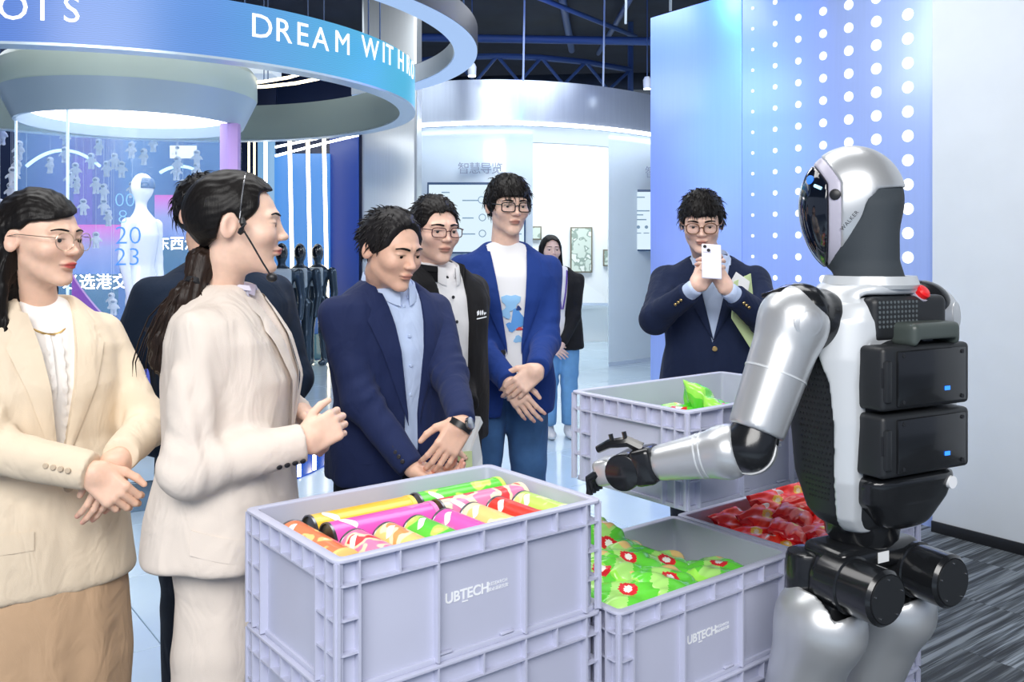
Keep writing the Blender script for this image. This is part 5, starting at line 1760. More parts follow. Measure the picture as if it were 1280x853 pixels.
# ---------------------------------------------------------------- woman in the cream blazer, far left
def cream_woman():
    Y = 2.20
    base = P(52, 0, Y + 0.04)
    pe = Person('person', 'woman in cream blazer and tan skirt with round spectacles, hands folded', (base.x, base.y, 0), math.radians(46), 1.60, 'f',
                skin=(0.78, 0.51, 0.38), lip=(0.55, 0.09, 0.08), head_yaw=26, head_pitch=4, head_pos=P(52, 299, Y), build=1.06, hs=1.0)
    H = pe.H
    xc = lambda z: 0.0 * z; wf = lambda z: lin(z, [0.56 * H, 0.60 * H, 0.83 * H], [0.0, 0.010, 0.060])
    wR = pe.px(114, 589, 2.02); wL = pe.px(150, 570, 2.08)
    aR = pe.arm(-1, wR, (-0.9, 0.5, -0.5), (0.075, 0.063, 0.052)); aL = pe.arm(1, wL, (0.9, 0.6, -0.5), (0.072, 0.06, 0.050))
    st_s = pe.torso_st(0.5 * H, -0.006)
    bl = pe.garment('blouse', pm('white_blouse', (0.86, 0.83, 0.80), 0.6), st_s, res=0.01)
    jk = pe.garment('blazer', m_cream, pe.torso_st(0.405 * H, 0.022, waist=1.12, hemw=1.10, hip=1.06), (aR, aL), open_fn=opening(xc, wf), res=0.0075, noise=0.004)
    pe.lapels(m_cream, jk, xc, wf, 0.58 * H, 0.825 * H, 0.075)
    pe.collar('blazer_collar', m_cream, jk, 0.068, 0.828 * H, 0.03, 0.024, 108, 0.03, 0.03, fold=0.05)
    tf = lambda p: loft(p, st_s, 2.4)
    for sx in (-1, 1):          # ruffle down the blouse front
        pe.patch('ruffle', pm('white_blouse', (0.86, 0.83, 0.80), 0.6), lambda u, v, sx=sx: (sx * (0.006 + 0.012 * u), (0.62 + 0.18 * v) * H, 0.004 * math.sin(v * 60 + u * 3) * u), 4, 40, bl, 0.006, 0.002, tf)
    # necklace chain
    z0 = 0.845 * H
    pts = []
    for i in range(25):
        a = math.radians(-125 + 250 * i / 24)
        fr = (1 + math.cos(a)) / 2
        x = 0.062 * math.sin(a); zz = z0 - 0.085 * fr ** 1.6
        yy = 0.022 - 0.068 * math.cos(a) - 0.030 * fr
        pts.append((x, yy, zz))
    MB().tube(pts, 0.0026, 6).build('necklace', m_btn_gd, pe.root)
    pe.button(m_btn_iv, 0.012, 0.565 * H, jk, 0.012, 0.008)
    sleeve_buttons(pe, aR, m_btn_iv, jk, 4, 0.002, pe.dirl((0.1, -1, 0.1)), 0.03)
    pe.patch('pocket_flap', m_cream, lambda u, v: (-0.165 + 0.10 * u, 0.51 * H - 0.045 * v), 6, 4, jk, 0.006, 0.004)
    pe.hands = [hand_sdf(fore=wR - aR['el'], wr=wR, fdir=pe.dirl((0.50, 0.05, -0.50)), dors=pe.dirl((0.12, -0.9, 0.3)), side=1, spread=1, curl=(38, 42, 22), s=0.92, thumb=(0.8, 0.5, -0.2)),
                hand_sdf(fore=wL - aL['el'], wr=wL, fdir=pe.dirl((-0.22, -0.22, -0.80)), dors=pe.dirl((0.65, -0.6, 0.1)), side=-1, spread=1, curl=(16, 20, 12), s=0.92, thumb=(0.85, 0.4, -0.25))]
    pe.finish_body()
    # hair: swept back over the ear, falling behind the shoulders
    def cut(p):
        part = p[:, 0] * 0.15
        face = smax(p[:, 1] + 0.034 - 0.35 * np.maximum(p[:, 2], 0), p[:, 2] - 0.064 - 0.25 * (p[:, 0] - 0.02), 0.02)
        ear = smax(np.abs(p[:, 1] - 0.0) - 0.022 + 0.0, p[:, 2] - 0.022, 0.008)
        front = smax(p[:, 1] + 0.016, p[:, 2] - 0.03, 0.01)
        return smin(smin(face, ear, 0.01), front, 0.01)
    def extra(p, d):
        e = None
        ch = [((0, 0.062, 0.02), (0, 0.075, -0.08), (0.074, 0.050, 1)), ((0, 0.075, -0.08), (-0.005, 0.095, -0.17), (0.086, 0.044, 1)), ((-0.005, 0.095, -0.17), (-0.01, 0.105, -0.255), (0.098, 0.036, 1))]
        q = p * np.array([0.5, 1, 1])
        r = [0.05, 0.044, 0.042, 0.026]
        pts = [np.array([0, 0.058, 0.02]), np.array([0, 0.068, -0.08]), np.array([0, 0.085, -0.17]), np.array([0, 0.10, -0.235])]
        for i in range(3):
            c = cap(q, pts[i] * np.array([0.5, 1, 1]), pts[i + 1] * np.array([0.5, 1, 1]), r[i], r[i + 1])
            e = c if e is None else smin(e, c, 0.02)
        # lock falling in front of the near shoulder
        lk = cap(p, (-0.070, 0.045, -0.03), (-0.088, 0.030, -0.16), 0.022, 0.018)
        lk = smin(lk, cap(p, (-0.088, 0.030, -0.16), (-0.085, -0.005, -0.235), 0.018, 0.006), 0.01)
        lk2 = cap(p, (0.070, 0.045, -0.03), (0.085, 0.04, -0.2), 0.02, 0.012)
        e = smin(smin(e, lk, 0.02), lk2, 0.02)
        an = np.arctan2(p[:, 0], p[:, 1] - 0.02)
        e = e + 0.0022 * np.sin(an * 42 + 5 * np.sin(p[:, 2] * 22)) + 0.0015 * np.sin(an * 95 + 3 * np.sin(p[:, 2] * 31))
        return smin(d, e, 0.02)
    pe.hair(cut, (0.011, 0.012, 0.016), extra=extra, bounds=((-0.15, -0.14, -0.30), (0.15, 0.17, 0.14)), res=0.0042, mat=m_hair)
    pe.glasses(m_gl_gold, 0.046, 0.043, 0.0009, 0.95)
    # skirt and legs
    def sk(p):
        st = [(0.30, 0, 0.01, 0.205, 0.16), (0.45, 0, 0.01, 0.215, 0.165), (0.62, 0, 0.01, 0.205, 0.158), (0.9, 0, 0.0, 0.16, 0.125)]
        return loft(p, st, 2.3) + 0.004 * np.sin(np.arctan2(p[:, 0], p[:, 1]) * 9) * np.clip((0.8 - p[:, 2]) / 0.4, 0, 1)
    sdf_obj('skirt', sk, (-0.26, -0.22, 0.27), (0.26, 0.24, 0.93), 0.011, m_tan, pe.root)
    def lg(p):
        d = None
        for sd in (-1, 1):
            e = smin(cap(p, (sd * 0.075, 0, 0.5), (sd * 0.07, 0.005, 0.3), 0.056, 0.05), cap(p, (sd * 0.07, 0.01, 0.3), (sd * 0.07, 0.012, 0.08), 0.05, 0.034), 0.02)
            d = e if d is None else np.minimum(d, e)
        return d
    sdf_obj('stockings', lg, (-0.16, -0.1, 0.03), (0.16, 0.1, 0.55), 0.012, pm('nude_stockings', (0.6, 0.38, 0.28), 0.5), pe.root)
    pe.shoes(m_shoe, 0.075)
    return pe

# ---------------------------------------------------------------- presenter in the ivory suit with headset, seen from the side
def presenter():
    Y = 2.06
    base = P(287, 0, Y + 0.05)
    pe = Person('person', 'woman in ivory trouser suit with ponytail and headset microphone, hands together', (base.x, base.y, 0), math.radians(92), 1.645, 'f',
                skin=(0.78, 0.53, 0.41), lip=(0.5, 0.12, 0.10), head_yaw=10, head_pitch=2, head_pos=P(297, 281, Y), build=1.10)
    H = pe.H
    wR = pe.px(380, 553, 1.98); wL = pe.px(376, 516, 2.22)
    aR = pe.arm(-1, wR, (-0.5, 0.9, -0.8), (0.075, 0.062, 0.052), l1=0.175 * H, l2=0.15 * H); aL = pe.arm(1, wL, (0.7, 0.8, -0.6), (0.07, 0.058, 0.047))
    pe.garment('blouse', pm('pale_lilac_blouse', (0.7, 0.68, 0.8), 0.6), pe.torso_st(0.6 * H, -0.008), res=0.012)
    xc = lambda z: 0.0 * z; wf = lambda z: lin(z, [0.60 * H, 0.64 * H, 0.84 * H], [0.0, 0.008, 0.055])
    def flare(p, d):
        return d
    jk = pe.garment('blazer', m_ivory, pe.torso_st(0.472 * H, 0.024, waist=1.10, hemw=1.04, depth=1.0, hip=1.02), (aR, aL), open_fn=opening(xc, wf), res=0.0075, noise=0.004, fold=0.005)
    pe.lapels(m_ivory, jk, xc, wf, 0.62 * H, 0.825 * H, 0.07)
    pe.collar('blazer_collar', m_ivory, jk, 0.066, 0.832 * H, 0.032, 0.024, 112, 0.03, 0.03, fold=0.055)
    pe.collar('blouse_collar', pm('pale_lilac_blouse', (0.7, 0.68, 0.8), 0.6), pe.root, 0.056, 0.846 * H, 0.026, 0.010, 150, 0.03, 0.02, fold=0.012)
    sleeve_buttons(pe, aR, m_btn_dk, jk, 4, 0.001, pe.dirl((0.0, -0.75, -0.7)), 0.014)
    # pocket flap on the near side (projected sideways)
    zf = 0.535 * H
    pf = MB()
    def fn(u, v):
        y = 0.02 - 0.13 * u; z = zf - 0.05 * v - 0.035 * u
        p = np.array([[-0.4, y, z]])
        for _ in range(50): p[0, 0] += np.clip(pe.torso_f(p)[0], -0.02, 0.05) * 0.7
        return (p[0, 0] - 0.006, y, z)
    pf.grid(fn, 8, 4).build('pocket_flap', m_ivory, jk, thick=0.005, sharp=70)
    pe.hands = [hand_sdf(fore=wR - aR['el'], wr=wR, fdir=pe.dirl((0.60, 0.42, 0.30)), dors=pe.dirl((0.40, -0.80, 0.3)), side=1, spread=1, curl=(48, 55, 30), s=0.92, thumb=(0.75, 0.55, -0.2)),
                hand_sdf(fore=wL - aL['el'], wr=wL, fdir=pe.dirl((0.70, -0.45, -0.22)), dors=pe.dirl((-0.1, 0.55, 0.6)), side=-1, curl=(35, 40, 25), s=0.92, thumb=(0.8, 0.5, -0.2))]
    pe.finish_body()
    # hair: pulled back into a low ponytail
    def cut(p):
        face = smax(p[:, 1] + 0.020 - 0.62 * np.maximum(p[:, 2] - 0.02, 0) + 0.0, p[:, 2] - 0.096, 0.02)
        face = smax(p[:, 1] + 0.056 - 0.1 * p[:, 2], p[:, 2] - 0.080, 0.02)
        slope = p[:, 1] + 0.030 - 0.0 + 0.55 * (p[:, 2] - 0.02) * 0.0
        tmp = smax(p[:, 1] + 0.030 + 0.75 * (p[:, 2] - 0.010), p[:, 2] - 0.05, 0.008)
        low = p[:, 2] - np.interp(p[:, 1], [-0.06, -0.014, 0.004, 0.026, 0.04, 0.11], [0.03, 0.000, 0.026, 0.018, -0.035, -0.085])
        return smin(smin(face, tmp, 0.01), low, 0.008)
    def flow_d(p, d):
        return d
    pe.hair(cut, (0.009, 0.014, 0.015), groove=0.0012, mat=m_hair, res=0.0038)
    # ponytail
    tail = [(243, 355), (236, 372), (222, 396), (208, 425), (203, 452), (205, 470)]
    tp = [pe.px(x, y, 2.02) for x, y in tail]
    tr = [0.020, 0.036, 0.040, 0.036, 0.026, 0.008]
    top = pe.px(254, 330, 2.05)
    def tail_sdf(p):
        d = cap(p, top, tp[0], 0.040, 0.022)
        for i in range(len(tp) - 1):
            d = smin(d, cap(p, tp[i], tp[i + 1], tr[i], tr[i + 1]), 0.012)
        ax = unit(tp[-1] - tp[0])
        s1 = unit(np.cross(ax, np.array([0, 0, 1.0]) + 0.01)); 
        q1 = p @ s1; q2 = p @ np.cross(ax, s1)
        d = d + 0.0026 * np.sin(q1 * 330 + 4 * np.sin(p[:, 2] * 25)) + 0.002 * np.sin(q2 * 420 + 5 * np.sin(p[:, 2] * 18))
        return d
    A = np.array(tp + [top])
    tl_o = sdf_obj('ponytail', tail_sdf, A.min(0) - 0.06, A.max(0) + 0.06, 0.0045, m_hair_br, pe.root)
    rg = random.Random(3)
    mb = MB()
    for k in range(90):
        off = np.array([rg.gauss(0, 0.017), rg.gauss(0, 0.017), 0])
        e = rg.uniform(0.6, 1.08)
        pts = []
        for i, q in enumerate(tp):
            w_ = [0.3, 1.1, 1.35, 1.4, 1.5, 1.6][i]
            pts.append(q + off * w_ + np.array([rg.gauss(0, 0.002), rg.gauss(0, 0.002), 0]))
        n = max(3, int(len(pts) * e))
        mb.tube(pts[:n], [0.0016] * (n - 1) + [0.0004], 4)
    for k in range(5):       # stray flick at the back of the ponytail
        a = pe.px(208, 432 + 2 * k, 2.09); b = pe.px(190, 412 + 2 * k, 2.09); c_ = pe.px(180, 409 + k, 2.09)
        mb.tube([a, (a + b) / 2 + np.array([0, 0, -0.004]), b, c_], [0.001, 0.0009, 0.0007, 0.0003], 4)
    tag(mb.build('loose_strand_layer', m_hair_br, tl_o, sharp=180), kind='stuff')
    tc = tp[0]
    MB().lathe([(0.019, -0.008), (0.024, -0.006), (0.024, 0.006), (0.019, 0.008)], 20, tuple(tc), Vector(tp[0] - top).to_track_quat('Z', 'Y').to_matrix(), cap=False).build('hair_tie', m_black, tl_o)
    # headset
    hd = empty('headset_microphone', parent=pe.root)
    pts = []
    for i in range(15):
        a = math.radians(-95 + 190 * i / 14)
        pts.append(pe.h2p((0.090 * math.sin(a), -0.012 - 0.004 * math.cos(a), 0.012 + 0.108 * math.cos(a))))
    MB().tube(pts, 0.0016, 6).build('headband', pm('silver_wire', (0.45, 0.45, 0.47), 0.3, 1.0), hd)
    MB().tube([pe.h2p(q) for q in ((-0.089, -0.016, 0.012), (-0.092, -0.02, 0.0), (-0.092, -0.018, -0.014), (-0.090, -0.012, -0.022))], [0.006, 0.008, 0.008, 0.005], 10).build('ear_module', m_black, hd)
    mic = pe.px(340, 347, 1.99)
    e0 = pe.h2p((-0.092, -0.02, -0.012))
    MB().tube([e0, e0 * 0.66 + mic * 0.34 + np.array([-0.004, 0, 0.002]), e0 * 0.33 + mic * 0.67 + np.array([-0.003, 0, 0]), mic], 0.0020, 8).build('boom', m_black, hd)
    sdf_obj('microphone_foam', lambda p: ell(p, mic, (0.011, 0.013, 0.011)), mic - 0.02, mic + 0.02, 0.003, m_black, hd)
    cb = [mic, pe.px(329, 332, 1.97), pe.px(326, 345, 1.98), pe.px(331, 365, 1.98)]
    # trousers: wide leg, same cloth
    pe.legs(m_ivory, 0.50 * H, stance=0.075, flare=1.45, wid=0.115, res=0.011)
    return pe

# ---------------------------------------------------------------- person in dark sweater half hidden by the presenter
def sweater_person():
    Y = 2.85
    base = P(272, 0, Y)
    pe = Person('person', 'person in dark navy sweater mostly hidden behind the presenter', (base.x, base.y, 0), math.radians(38), 1.70,
                head_yaw=22, head_pos=P(260, 268, Y), build=1.12, hs=1.02)
    H = pe.H
    wl_ = pe.px(330, 560, 2.8); wr_ = pe.px(215, 560, 2.8)
    aL = pe.arm(1, wl_, (1, 0.3, 0), (0.07, 0.056, 0.045)); aR = pe.arm(-1, wr_, (-1, 0.3, 0), (0.07, 0.056, 0.045))
    pe.garment('sweater', m_sweater, pe.torso_st(0.5 * H, 0.012), (aL, aR), res=0.01)
    pe.collar('sweater_collar', m_sweater, pe.root, 0.062, 0.838 * H, 0.022, 0.006, 178, 0.03, 0.02, fold=0.006)
    pe.hands = [hand_sdf(fore=wl_ - aL['el'], wr=wl_, fdir=pe.dirl((0, -0.1, -1)), dors=pe.dirl((0.9, -0.3, 0)), side=-1), hand_sdf(fore=wr_ - aR['el'], wr=wr_, fdir=pe.dirl((0, -0.1, -1)), dors=pe.dirl((-0.9, -0.3, 0)), side=1)]
    pe.finish_body()
    cut = cut_short(0.055, -0.055, 0.004)
    mens_hair(pe, cut, (0.012, 0.012, 0.020), 150, 0.04, 9)
    pe.legs(m_dark_trs, 0.53 * H, res=0.014)
    return pe

# ---------------------------------------------------------------- woman far back by the doorway
def far_woman():
    Y = 7.1
    base = P(699, 0, Y)
    pe = Person('person', 'woman in black blazer and light jeans standing far back by the doorway', (base.x, base.y, 0), math.radians(6), 1.59, 'f',
                skin=(0.74, 0.52, 0.44), lip=(0.5, 0.16, 0.15), head_yaw=4, head_pos=P(688.5, 313, Y), lod=1.5, build=1.1)
    H = pe.H
    wl_ = pe.px(703, 430, 6.9); wr_ = pe.px(688, 432, 6.9)
    aL = pe.arm(1, wl_, (1, 0.4, -0.2), (0.066, 0.053, 0.042)); aR = pe.arm(-1, wr_, (-1, 0.4, -0.2), (0.066, 0.053, 0.042))
    xc = lambda z: 0.0 * z; wf = lambda z: lin(z, [0.5 * H, 0.62 * H, 0.84 * H], [0.02, 0.03, 0.065])
    pe.garment('top', m_shirt_w, pe.torso_st(0.5 * H, 0.0), res=0.01)
    jk = pe.garment('blazer', m_blackj, pe.torso_st(0.44 * H, 0.014), (aL, aR), open_fn=opening(xc, wf), res=0.008)
    pe.lapels(m_blackj, jk, xc, wf, 0.60 * H, 0.825 * H, 0.06)
    for sx in (-1, 1):
        pe.patch('lanyard', pm('violet_lanyard', (0.10, 0.04, 0.30), 0.6), lambda u, v, sx=sx: (sx * (0.006 + 0.045 * v) + 0.012 * (u - 0.5), (0.64 + 0.19 * v) * H), 3, 10, pe.root, 0.018, 0.003)
    pe.hands = [hand_sdf(fore=wl_ - aL['el'], wr=wl_, fdir=pe.dirl((-0.8, -0.2, -0.4)), dors=pe.dirl((0, -0.9, 0.3)), side=-1, s=0.92), hand_sdf(fore=wr_ - aR['el'], wr=wr_, fdir=pe.dirl((0.7, -0.2, -0.5)), dors=pe.dirl((0, -0.9, 0.2)), side=1, s=0.92)]
    pe.finish_body()
    def cut(p):
        return smax(smax(p[:, 1] + 0.038, p[:, 2] - 0.085 + np.abs(p[:, 0]) * 0.5, 0.01), np.abs(p[:, 0]) - 0.066 + np.maximum(p[:, 2], 0) * 0.35, 0.01)
    def extra(p, d):
        q = p.copy(); q[:, 0] = np.abs(q[:, 0])
        e = cap(q, (0.066, 0.02, 0.02), (0.088, 0.02, -0.2), 0.026, 0.022)
        e = smin(e, cap(q, (0.03, 0.06, 0.0), (0.04, 0.085, -0.22), 0.05, 0.035), 0.03)
        return smin(d, e, 0.02)
    pe.hair(cut, (0.010, 0.012, 0.014), extra=extra, bounds=((-0.15, -0.14, -0.28), (0.15, 0.16, 0.14)))
    pe.legs(m_denim_l, 0.50 * H, stance=0.08, shoes=pm('white_trainer', (0.75, 0.76, 0.78), 0.5))
    return pe

people = [f() for f in (navy_man, black_jacket_man, blue_suit_man, phone_man, cream_woman, presenter, sweater_person, far_woman)]
# ================================================================== HUMANOID ROBOT
m_silver = pm('satin_silver_shell', (0.58, 0.60, 0.62), 0.34, 0.65, coat=0.1)
m_shell = pm('light_grey_shell', (0.58, 0.61, 0.64), 0.32, 0.2, coat=0.2)
m_hood = pm('charcoal_knit_hood', (0.035, 0.045, 0.055), 0.75, bump=0.3, bscale=900)
m_rblack = pm('gloss_black_plastic', (0.010, 0.011, 0.013), 0.22, coat=0.3)
m_rmatte = pm('matte_black_plastic', (0.016, 0.018, 0.021), 0.45)
m_visor = pm('glossy_visor', (0.004, 0.006, 0.012), 0.04, coat=1.0)
m_lilac = pm('lilac_grey_band', (0.42, 0.41, 0.50), 0.3)
m_bled = emis('blue_status_led', (0.02, 0.20, 1.0), 2.2)
RB = Vector((0.755, 1.935, 0.0)); RT = math.radians(208)
rob = empty('humanoid_robot', RB, RT, 'silver and black humanoid robot seen from behind, carrying a grey crate', 'robot')
_RR = rotmat('Z', RT)
def rl(px, py, Y):
    return (np.array(tuple(P(px, py, Y))) - np.array(RB)) @ _RR

# ---- head
hdc = np.array([0.0, -0.025, 1.572])
Rhd = rotmat('Z', math.radians(46)) @ rotmat('X', math.radians(4))
def hq(p): return (p - hdc) @ Rhd
def hp(q): return np.asarray(q, float) @ Rhd.T + hdc
def head_base(q):
    d = ell(q, (0, 0.0, 0.012), (0.088, 0.106, 0.112))
    d = smin(d, ell(q, (0, -0.030, -0.055), (0.066, 0.066, 0.090)), 0.05)
    return d
def zb(y): return np.interp(y, [-0.11, -0.065, -0.032, 0.010, 0.026, 0.046, 0.12], [-0.17, -0.130, -0.096, -0.045, 0.000, 0.024, 0.028])
def vis(q): return q[:, 1] + 0.054 - 0.06 * q[:, 2] + 0.55 * np.maximum(q[:, 2] - 0.045, 0)      # < 0 in front
hl, hh = (-0.12, -0.13, -0.19), (0.12, 0.14, 0.14)
def head_part(name, f, mat, res=0.0034, parent=rob):
    v, fa = surface_nets(f, np.array(hl), np.array(hh), res)
    v = relax(v, fa, 1, 0.3)
    return meshobj(name, hp(v), fa, mat, parent)
shell_o = head_part('head_shell', lambda q: smax(smax(head_base(q) - 0.004, -(vis(q) - 0.024), 0.004), -(q[:, 2] - zb(q[:, 1])), 0.003), m_silver)
head_part('side_band', lambda q: smax(smax(smax(head_base(q) - 0.002, vis(q) - 0.026, 0.003), -vis(q), 0.003), -(q[:, 2] - zb(q[:, 1]) + 0.01), 0.003), m_lilac)
head_part('visor', lambda q: smax(head_base(q) - 0.003, vis(q) + 0.001, 0.004), m_visor)
def hood_f(p):
    q = hq(p)
    d = smax(head_base(q) + 0.0005, (q[:, 2] - zb(q[:, 1])) - 0.004, 0.004)
    d = smax(d, -(vis(q) + 0.004), 0.004)
    nk = loft(p, [(1.36, 0, 0.018, 0.066, 0.066), (1.40, 0, 0.022, 0.074, 0.074), (1.45, 0, 0.015, 0.062, 0.066), (1.52, 0, 0.012, 0.060, 0.070), (1.58, 0, 0.012, 0.058, 0.070)], 2.0)
    return smin(d, nk, 0.025)
sdf_obj('neck_hood', hood_f, (-0.14, -0.16, 1.34), (0.14, 0.14, 1.66), 0.0045, m_hood, rob)
# side lens, visor lights, brand word on the cheek (near side = robot's left)
def on_head(y, z, side=1, off=0.0):
    q = np.array([[side * 0.2, y, z]])
    for _ in range(60): q[0, 0] -= side * np.clip(head_base(q)[0] - 0.004 - off, -0.02, 0.05) * 0.7
    return q[0]
lc = on_head(-0.040, 0.020)
Ml = Vector(Rhd @ np.array([1, -0.25, 0.05])).to_track_quat('Z', 'Y').to_matrix()
MB().lathe([(0.0115, -0.004), (0.0115, 0.0015), (0.009, 0.003)], 20, tuple(hp(lc)), Ml).build('side_lens', m_black, rob)
for (y, z, r_, mm) in ((-0.086, 0.058, 0.010, emis('blue_visor_light', (0.03, 0.2, 0.9), 1.5)),):
    c = on_head(y, z)
    MB().lathe([(r_, -0.003), (r_, 0.001), (r_ * 0.7, 0.003)], 16, tuple(hp(c)), Vector(Rhd @ np.array([0.6, -0.8, 0.1])).to_track_quat('Z', 'Y').to_matrix()).build('visor_light', mm, rob)
pa = [hp(on_head(-0.066 - 0.012 * i / 5, 0.036 + 0.008 * i / 5, 1, 0.0005)) for i in range(6)]
MB().tube(pa, 0.0035, 6).build('visor_light', emis('ice_visor_light', (0.4, 0.75, 1.0), 2), rob)
v, f = text_mesh('WALKER', 0.0115, 0.0, spacing=1.15)
ca, sa = math.cos(0.82), math.sin(0.82)
vv = []
for x, y, z in v:
    # runs down-forward to up-back along the cheek edge
    yy = -0.030 + (x * ca - y * sa); zz = -0.058 + (x * sa + y * ca)
    vv.append(tuple(hp(on_head(yy, zz, 1, 0.0006))))
meshobj('brand_word', vv, f, pm('dark_print', (0.03, 0.03, 0.04), 0.5), rob, smooth=False)

# ---- torso
core_st = [(0.885, 0, 0.00, 0.085, 0.070), (0.92, 0, 0.0, 0.115, 0.088), (1.00, 0, 0.0, 0.142, 0.105), (1.12, 0, 0.0, 0.152, 0.112), (1.25, 0, 0.0, 0.150, 0.110), (1.33, 0, 0.006, 0.138, 0.098), (1.375, 0, 0.014, 0.105, 0.078)]
def core(p): return loft(p, core_st, 2.9)
tlo, thi = (-0.24, -0.2, 0.86), (0.24, 0.24, 1.46)
sdf_obj('torso_core', lambda p: core(p) + 0.0006 * np.sin(p[:, 2] * 700) * np.sin(p[:, 1] * 700), tlo, thi, 0.006, m_rmatte, rob)
# waist pivot under the torso
MB().lathe([(0.062, 0.845), (0.075, 0.86), (0.080, 0.90)], 32).build('waist_joint', m_rblack, rob)
# light shell: collar, shoulder yoke and a strip down each flank
def yoke(p):
    d = loft(p, [(r[0], r[1], r[2], r[3] + 0.010, r[4] + 0.010) for r in core_st[3:]] + [(1.405, 0, 0.022, 0.098, 0.092)], 2.9)
    d = smax(d, 1.255 - p[:, 2] + 0.25 * np.maximum(-p[:, 1], 0) * 0, 0.01)
    # leave the back grille open
    g = smax(smax(np.abs(p[:, 0] + 0.02) - 0.112, p[:, 2] - 1.380, 0.012), 0.03 - p[:, 1], 0.004)
    return smax(d, -g, 0.006)
sdf_obj('shoulder_yoke', yoke, tlo, thi, 0.005, m_shell, rob)
MB().lathe([(0.094, 1.392), (0.098, 1.40), (0.092, 1.418), (0.082, 1.416), (0.080, 1.392)], 40, (0, 0.022, 0), cap=False).build('neck_ring', m_shell, rob)
def strip(side):
    def f(p):
        d = loft(p, [(r[0], r[1], r[2], r[3] + 0.012, r[4] + 0.012) for r in core_st], 2.9)
        d = smax(d, -(core(p) + 0.010), 0.003)
        x = p[:, 0] * side
        yc = np.interp(p[:, 2], [0.87, 0.92, 1.0, 1.12, 1.20, 1.26, 1.30], [0.040, 0.056, 0.072, 0.080, 0.074, 0.062, 0.055])
        hw = np.interp(p[:, 2], [0.87, 0.95, 1.12, 1.20, 1.27, 1.30], [0.016, 0.017, 0.018, 0.022, 0.040, 0.055])
        d = smax(d, np.abs(p[:, 1] - yc) - hw, 0.003)
        return smax(d, -x + 0.02, 0.003)
    return f
for s_ in (1, -1):
    sdf_obj('flank_strip', strip(s_), tlo, thi, 0.0038, m_shell, rob, it=2)
# hatch outline on the yoke (near side, back)
hpnts = [(0.152, 0.055, 1.335), (0.152, 0.055, 1.268), (0.118, 0.114, 1.268), (0.112, 0.108, 1.335)]
def proj(pt, f):
    p = np.array([pt]); c = np.array([0.0, 0.0, pt[2]])
    u = unit(p[0] - c); q = c + u * 0.35
    for _ in range(60):
        q = q - u * np.clip(f(q[None])[0], -0.02, 0.05) * 0.7
    return q + u * 0.001
lp = []
for i in range(4):
    a, b = np.array(hpnts[i]), np.array(hpnts[(i + 1) % 4])
    for k in range(6): lp.append(proj(a + (b - a) * k / 6, yoke))
MB().tube(lp, 0.0012, 5, closed=True).build('hatch_seam', pm('seam_grey', (0.45, 0.47, 0.5), 0.5), rob)
# perforated flank panels: rows of small dimples (near side)
dm = MB()
for i in range(26):
    for j in range(9):
        z = 0.955 + i * 0.0125; y = -0.030 + j * 0.0095 + (0.0047 if i % 2 else 0)
        if y > np.interp(z, [0.95, 1.0, 1.12, 1.26], [0.03, 0.045, 0.052, 0.035]): continue
        c = proj((0.15, y, z), core)
        dm.lathe([(0.0026, -0.001), (0.0030, 0.0002)], 6, tuple(c), Vector((1, 0, 0)).to_track_quat('Z', 'Y').to_matrix())
tag(dm.build('perforation', m_black, rob), kind='stuff')
# back: grille, handle, two battery packs, lower cover
sdf_obj('back_grille', lambda p: rbox(p, (-0.02, 0.092, 1.332), (0.112, 0.020, 0.046), 0.014), (-0.16, 0.05, 1.26), (0.12, 0.15, 1.40), 0.005, m_rmatte, rob)
gm = MB()
for i in range(11):
    for j in range(6):
        gm.cyl((0.078 - 0.011 * i, 0.1115, 1.317 + 0.0098 * j), (0.078 - 0.011 * i, 0.1128, 1.317 + 0.0098 * j), 0.0032, n=6)
tag(gm.build('grille_hole', pm('grille_dark', (0.10, 0.12, 0.13), 0.5), rob), kind='stuff')
def handle(p):
    d = rbox(p, (-0.035, 0.130, 1.302), (0.072, 0.032, 0.024), 0.012)
    return smax(d, -rbox(p, (-0.035, 0.137, 1.278), (0.058, 0.040, 0.014), 0.008), 0.004)
sdf_obj('carry_handle', handle, (-0.13, 0.08, 1.25), (0.06, 0.2, 1.35), 0.004, pm('dark_green_grey_plastic', (0.06, 0.075, 0.07), 0.35), rob)
def pack(z0, z1, nm):
    e = MB().box((-0.012, 0.112, (z0 + z1) / 2), (0.262, 0.085, z1 - z0 - 0.005)).build(nm, m_rmatte, rob, bevel=0.010, seg=3)
    MB().box((-0.020, 0.1565, (z0 + z1) / 2), (0.205, 0.008, z1 - z0 - 0.022)).build('pack_cover', m_rblack, e, bevel=0.003)
    MB().box((0.108, 0.144, (z0 + z1) / 2 - 0.004), (0.016, 0.034, (z1 - z0) * 0.62)).build('latch', m_rmatte, e, bevel=0.004)
    MB().box((0.116, 0.147, (z0 + z1) / 2 + 0.004), (0.004, 0.012, (z1 - z0) * 0.30)).build('latch_slot', m_black, e, bevel=0.001)
    MB().box((-0.062, 0.1612, z0 + (z1 - z0) * 0.30), (0.015, 0.002, 0.008)).build('status_led', m_bled, e)
    for sx in (-0.11, 0.068):
        for zz in (z0 + 0.020, z1 - 0.020):
            MB().cyl((sx, 0.160, zz), (sx, 0.1618, zz), 0.0042, n=10).build('screw', m_black, e)
    return e
pack(1.152, 1.284, 'battery_pack')
pack(1.020, 1.149, 'battery_pack')
def lower(p):
    st = [(0.895, -0.02, 0.075, 0.06, 0.035), (0.96, -0.012, 0.082, 0.115, 0.055), (1.018, -0.012, 0.090, 0.128, 0.062)]
    return loft(p, st, 3.5)
sdf_obj('lower_back_cover', lower, (-0.17, 0.0, 0.88), (0.15, 0.2, 1.04), 0.006, m_rblack, rob)
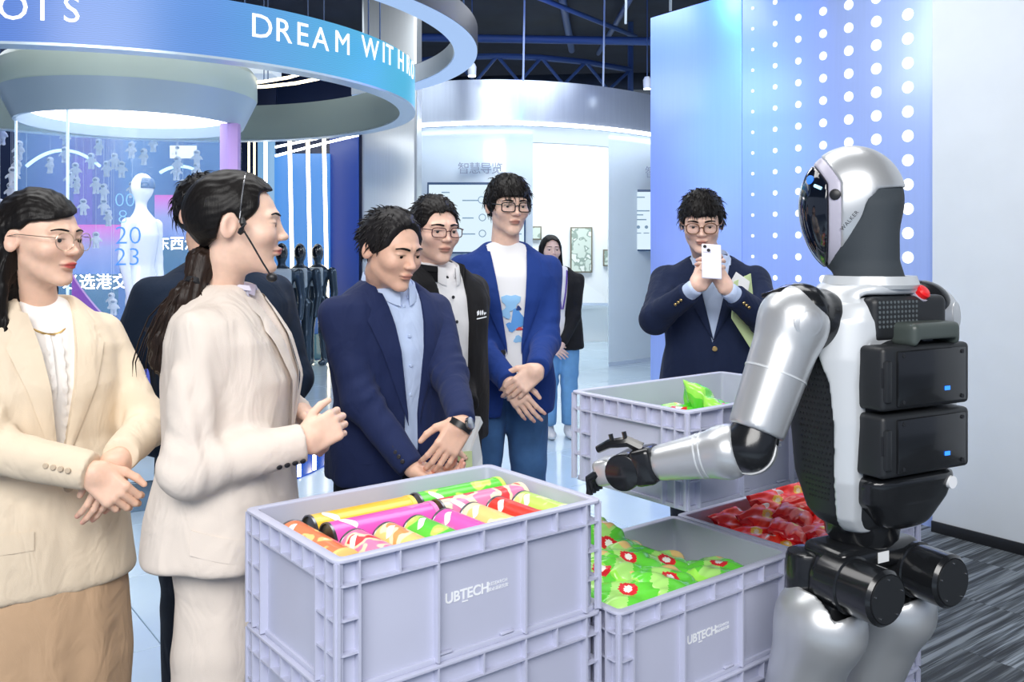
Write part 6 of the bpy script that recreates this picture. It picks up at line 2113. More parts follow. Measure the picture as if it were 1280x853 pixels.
MB().cyl((-0.098, 0.130, 0.992), (-0.098, 0.1480, 0.992), 0.013, n=20).build('cover_badge', pm('white_badge', (0.8, 0.82, 0.85), 0.4), rob)
# red stop button on the yoke
bc_ = proj((-0.035, 0.06, 1.378), lambda p: loft(p, [(r[0], r[1], r[2], r[3] + 0.010, r[4] + 0.010) for r in core_st[3:]] + [(1.405, 0, 0.022, 0.098, 0.092)], 2.6))
Mb = Vector((-0.1, 0.75, 0.65)).to_track_quat('Z', 'Y').to_matrix()
MB().lathe([(0.019, -0.006), (0.019, 0.004)], 24, tuple(bc_), Mb).build('button_socket', m_lilac, rob)
MB().lathe([(0.015, 0.002), (0.0165, 0.008), (0.0165, 0.014), (0.012, 0.018), (0.003, 0.019)], 24, tuple(bc_), Mb).build('stop_button', pm('red_plastic', (0.75, 0.012, 0.015), 0.3), rob)

# ---- arms
def arm_part(side, sh, el, wr):
    n = 'upper_arm'
    ud = unit(el - sh); fd = unit(wr - el)
    # shoulder: black collar between torso and arm, silver dome outside
    inn = np.array([side * 0.135, 0.0, sh[2]])
    sdf_obj('shoulder_joint', lambda p: smin(cap(p, inn, sh - np.array([side * 0.03, 0, 0]), 0.068, 0.066), ell(p, sh - np.array([side * 0.012, 0, -0.03]), (0.05, 0.07, 0.05)), 0.02),
            np.minimum(inn, sh) - 0.11, np.maximum(inn, sh) + 0.11, 0.006, m_rblack, rob)
    ua = sdf_obj('upper_arm', lambda p: smax(smin(cap(p, sh, el, 0.068, 0.055), ell(p, sh, (0.066, 0.072, 0.072)), 0.02), (p - el) @ ud + 0.035, 0.004),
            np.minimum(sh, el) - 0.10, np.maximum(sh, el) + 0.10, 0.005, m_silver, rob)
    # seam ring and shoulder disc
    c = sh + (el - sh) * 0.42
    R_ = 0.068 + (0.055 - 0.068) * 0.42
    MB().lathe([(R_ - 0.003, -0.003), (R_ + 0.0012, -0.002), (R_ + 0.0012, 0.002), (R_ - 0.003, 0.003)], 40, tuple(c), Vector(ud).to_track_quat('Z', 'Y').to_matrix(), cap=False).build('seam_ring', m_shell, ua)
    dn = unit(np.array([side * 0.35, 0.9, 0.05]))
    dc_ = sh + dn * 0.068
    MB().lathe([(0.030, -0.006), (0.030, 0.002), (0.027, 0.0035)], 28, tuple(dc_), Vector(dn).to_track_quat('Z', 'Y').to_matrix()).build('shoulder_disc', m_silver, ua)
    MB().box(tuple(sh + np.array([side * 0.015, -0.025, 0.062])), (0.05, 0.06, 0.012), (0.25, side * 0.2, 0)).build('shoulder_cap', m_rblack, rob, bevel=0.004)
    # elbow: black core with a bright edge
    sdf_obj('elbow_joint', lambda p: smin(cap(p, el - ud * 0.05, el, 0.048, 0.046), cap(p, el, el + fd * 0.05, 0.046, 0.042), 0.02), el - 0.12, el + 0.12, 0.005, m_rblack, rob)
    ax = unit(np.cross(ud, fd))
    MB().lathe([(0.050, -0.006), (0.054, -0.006), (0.054, 0.006), (0.050, 0.006), (0.050, -0.006)], 36, tuple(el), Vector(unit(ud - fd)).to_track_quat('Z', 'Y').to_matrix() if False else Vector(ax).to_track_quat('Z', 'Y').to_matrix(), cap=False).build('elbow_rim', m_silver, rob)
    fa = sdf_obj('forearm', lambda p: smax(smin(cap(p, el + fd * 0.045, wr, 0.052, 0.038), ell(p, el + fd * 0.05, (0.055, 0.055, 0.055)), 0.01), -((p - el) @ fd - 0.02), 0.006),
            np.minimum(el, wr) - 0.09, np.maximum(el, wr) + 0.09, 0.005, m_silver, rob)
    for t in (0.50, 0.56):
        c = el + (wr - el) * t; R_ = 0.052 + (0.038 - 0.052) * (t * np.linalg.norm(wr - el) - 0.045) / (np.linalg.norm(wr - el) - 0.045)
        MB().lathe([(R_ - 0.003, -0.002), (R_ + 0.0012, -0.0015), (R_ + 0.0012, 0.0015), (R_ - 0.003, 0.002)], 36, tuple(c), Vector(fd).to_track_quat('Z', 'Y').to_matrix(), cap=False).build('seam_ring', m_shell, fa)
    return fd
shL = np.array([0.200, 0.0, 1.325]); elL = rl(938, 560, 1.80); wrL = rl(830, 578, 1.885)
fdL = arm_part(1, shL, elL, wrL)
shR = np.array([-0.200, 0.0, 1.325]); elR = np.array([-0.25, -0.02, 1.05])
tR = (np.array([hx_ + 0.34 * cu_ + 0.02 * cs_, hy_ + 0.34 * cs_ - 0.02 * cu_, CZ + 0.06]) - np.array(RB)) @ _RR
wrR = tR - unit(tR - elR) * 0.10
fdR = arm_part(-1, shR, elR, wrR)
# grippers: palm block, silver knuckle drum, fingers pressed on the crate end
def gripper(wr, fd, side, tgt):
    h = empty('hand', parent=rob)
    z = np.array([0, 0, 1.0]); s = unit(np.cross(fd, z)); u = np.cross(s, fd)
    R = Matrix((fd, s, u)).transposed()
    def at(a, b, c): return tuple(wr + (fd * a * 1.2 + s * b * 1.3 + u * c * 1.25))
    MB().cyl(tuple(wr - fd * 0.01), tuple(wr + fd * 0.02), 0.036, 0.034, 24).build('wrist_ring', m_rblack, h)
    MB().box(at(0.032, 0.0, 0.0), (0.050, 0.078, 0.078), R).build('palm', m_rblack, h, bevel=0.012, seg=3)
    MB().cyl(at(0.070, -0.030, -0.002), at(0.070, 0.034, -0.002), 0.039, n=28).build('knuckle_drum', m_rblack, h, bevel=0.004)
    MB().cyl(at(0.072, 0.030, -0.002), at(0.072, 0.044, -0.002), 0.034, 0.029, 28).build('knuckle_cap', m_silver, h, bevel=0.003)
    MB().box(at(0.108, 0.0, 0.002), (0.046, 0.072, 0.056), R).build('finger_block', m_silver, h, bevel=0.012, seg=3)
    for k, b in enumerate((-0.021, -0.007, 0.007, 0.021)):
        MB().tube([at(0.118, b, 0.002), at(0.138, b - side * 0.0, -0.004), at(0.145, b, -0.030)], [0.0105, 0.010, 0.008], 8).build('finger', m_rblack, h)
    MB().tube([at(0.03, -0.01, 0.030), at(0.05, -0.015, 0.046), at(0.085, -0.018, 0.048), at(0.11, -0.018, 0.042)], [0.013, 0.012, 0.010, 0.008], 8).build('thumb', m_rblack, h)
    for a in (0.052, 0.078):
        MB().cyl(at(a, -0.018, 0.05), at(a, -0.018, 0.064), 0.005, n=10).build('thumb_pin', m_rblack, h)
    return h
gripper(wrL, fdL, 1, None)
gripper(wrR, fdR, -1, None)

# ---- pelvis and legs
pv = MB()
pv.box((0, 0.0, 0.825), (0.24, 0.12, 0.055))
pv.build('pelvis', m_rblack, rob, bevel=0.02, seg=3)
MB().box((0.005, 0.0605, 0.828), (0.032, 0.002, 0.022)).build('sticker', pm('white_sticker', (0.8, 0.82, 0.84), 0.5), rob)
def leg(side):
    x = side * 0.098
    # hip motor pointing backwards
    m = MB().lathe([(0.052, 0), (0.058, 0.004), (0.058, 0.05), (0.060, 0.052), (0.060, 0.06), (0.056, 0.062), (0.056, 0.135), (0.050, 0.142)], 36, (x, 0.005, 0.785), Euler((-PI / 2, 0, 0)).to_matrix()).build('hip_motor', m_rblack, rob)
    MB().lathe([(0.047, 0.142), (0.047, 0.1445)], 36, (x, 0.005, 0.785), Euler((-PI / 2, 0, 0)).to_matrix()).build('motor_cap', m_rmatte, m)
    for k in range(5):
        a = 2 * PI * k / 5 + 0.3
        MB().cyl((x + 0.040 * math.cos(a), 0.149, 0.785 + 0.040 * math.sin(a)), (x + 0.040 * math.cos(a), 0.1515, 0.785 + 0.040 * math.sin(a)), 0.002, n=8).build('screw', pm('steel', (0.6, 0.62, 0.65), 0.25, 1.0), m)
    MB().lathe([(0.040, 0.70), (0.044, 0.705), (0.044, 0.815), (0.040, 0.825), (0.028, 0.83)], 32, (x + side * 0.012, -0.05, 0)).build('hip_yaw_drum', m_rblack, rob)
    kn = np.array([x + side * 0.012, -0.10, 0.43])
    hp_ = np.array([x + side * 0.01, -0.015, 0.68])
    def th(p):
        q = p.copy()
        d = smin(cap(q, hp_, kn, 0.088, 0.066), ell(q, hp_, (0.076, 0.10, 0.085)), 0.03)
        sl = smax(smax(np.abs(p[:, 0] - x - side * 0.0) - 0.050, -(p[:, 2] - (0.665 + 0.9 * (p[:, 1] + 0.0))), 0.004), -(p[:, 1] + 0.03), 0.004)
        return smax(d, -sl, 0.006)
    sdf_obj('thigh', th, np.minimum(hp_, kn) - 0.13, np.maximum(hp_, kn) + 0.13, 0.006, m_silver, rob)
    sdf_obj('hip_link', lambda p: cap(p, (x, 0.0, 0.79), (x, -0.005, 0.66), 0.045, 0.048), (x - 0.1, -0.1, 0.56), (x + 0.1, 0.1, 0.86), 0.007, m_rblack, rob)
    an = np.array([x + side * 0.01, 0.0, 0.085])
    MB().cyl(tuple(kn - np.array([0.062, 0, 0])), tuple(kn + np.array([0.062, 0, 0])), 0.052, n=28).build('knee_joint', m_rblack, rob, bevel=0.006)
    sdf_obj('shank', lambda p: cap(p, kn - np.array([0, 0, 0.03]), an, 0.058, 0.042), np.minimum(kn, an) - 0.1, np.maximum(kn, an) + 0.1, 0.009, m_silver, rob)
    sdf_obj('foot', lambda p: np.maximum(smin(ell(p, (x + side * 0.01, -0.05, 0.035), (0.05, 0.13, 0.04)), ell(p, (x + side * 0.01, 0.02, 0.06), (0.045, 0.06, 0.05)), 0.02), 0.004 - p[:, 2]), (x - 0.12, -0.22, -0.02), (x + 0.12, 0.14, 0.14), 0.009, m_rmatte, rob)
leg(1); leg(-1)
# ================================================================== GOODS IN THE CRATES
def can_mat(name, base, blot, thr=0.56, scale=16, second=None):
    m = bpy.data.materials.new(name); m.use_nodes = True
    nt = m.node_tree; b = nt.nodes['Principled BSDF']
    tc = nt.nodes.new('ShaderNodeTexCoord')
    n = nt.nodes.new('ShaderNodeTexNoise'); n.inputs['Scale'].default_value = scale; n.inputs['Detail'].default_value = 1.5
    oi = nt.nodes.new('ShaderNodeObjectInfo')
    mp = nt.nodes.new('ShaderNodeVectorMath'); mp.operation = 'ADD'
    sc = nt.nodes.new('ShaderNodeVectorMath'); sc.operation = 'SCALE'; sc.inputs[0].default_value = (3, 5, 7)
    nt.links.new(oi.outputs['Random'], sc.inputs['Scale']); nt.links.new(tc.outputs['Object'], mp.inputs[0]); nt.links.new(sc.outputs[0], mp.inputs[1])
    nt.links.new(mp.outputs[0], n.inputs['Vector'])
    r = nt.nodes.new('ShaderNodeValToRGB'); e = r.color_ramp.elements
    e[0].position = thr - 0.012; e[0].color = (*base, 1); e[1].position = thr + 0.012; e[1].color = (*blot, 1)
    if second:
        k = e.new(thr + 0.09); k.color = (*blot, 1)
        k = e.new(thr + 0.10); k.color = (*second, 1)
    nt.links.new(n.outputs[0], r.inputs[0]); nt.links.new(r.outputs[0], b.inputs['Base Color'])
    b.inputs['Roughness'].default_value = 0.32; b.inputs['Coat Weight'].default_value = 0.3
    return m
cmats = dict(
    yellow=can_mat('yellow_can_print', (0.85, 0.52, 0.03), (0.88, 0.60, 0.10), 0.6, 14, (0.75, 0.10, 0.02)),
    green=can_mat('green_can_print', (0.10, 0.62, 0.04), (0.55, 0.80, 0.12), 0.58, 18, (0.90, 0.80, 0.20)),
    pink=can_mat('pink_can_print', (0.80, 0.10, 0.48), (0.85, 0.22, 0.50), 0.6, 18, (0.9, 0.5, 0.2)),
    berry=can_mat('berry_can_print', (0.85, 0.22, 0.42), (0.90, 0.72, 0.50), 0.50, 22, (0.80, 0.05, 0.06)),
    orange=can_mat('orange_can_print', (0.88, 0.20, 0.06), (0.92, 0.60, 0.20), 0.54, 26, (0.9, 0.85, 0.7)),
    cream=can_mat('cream_can_print', (0.92, 0.62, 0.20), (0.93, 0.78, 0.50), 0.50, 16, (0.85, 0.35, 0.1)),
    red=can_mat('red_can_print', (0.72, 0.03, 0.012), (0.78, 0.06, 0.02), 0.62, 16, (0.9, 0.5, 0.3)),
    lime=can_mat('lime_can_print', (0.50, 0.78, 0.12), (0.75, 0.88, 0.40), 0.52, 16, (0.88, 0.85, 0.25)))
m_tin = pm('can_end_metal', (0.20, 0.21, 0.23), 0.3, 0.9)
m_lid = pm('translucent_lid', (0.75, 0.78, 0.75), 0.3)
def can(col, x, y, z, rz, L, label, word=None, r=0.0365):
    """lying can; its metal end at the start, axis along local +x"""
    c = empty('chip_can', label=label, cat='can', group='chip cans in the nearest crate')
    M = Euler((0, PI / 2, 0)).to_matrix()
    MB().lathe([(r, 0.004), (r, L - 0.012)], 32, M=M, cap=False).build('can_wall', cmats[col], c)
    MB().lathe([(0.002, 0.006), (r - 0.003, 0.006), (r - 0.002, 0.0), (r + 0.0008, 0.0), (r + 0.0008, 0.005), (r, 0.006)], 32, M=M, cap=False).build('can_base', m_tin, c)
    MB().lathe([(r, L - 0.012), (r + 0.0012, L - 0.012), (r + 0.0012, L - 0.002), (r - 0.002, L), (0.002, L)], 32, M=M, cap=False).build('can_lid', pm('lid_' + col, tuple(cmats[col].node_tree.nodes['Color Ramp'].color_ramp.elements[1].color)[:3], 0.35), c)
    # white emblem printed on the side
    em = MB()
    def fn(u, v):
        a = (u - 0.5) * 0.55 + 0.55 + 0.5 * (v - 0.5); xx = 0.040 + (v - 0.5) * 0.030 * (1 - 0.4 * (2 * u - 1) ** 2)
        return (xx, -(r + 0.0006) * math.sin(a), (r + 0.0006) * math.cos(a))
    em.grid(fn, 9, 5).build('emblem', pm('can_emblem_white', (0.9, 0.9, 0.88), 0.4), c)
    c.location = (x, y, z); c.rotation_euler = (rnd.uniform(-0.3, 0.3), 0, rz)
    return c
def cloc(cx, cy, u, v):
    return (cx + u * cu_ - v * cs_, cy + u * cs_ + v * cu_)
RIM_A = Z0 + 4 * CH
zt = RIM_A - 0.048
def put_can(col, u, v, along, L, label, z=zt, r=0.0365):
    x, y = cloc(ax, ay, u, v)
    can(col, x, y, z, CY + (0 if along == 'u' else -PI / 2), L, label, r=r)
put_can('yellow', -0.205, 0.105, 'u', 0.235, 'long yellow chip can lying at the back left of the crate')
put_can('green', 0.045, 0.115, 'u', 0.225, 'long green chip can lying at the back right of the crate')
put_can('pink', -0.205, 0.028, 'u', 0.238, 'long pink chip can lying in front of the yellow can', zt + 0.004)
put_can('berry', 0.047, 0.036, 'u', 0.225, 'long pink and cream fruit chip can in front of the green can', zt + 0.003)
short = [('orange', -0.243, 0.10, 0.22, 'orange patterned chip can along the crate left end'),
         ('berry', -0.170, -0.014, 0.145, 'pink berry patterned can, front row beside the orange can'),
         ('cream', -0.101, -0.014, 0.145, 'cream and orange can in the front row, left of the small green can'),
         ('green', -0.032, -0.010, 0.145, 'small green can in the middle of the front row'),
         ('pink', 0.037, -0.006, 0.145, 'small pink can in the front row, right of the small green can'),
         ('cream', 0.106, -0.004, 0.145, 'cream can in the front row, left of the red can'),
         ('red', 0.175, 0.0, 0.145, 'red can in the front row between the cream and lime cans'),
         ('lime', 0.244, 0.0, 0.145, 'pale lime can at the right end of the front row')]
for col, u, v, L, lab in short:
    put_can(col, u, v, 'v', L, lab, r=0.0365 if col == 'orange' else 0.0335)
# hidden layers that carry the visible cans
for k in range(7):
    put_can(['yellow', 'green', 'pink', 'cream', 'red', 'berry', 'orange'][k], -0.245 + 0.0765 * k, 0.165, 'v', 0.325, 'buried chip can under the top layer', zt - 0.0745)
for k in range(7):
    put_can(['orange', 'pink', 'green', 'yellow', 'berry', 'red', 'cream'][k], -0.245 + 0.0765 * k, 0.165, 'v', 0.325, 'buried chip can under the top layer', zt - 0.149 + 0.008)

# ---- soft bags
def bag_mesh(name, Lx, Ly, T, seed, mats, crimp=0.012, band=True):
    """pillow bag with crimped ends; material slots: 0 side, 1 middle band, 2 emblem, 3 inner emblem, 4 crimp"""
    rg = np.random.RandomState(seed)
    nu, nv = 53, 37
    ph = rg.uniform(0, 6.28, 8)
    V = []; idx = {}
    def pt(u, v, s):
        x = u * Lx / 2; y = v * Ly / 2 * (1 - 0.06 * (1 - abs(u) ** 3))
        e = max(0.0, 1 - abs(u) ** 4.0) ** 0.75 * max(0.0, 1 - abs(v) ** 3.2) ** 0.6
        wr_ = 0.0035 * math.sin(9 * v + ph[0] + 3 * u) * abs(u) ** 1.5 + 0.003 * math.sin(7 * u + 5 * v + ph[1]) + 0.002 * math.sin(15 * v + 4 * u + ph[2]) * (0.3 + abs(u))
        z = s * (T / 2 * e + wr_ * min(1, e * 2.5)) 
        z += 0.006 * math.sin(2.2 * u + ph[3]) + 0.005 * abs(u) ** 6 * math.sin(6 * v + ph[4])
        return (x, y, z)
    us = np.linspace(-1, 1, nu); vs_ = np.linspace(-1, 1, nv)
    fs = []; mi = []
    def region(u, v, s):
        if abs(u) > 0.90: return 4
        if s > 0:
            if ((u - 0.05) / 0.24) ** 2 + ((v + 0.1) / 0.30) ** 2 < 1:
                return 3 if ((u - 0.05) / 0.12) ** 2 + ((v + 0.1) / 0.13) ** 2 < 1 else 2
            if u > 0.45 and v > 0.25 and u + v < 1.3: return 5
            if abs(v - 0.55 * math.sin(u * 2 + ph[5] * 0.1)) < 0.36 and band: return 1
        return 0
    for s in (1, -1):
        n0 = len(V)
        for j in range(nv):
            for i in range(nu): V.append(pt(us[i], vs_[j], s))
        for j in range(nv - 1):
            for i in range(nu - 1):
                a = n0 + j * nu + i
                q = (a, a + 1, a + nu + 1, a + nu)
                fs.append(q if s > 0 else q[::-1])
                mi.append(region((us[i] + us[i + 1]) / 2, (vs_[j] + vs_[j + 1]) / 2, s))
    me_o = meshobj(name, V, fs, mats, None, midx=mi)
    bm = bmesh.new(); bm.from_mesh(me_o.data); bmesh.ops.remove_doubles(bm, verts=bm.verts, dist=0.0004); bm.to_mesh(me_o.data); bm.free()
    me_o.data.shade_smooth()
    return me_o
def foil(name, c, rough=0.25): return pm(name, c, rough, coat=0.4, bump=0.15, bscale=60)
gm_ = [foil('green_foil', (0.13, 0.66, 0.05)), foil('pale_green_foil', (0.42, 0.80, 0.20)), foil('red_emblem', (0.70, 0.02, 0.03)), foil('white_emblem', (0.9, 0.88, 0.82)), foil('lime_foil_edge', (0.36, 0.85, 0.10)), foil('chip_picture', (0.85, 0.58, 0.22))]
rm_ = [foil('red_foil', (0.92, 0.025, 0.02), 0.4), foil('bright_red_foil', (0.98, 0.06, 0.03), 0.4), foil('yellow_print', (0.95, 0.60, 0.08)), foil('cream_print', (0.9, 0.80, 0.55)), foil('red_foil_edge', (0.68, 0.012, 0.02)), foil('white_foil_print', (0.85, 0.78, 0.76))]
gb = [bag_mesh('snack_bag', 0.185, 0.145, 0.060, 11 + k, gm_) for k in range(3)]
rb_ = [bag_mesh('snack_packet', 0.15, 0.105, 0.040, 31 + k, rm_) for k in range(3)]
usedb = {}
def put_bag(src, k, cx, cy, u, v, z, rx, ry, rz, label, cat, group):
    s = src[k]
    o = s if s.name not in usedb else share(s, s.name.split('.')[0])
    usedb[s.name] = 1
    x, y = cloc(cx, cy, u, v)
    o.location = (x, y, z); o.rotation_euler = (rx, ry, CY + rz)
    return tag(o, label, cat, group)
RG = Z0 + 3 * CH
gbags = [(-0.178, -0.086, RG - 0.030, 0.15, -0.05, 0.06, 'green snack bag at the front left corner of its crate'),
         (-0.045, -0.086, RG - 0.034, 0.20, 0.05, 0.08, 'bright lime snack bag lying along the front rim of its crate'),
         (-0.180, 0.000, RG - 0.012, 0.30, -0.10, 0.20, 'green snack bag with red emblem, second from the left front'),
         (-0.085, 0.010, RG - 0.004, 0.28, 0.05, 0.30, 'green snack bag with red emblem in the middle of its crate'),
         (-0.175, 0.095, RG + 0.006, 0.75, -0.35, 0.5, 'green snack bag standing up at the left back of its crate'),
         (-0.065, 0.105, RG + 0.002, 0.60, -0.15, 0.25, 'green snack bag leaning on the back wall of its crate'),
         (0.045, 0.010, RG - 0.036, 0.25, 0.25, -0.25, 'lime green snack bag at the right end of the pile'),
         (0.035, 0.095, RG - 0.035, 0.45, 0.25, 0.2, 'green snack bag low at the right back of the pile'),
         (0.160, -0.060, RG - 0.060, 0.0, 0.20, 0.05, 'green snack bag lying alone at the right front of its crate')]
for i, (u, v, z, a, b, c_, lab) in enumerate(gbags):
    put_bag(gb, i % 3, gx, gy, u, v, z, a, b, c_, lab, 'snack bag', 'green snack bags')
for i in range(12):
    put_bag(gb, i % 3, gx, gy, -0.17 + 0.11 * (i % 4), -0.075 + 0.075 * (i // 4), RG - 0.150 + 0.035 * (i % 2), 0.0, 0.0, 0.05 * (i % 3), 'buried green snack bag under the visible pile', 'snack bag', 'green snack bags')
rbags = [(-0.20, 0.02, -0.052, 0.2, 0.1, 0.2), (-0.215, -0.10, -0.058, 0.1, -0.1, 0.9), (-0.13, -0.05, -0.035, 0.35, 0.15, 0.6), (-0.10, 0.06, -0.030, 0.4, 0.0, 0.2), (-0.04, -0.10, -0.045, 0.0, 0.2, 0.1),
         (-0.03, 0.0, -0.022, 0.3, 0.1, 0.5), (0.0, 0.10, -0.012, 0.5, 0.1, 0.1), (0.06, -0.07, -0.032, 0.1, -0.2, 0.4), (0.08, 0.03, -0.018, 0.25, 0.1, -0.2), (0.12, 0.11, -0.006, 0.5, -0.1, 0.3),
         (0.17, -0.02, -0.028, 0.2, 0.2, 0.7), (0.20, 0.09, -0.02, 0.4, 0.0, 0.1), (0.19, -0.11, -0.045, 0.0, 0.1, 0.2), (-0.15, 0.125, -0.045, 0.5, 0.1, 0.2)]
rlab = ['left side middle', 'left front corner', 'left front, tilted up', 'left middle, tilted up', 'front middle', 'centre top', 'back middle, standing up', 'front, right of the middle', 'right of centre', 'back right, topmost', 'right side', 'right back corner', 'right front corner', 'back left corner']
for i, (u, v, z, a, b, c_) in enumerate(rbags):
    put_bag(rb_, i % 3, rx, ry, u * 0.95, v * 0.9, RG + z + 0.012, a, b, c_, 'shiny red snack packet in its crate, ' + rlab[i], 'snack packet', 'red snack packets')
for i in range(15):
    put_bag(rb_, i % 3, rx, ry, -0.19 + 0.095 * (i % 5), -0.10 + 0.10 * (i // 5), RG - 0.11 - 0.035 * (i % 2), 0.0, 0.0, 0.05 * (i % 3), 'buried red snack packet under the visible pile', 'snack packet', 'red snack packets')
# two bags in the lifted crate
put_bag(gb, 1, hx_, hy_, 0.02, 0.02, CZ + CH - 0.062, 0.7, 0.5, 0.6, 'green snack bag poking up in the lifted crate', 'snack bag', 'green snack bags')
put_bag(gb, 2, hx_, hy_, -0.08, 0.04, CZ + CH - 0.075, 0.1, 0.1, 0.2, 'green snack bag lying flat in the lifted crate', 'snack bag', 'green snack bags')
for i in range(5):
    put_bag(gb, i % 3, hx_, hy_, -0.15 + 0.1 * i, 0.02 * (-1) ** i, CZ + 0.045 + 0.05 * (i % 3), 0.1, 0.0, 0.2 * i, 'buried green snack bag in the lifted crate', 'snack bag', 'green snack bags')
# ================================================================== BACKGROUND THINGS
# wall screens on the curved wall
def wall_screen(pxa, pxb, pya, pyb, label):
    Y = bw((pxa + pxb) / 2).y + 0.36
    t = empty('wall_screen', label=label, cat='screen', group='information screens on the curved wall')
    flat('screen_frame', pxa, pxb, pya, pyb, Y - 0.02, pm('dark_blue_screen_frame', (0.03, 0.08, 0.18), 0.3), t, 0.05)
    flat('screen_face', pxa + 2, pxb - 2, pya + 3, pyb - 2, Y - 0.024, emis('pale_screen', (0.72, 0.88, 0.98), 1.0), t, 0.006, 0)
    return t, Y - 0.028
m_ink = pm('screen_ink', (0.25, 0.38, 0.5), 0.6)
ws, Ys = wall_screen(534, 657, 228, 317, 'wide information screen on the curved wall behind the two spectacled men')
for k, (a, b, y) in enumerate(((552, 562, 240), (578, 598, 250), (578, 592, 272), (578, 594, 292), (640, 652, 250), (640, 650, 272), (640, 652, 292))):
    flat('text_line', a, b, y, y + 1.4, Ys, m_ink, ws, 0.002, 0)
for (x, y) in ((602, 250), (603, 272), (603, 292)):
    c = P(x, y, Ys)
    MB().lathe([(0.035, 0), (0.045, 0), (0.045, 0.003), (0.035, 0.003), (0.035, 0)], 20, tuple(c), Euler((PI / 2, 0, 0)).to_matrix(), cap=False).build('screen_icon', m_ink, ws)
ws2, Y2 = wall_screen(775, 840, 237, 314, 'narrow information screen on the curved wall beside the dotted panel')
for (a, b, y) in ((784, 806, 246), (784, 812, 263), (784, 804, 268), (784, 808, 274)):
    flat('text_line', a, b, y, y + 1.4, Y2, m_ink, ws2, 0.002, 0)
for x in (788, 798, 808):
    c = P(x, 284, Y2)
    MB().lathe([(0.018, 0), (0.022, 0.0), (0.022, 0.003), (0.002, 0.003)], 16, tuple(c), Euler((PI / 2, 0, 0)).to_matrix(), cap=False).build('screen_icon', m_ink, ws2)
    flat('text_line', x - 3.5, x + 3.5, 291, 292, Y2, m_ink, ws2, 0.002, 0)
Yt = bw(597).y + 0.385
for s, px, py, sz in (('智慧导览', 572, 216, 0.150), ('智', 806, 221, 0.150)):
    Yt = bw(min(px + 50, 806)).y + 0.37 if px < 700 else bw(px).y + 0.38
    g = text_obj('wall_lettering', s, sz * Yt / 11.0, pm('grey_blue_letters', (0.28, 0.33, 0.45), 0.5), None, P(px, py, Yt - 0.012), (1, 0, 0), (0, 0, 1), 0.006, spacing=0.82)
    tag(g, 'grey Chinese lettering above the wide information screen' if px < 700 else 'grey Chinese character at the dotted panel edge above the narrow screen', 'lettering')
# framed pictures in the white room
def framed(pxa, pxb, pya, pyb, Y, label):
    t = empty('framed_picture', label=label, cat='picture', group='framed pictures in the white room')
    flat('picture_frame', pxa, pxb, pya, pyb, Y, pm('bronze_frame', (0.18, 0.16, 0.11), 0.4), t, 0.05)
    m = can_mat('landscape_print_%d' % pxa, (0.62, 0.70, 0.62), (0.30, 0.38, 0.32), 0.5, 9, (0.8, 0.84, 0.78))
    flat('picture_print', pxa + 1.6, pxb - 1.6, pya + 1.6, pyb - 1.6, Y - 0.004, m, t, 0.006, 0)
framed(713, 740.5, 284, 341, 14.48, 'tall framed green landscape picture right of the far woman')
framed(754, 778, 312, 333, 14.48, 'small framed picture at the doorway right edge')
framed(650, 677, 283, 300, 14.48, 'small slanting framed picture left of the far woman head')

# dark humanoid robots on show behind the light strips
def show_sdf(p):
    d = ell(p, (0, 0, 1.52), (0.085, 0.10, 0.13))
    d = smin(d, cap(p, (0, 0, 1.4), (0, 0, 1.33), 0.05), 0.02)
    d = smin(d, loft(p, [(0.88, 0, 0, 0.12, 0.09), (1.05, 0, 0, 0.14, 0.11), (1.28, 0, 0, 0.19, 0.12), (1.36, 0, 0, 0.08, 0.07)], 2.6), 0.02)
    for s in (-1, 1):
        d = smin(d, cap(p, (s * 0.235, 0, 1.26), (s * 0.27, 0, 0.98), 0.07, 0.055), 0.02)
        d = smin(d, cap(p, (s * 0.27, 0, 0.98), (s * 0.25, -0.1, 0.72), 0.052, 0.04), 0.02)
        d = smin(d, cap(p, (s * 0.10, 0, 0.84), (s * 0.11, -0.05, 0.46), 0.10, 0.07), 0.03)
        d = smin(d, cap(p, (s * 0.11, -0.05, 0.46), (s * 0.11, 0.0, 0.08), 0.07, 0.05), 0.02)
        d = smin(d, ell(p, (s * 0.11, -0.05, 0.04), (0.06, 0.14, 0.045)), 0.02)
    return d
sh0 = None
for k, (px, rz, lab) in enumerate(((352, 0.3, 'dark display robot behind the first light strip'), (375, 0.0, 'dark display robot between the first and second light strips'), (397, -0.2, 'dark display robot between the second and third light strips'))):
    Yr = 10.6 + 0.5 * k; q = P(px, 440, Yr)
    if sh0 is None:
        sh0 = empty('display_robot')
        v, f_ = surface_nets(show_sdf, np.array([-0.4, -0.25, -0.01]), np.array([0.4, 0.2, 1.7]), 0.018)
        meshobj('robot_body', relax(v, f_), f_, pm('gunmetal_robot', (0.06, 0.09, 0.13), 0.25, 0.6), sh0)
        sdf_obj('chest_plate', lambda p: rbox(p, (0, -0.10, 1.2), (0.13, 0.04, 0.13), 0.03), (-0.2, -0.2, 1.0), (0.2, 0, 1.4), 0.014, pm('pale_robot_plate', (0.5, 0.58, 0.66), 0.3), sh0)
        sdf_obj('face_visor', lambda p: ell(p, (0, -0.03, 1.53), (0.075, 0.085, 0.10)), (-0.12, -0.16, 1.38), (0.12, 0.1, 1.68), 0.012, m_visor, sh0)
        o = sh0
    else:
        o = copy_tree(sh0)
    o.location = (q.x, Yr, 0.0); o.rotation_euler = (0, 0, rz); o.scale = (0.85, 0.85, 0.95)
    tag(o, lab, 'robot', 'display robots behind the light strips')

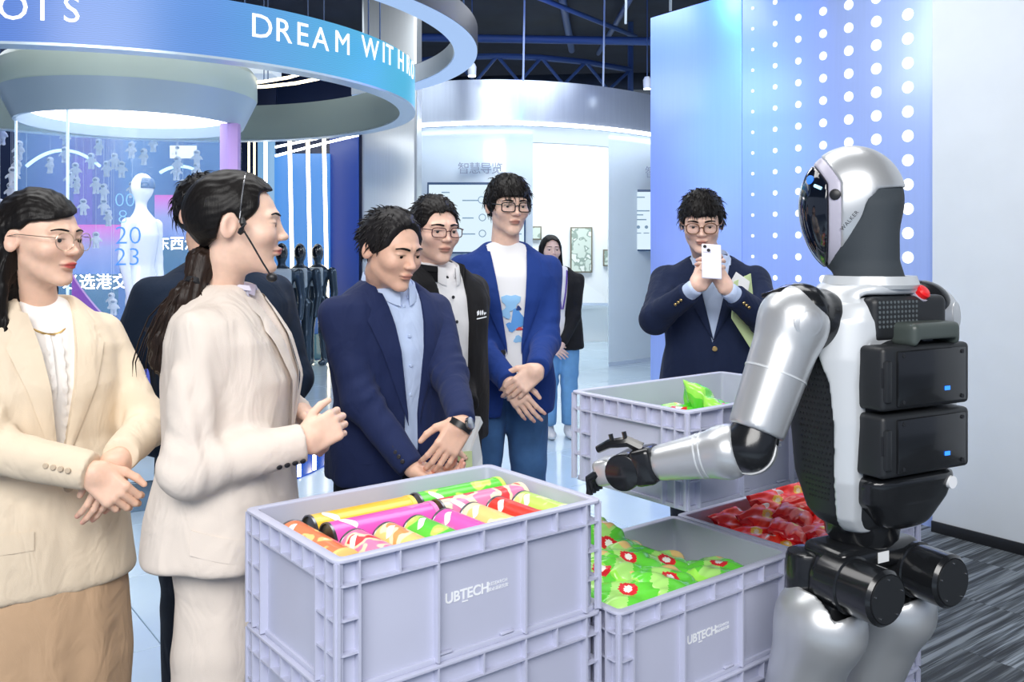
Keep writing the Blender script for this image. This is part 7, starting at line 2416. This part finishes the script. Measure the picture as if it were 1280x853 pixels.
# ceiling services
def duct(name, a, b, r, mat, label, cat, square=False, n=14):
    a = Vector(a); b = Vector(b)
    if square:
        d = b - a
        M = d.to_track_quat('X', 'Z').to_matrix()
        o = MB().box((a + b) / 2, (d.length, r[0], r[1]), M).build(name, mat, None, bevel=0.01)
        for t_ in (0.15, 0.85):
            q_ = a + d * t_
            MB().cyl((q_.x, q_.y, q_.z + r[1] / 2 - 0.01), (q_.x, q_.y, 4.6), 0.008, n=6).build('duct_hanger', mat, o)
    else:
        o = MB().tube([a, b], r, n).build(name, mat)
    return tag(o, label, cat)
duct('air_duct', P(640, 10, 7.5) + Vector((0.2, 0, 0.28)), P(840, -30, 6.9) + Vector((0.2, 0, 0.28)), (0.5, 0.28), m_duct, 'square dark air duct at the ceiling top centre', 'duct', True)
duct('air_duct', (-1.5, 13.9, 4.0), (3.2, 13.4, 4.0), (0.4, 0.26), m_duct, 'long dark air duct running above the curved wall', 'duct', True)
for k, (a, b, r, lab) in enumerate((((-1.2, 9.8, 4.35), (3.0, 9.4, 4.35), 0.04, 'thin ceiling pipe above the metal header'), ((-1.4, 11.0, 4.1), (2.8, 10.8, 3.98), 0.05, 'thicker blue ceiling pipe behind the metal header'),
                                   ((0.2, 7.0, 4.5), (0.9, 13.5, 4.5), 0.05, 'ceiling pipe running away from the viewer'), ((1.5, 7.5, 4.45), (1.3, 13.5, 4.45), 0.035, 'ceiling pipe beside the dotted panel'), ((-0.9, 8.2, 4.25), (1.6, 11.6, 4.25), 0.03, 'slanting ceiling pipe over the doorway'))):
    duct('ceiling_pipe', a, b, r, m_pipe, lab, 'pipe')
for k, (px, y1, Y, lab) in enumerate(((654, 101, 9.9, 'thin hanging rod left above the metal header'), (754, 108, 10.2, 'hanging cable above the doorway right side'), (782, 30, 8.6, 'short hanging rod under the air duct'), (838, 14, 7.4, 'pale hanging rod at the dotted panel top'))):
    a = P(px, y1, Y)
    duct('hanging_rod', (a.x, Y, a.z), (a.x + 0.02, Y, 4.6), 0.012, pm('grey_rod', (0.35, 0.42, 0.5), 0.5), lab, 'rod', n=6)
# truss along the header top, lit blue
tr_ = empty('ceiling_truss', label='blue lit truss standing behind the metal header', cat='truss')
for z, dy in ((3.62, 0.9), (3.95, 0.9)):
    MB().tube([bw(px, dy) + Vector((0, 0, z)) for px in (500, 560, 620, 680, 740, 800)], 0.04, 8).build('chord', m_pipe, tr_)
pr = [bw(500 + 30 * i, 0.9) + Vector((0, 0, 3.62 if i % 2 else 3.95)) for i in range(11)]
for i in range(10):
    MB().tube([pr[i], pr[i + 1]], 0.022, 6).build('brace', m_pipe, tr_)
for px in (500, 800):
    q = bw(px, 0.9)
    MB().tube([(q.x, q.y, 0.0), (q.x, q.y, 4.6)], 0.04, 8).build('mast', m_pipe, tr_)
for px, py, Y, lab in ((590, 97, 10.0, 'small round spotlight on the left end of the metal header'), (809, 113, 10.6, 'small spotlight at the dotted panel edge above the header')):
    q = P(px, py, Y)
    t = empty('spotlight', q, label=lab, cat='spotlight', group='small ceiling spotlights')
    MB().lathe([(0.045, 0.02), (0.05, 0.12), (0.03, 0.16)], 16).build('lamp_housing', pm('white_housing', (0.7, 0.75, 0.8), 0.4), t)
    MB().lathe([(0.042, 0.012), (0.042, 0.02)], 16).build('lamp_face', m_led_w, t)
    MB().cyl((0, 0, 0.15), (0, 0, 4.6 - q.z), 0.006, n=6).build('hanging_rod', m_pipe, t)

# paper bag held by the man in the black jacket
pb = empty('paper_bag', label='white and pale green paper bag held beside the blue jeans', cat='paper bag')
q = [(576, 519), (600, 521), (603, 528), (597, 540), (602, 570), (606, 640), (560, 640), (566, 575), (572, 540)]
Yb = 3.0
mb = MB(); vs = [P(x, y, Yb + 0.03 * math.sin(x * 0.2)) for x, y in q]
mb.add([tuple(v) for v in vs], [tuple(range(len(vs)))])
mb.build('bag_front', pm('white_bag_paper', (0.80, 0.84, 0.86), 0.55), pb, thick=0.012, smooth=False)
q2 = [(568, 566), (590, 564), (592, 640), (562, 640)]
MB().add([tuple(P(x, y, Yb - 0.022)) for x, y in q2], [(0, 1, 2, 3)]).build('green_print', pm('pale_green_paper', (0.62, 0.76, 0.40), 0.6), pb, thick=0.003, smooth=False)
text_obj('bag_lettering', 'x/', 0.05, m_black, pb, P(569, 583, Yb - 0.028), (1, 0, 0), (0, 0, 1), 0.001)
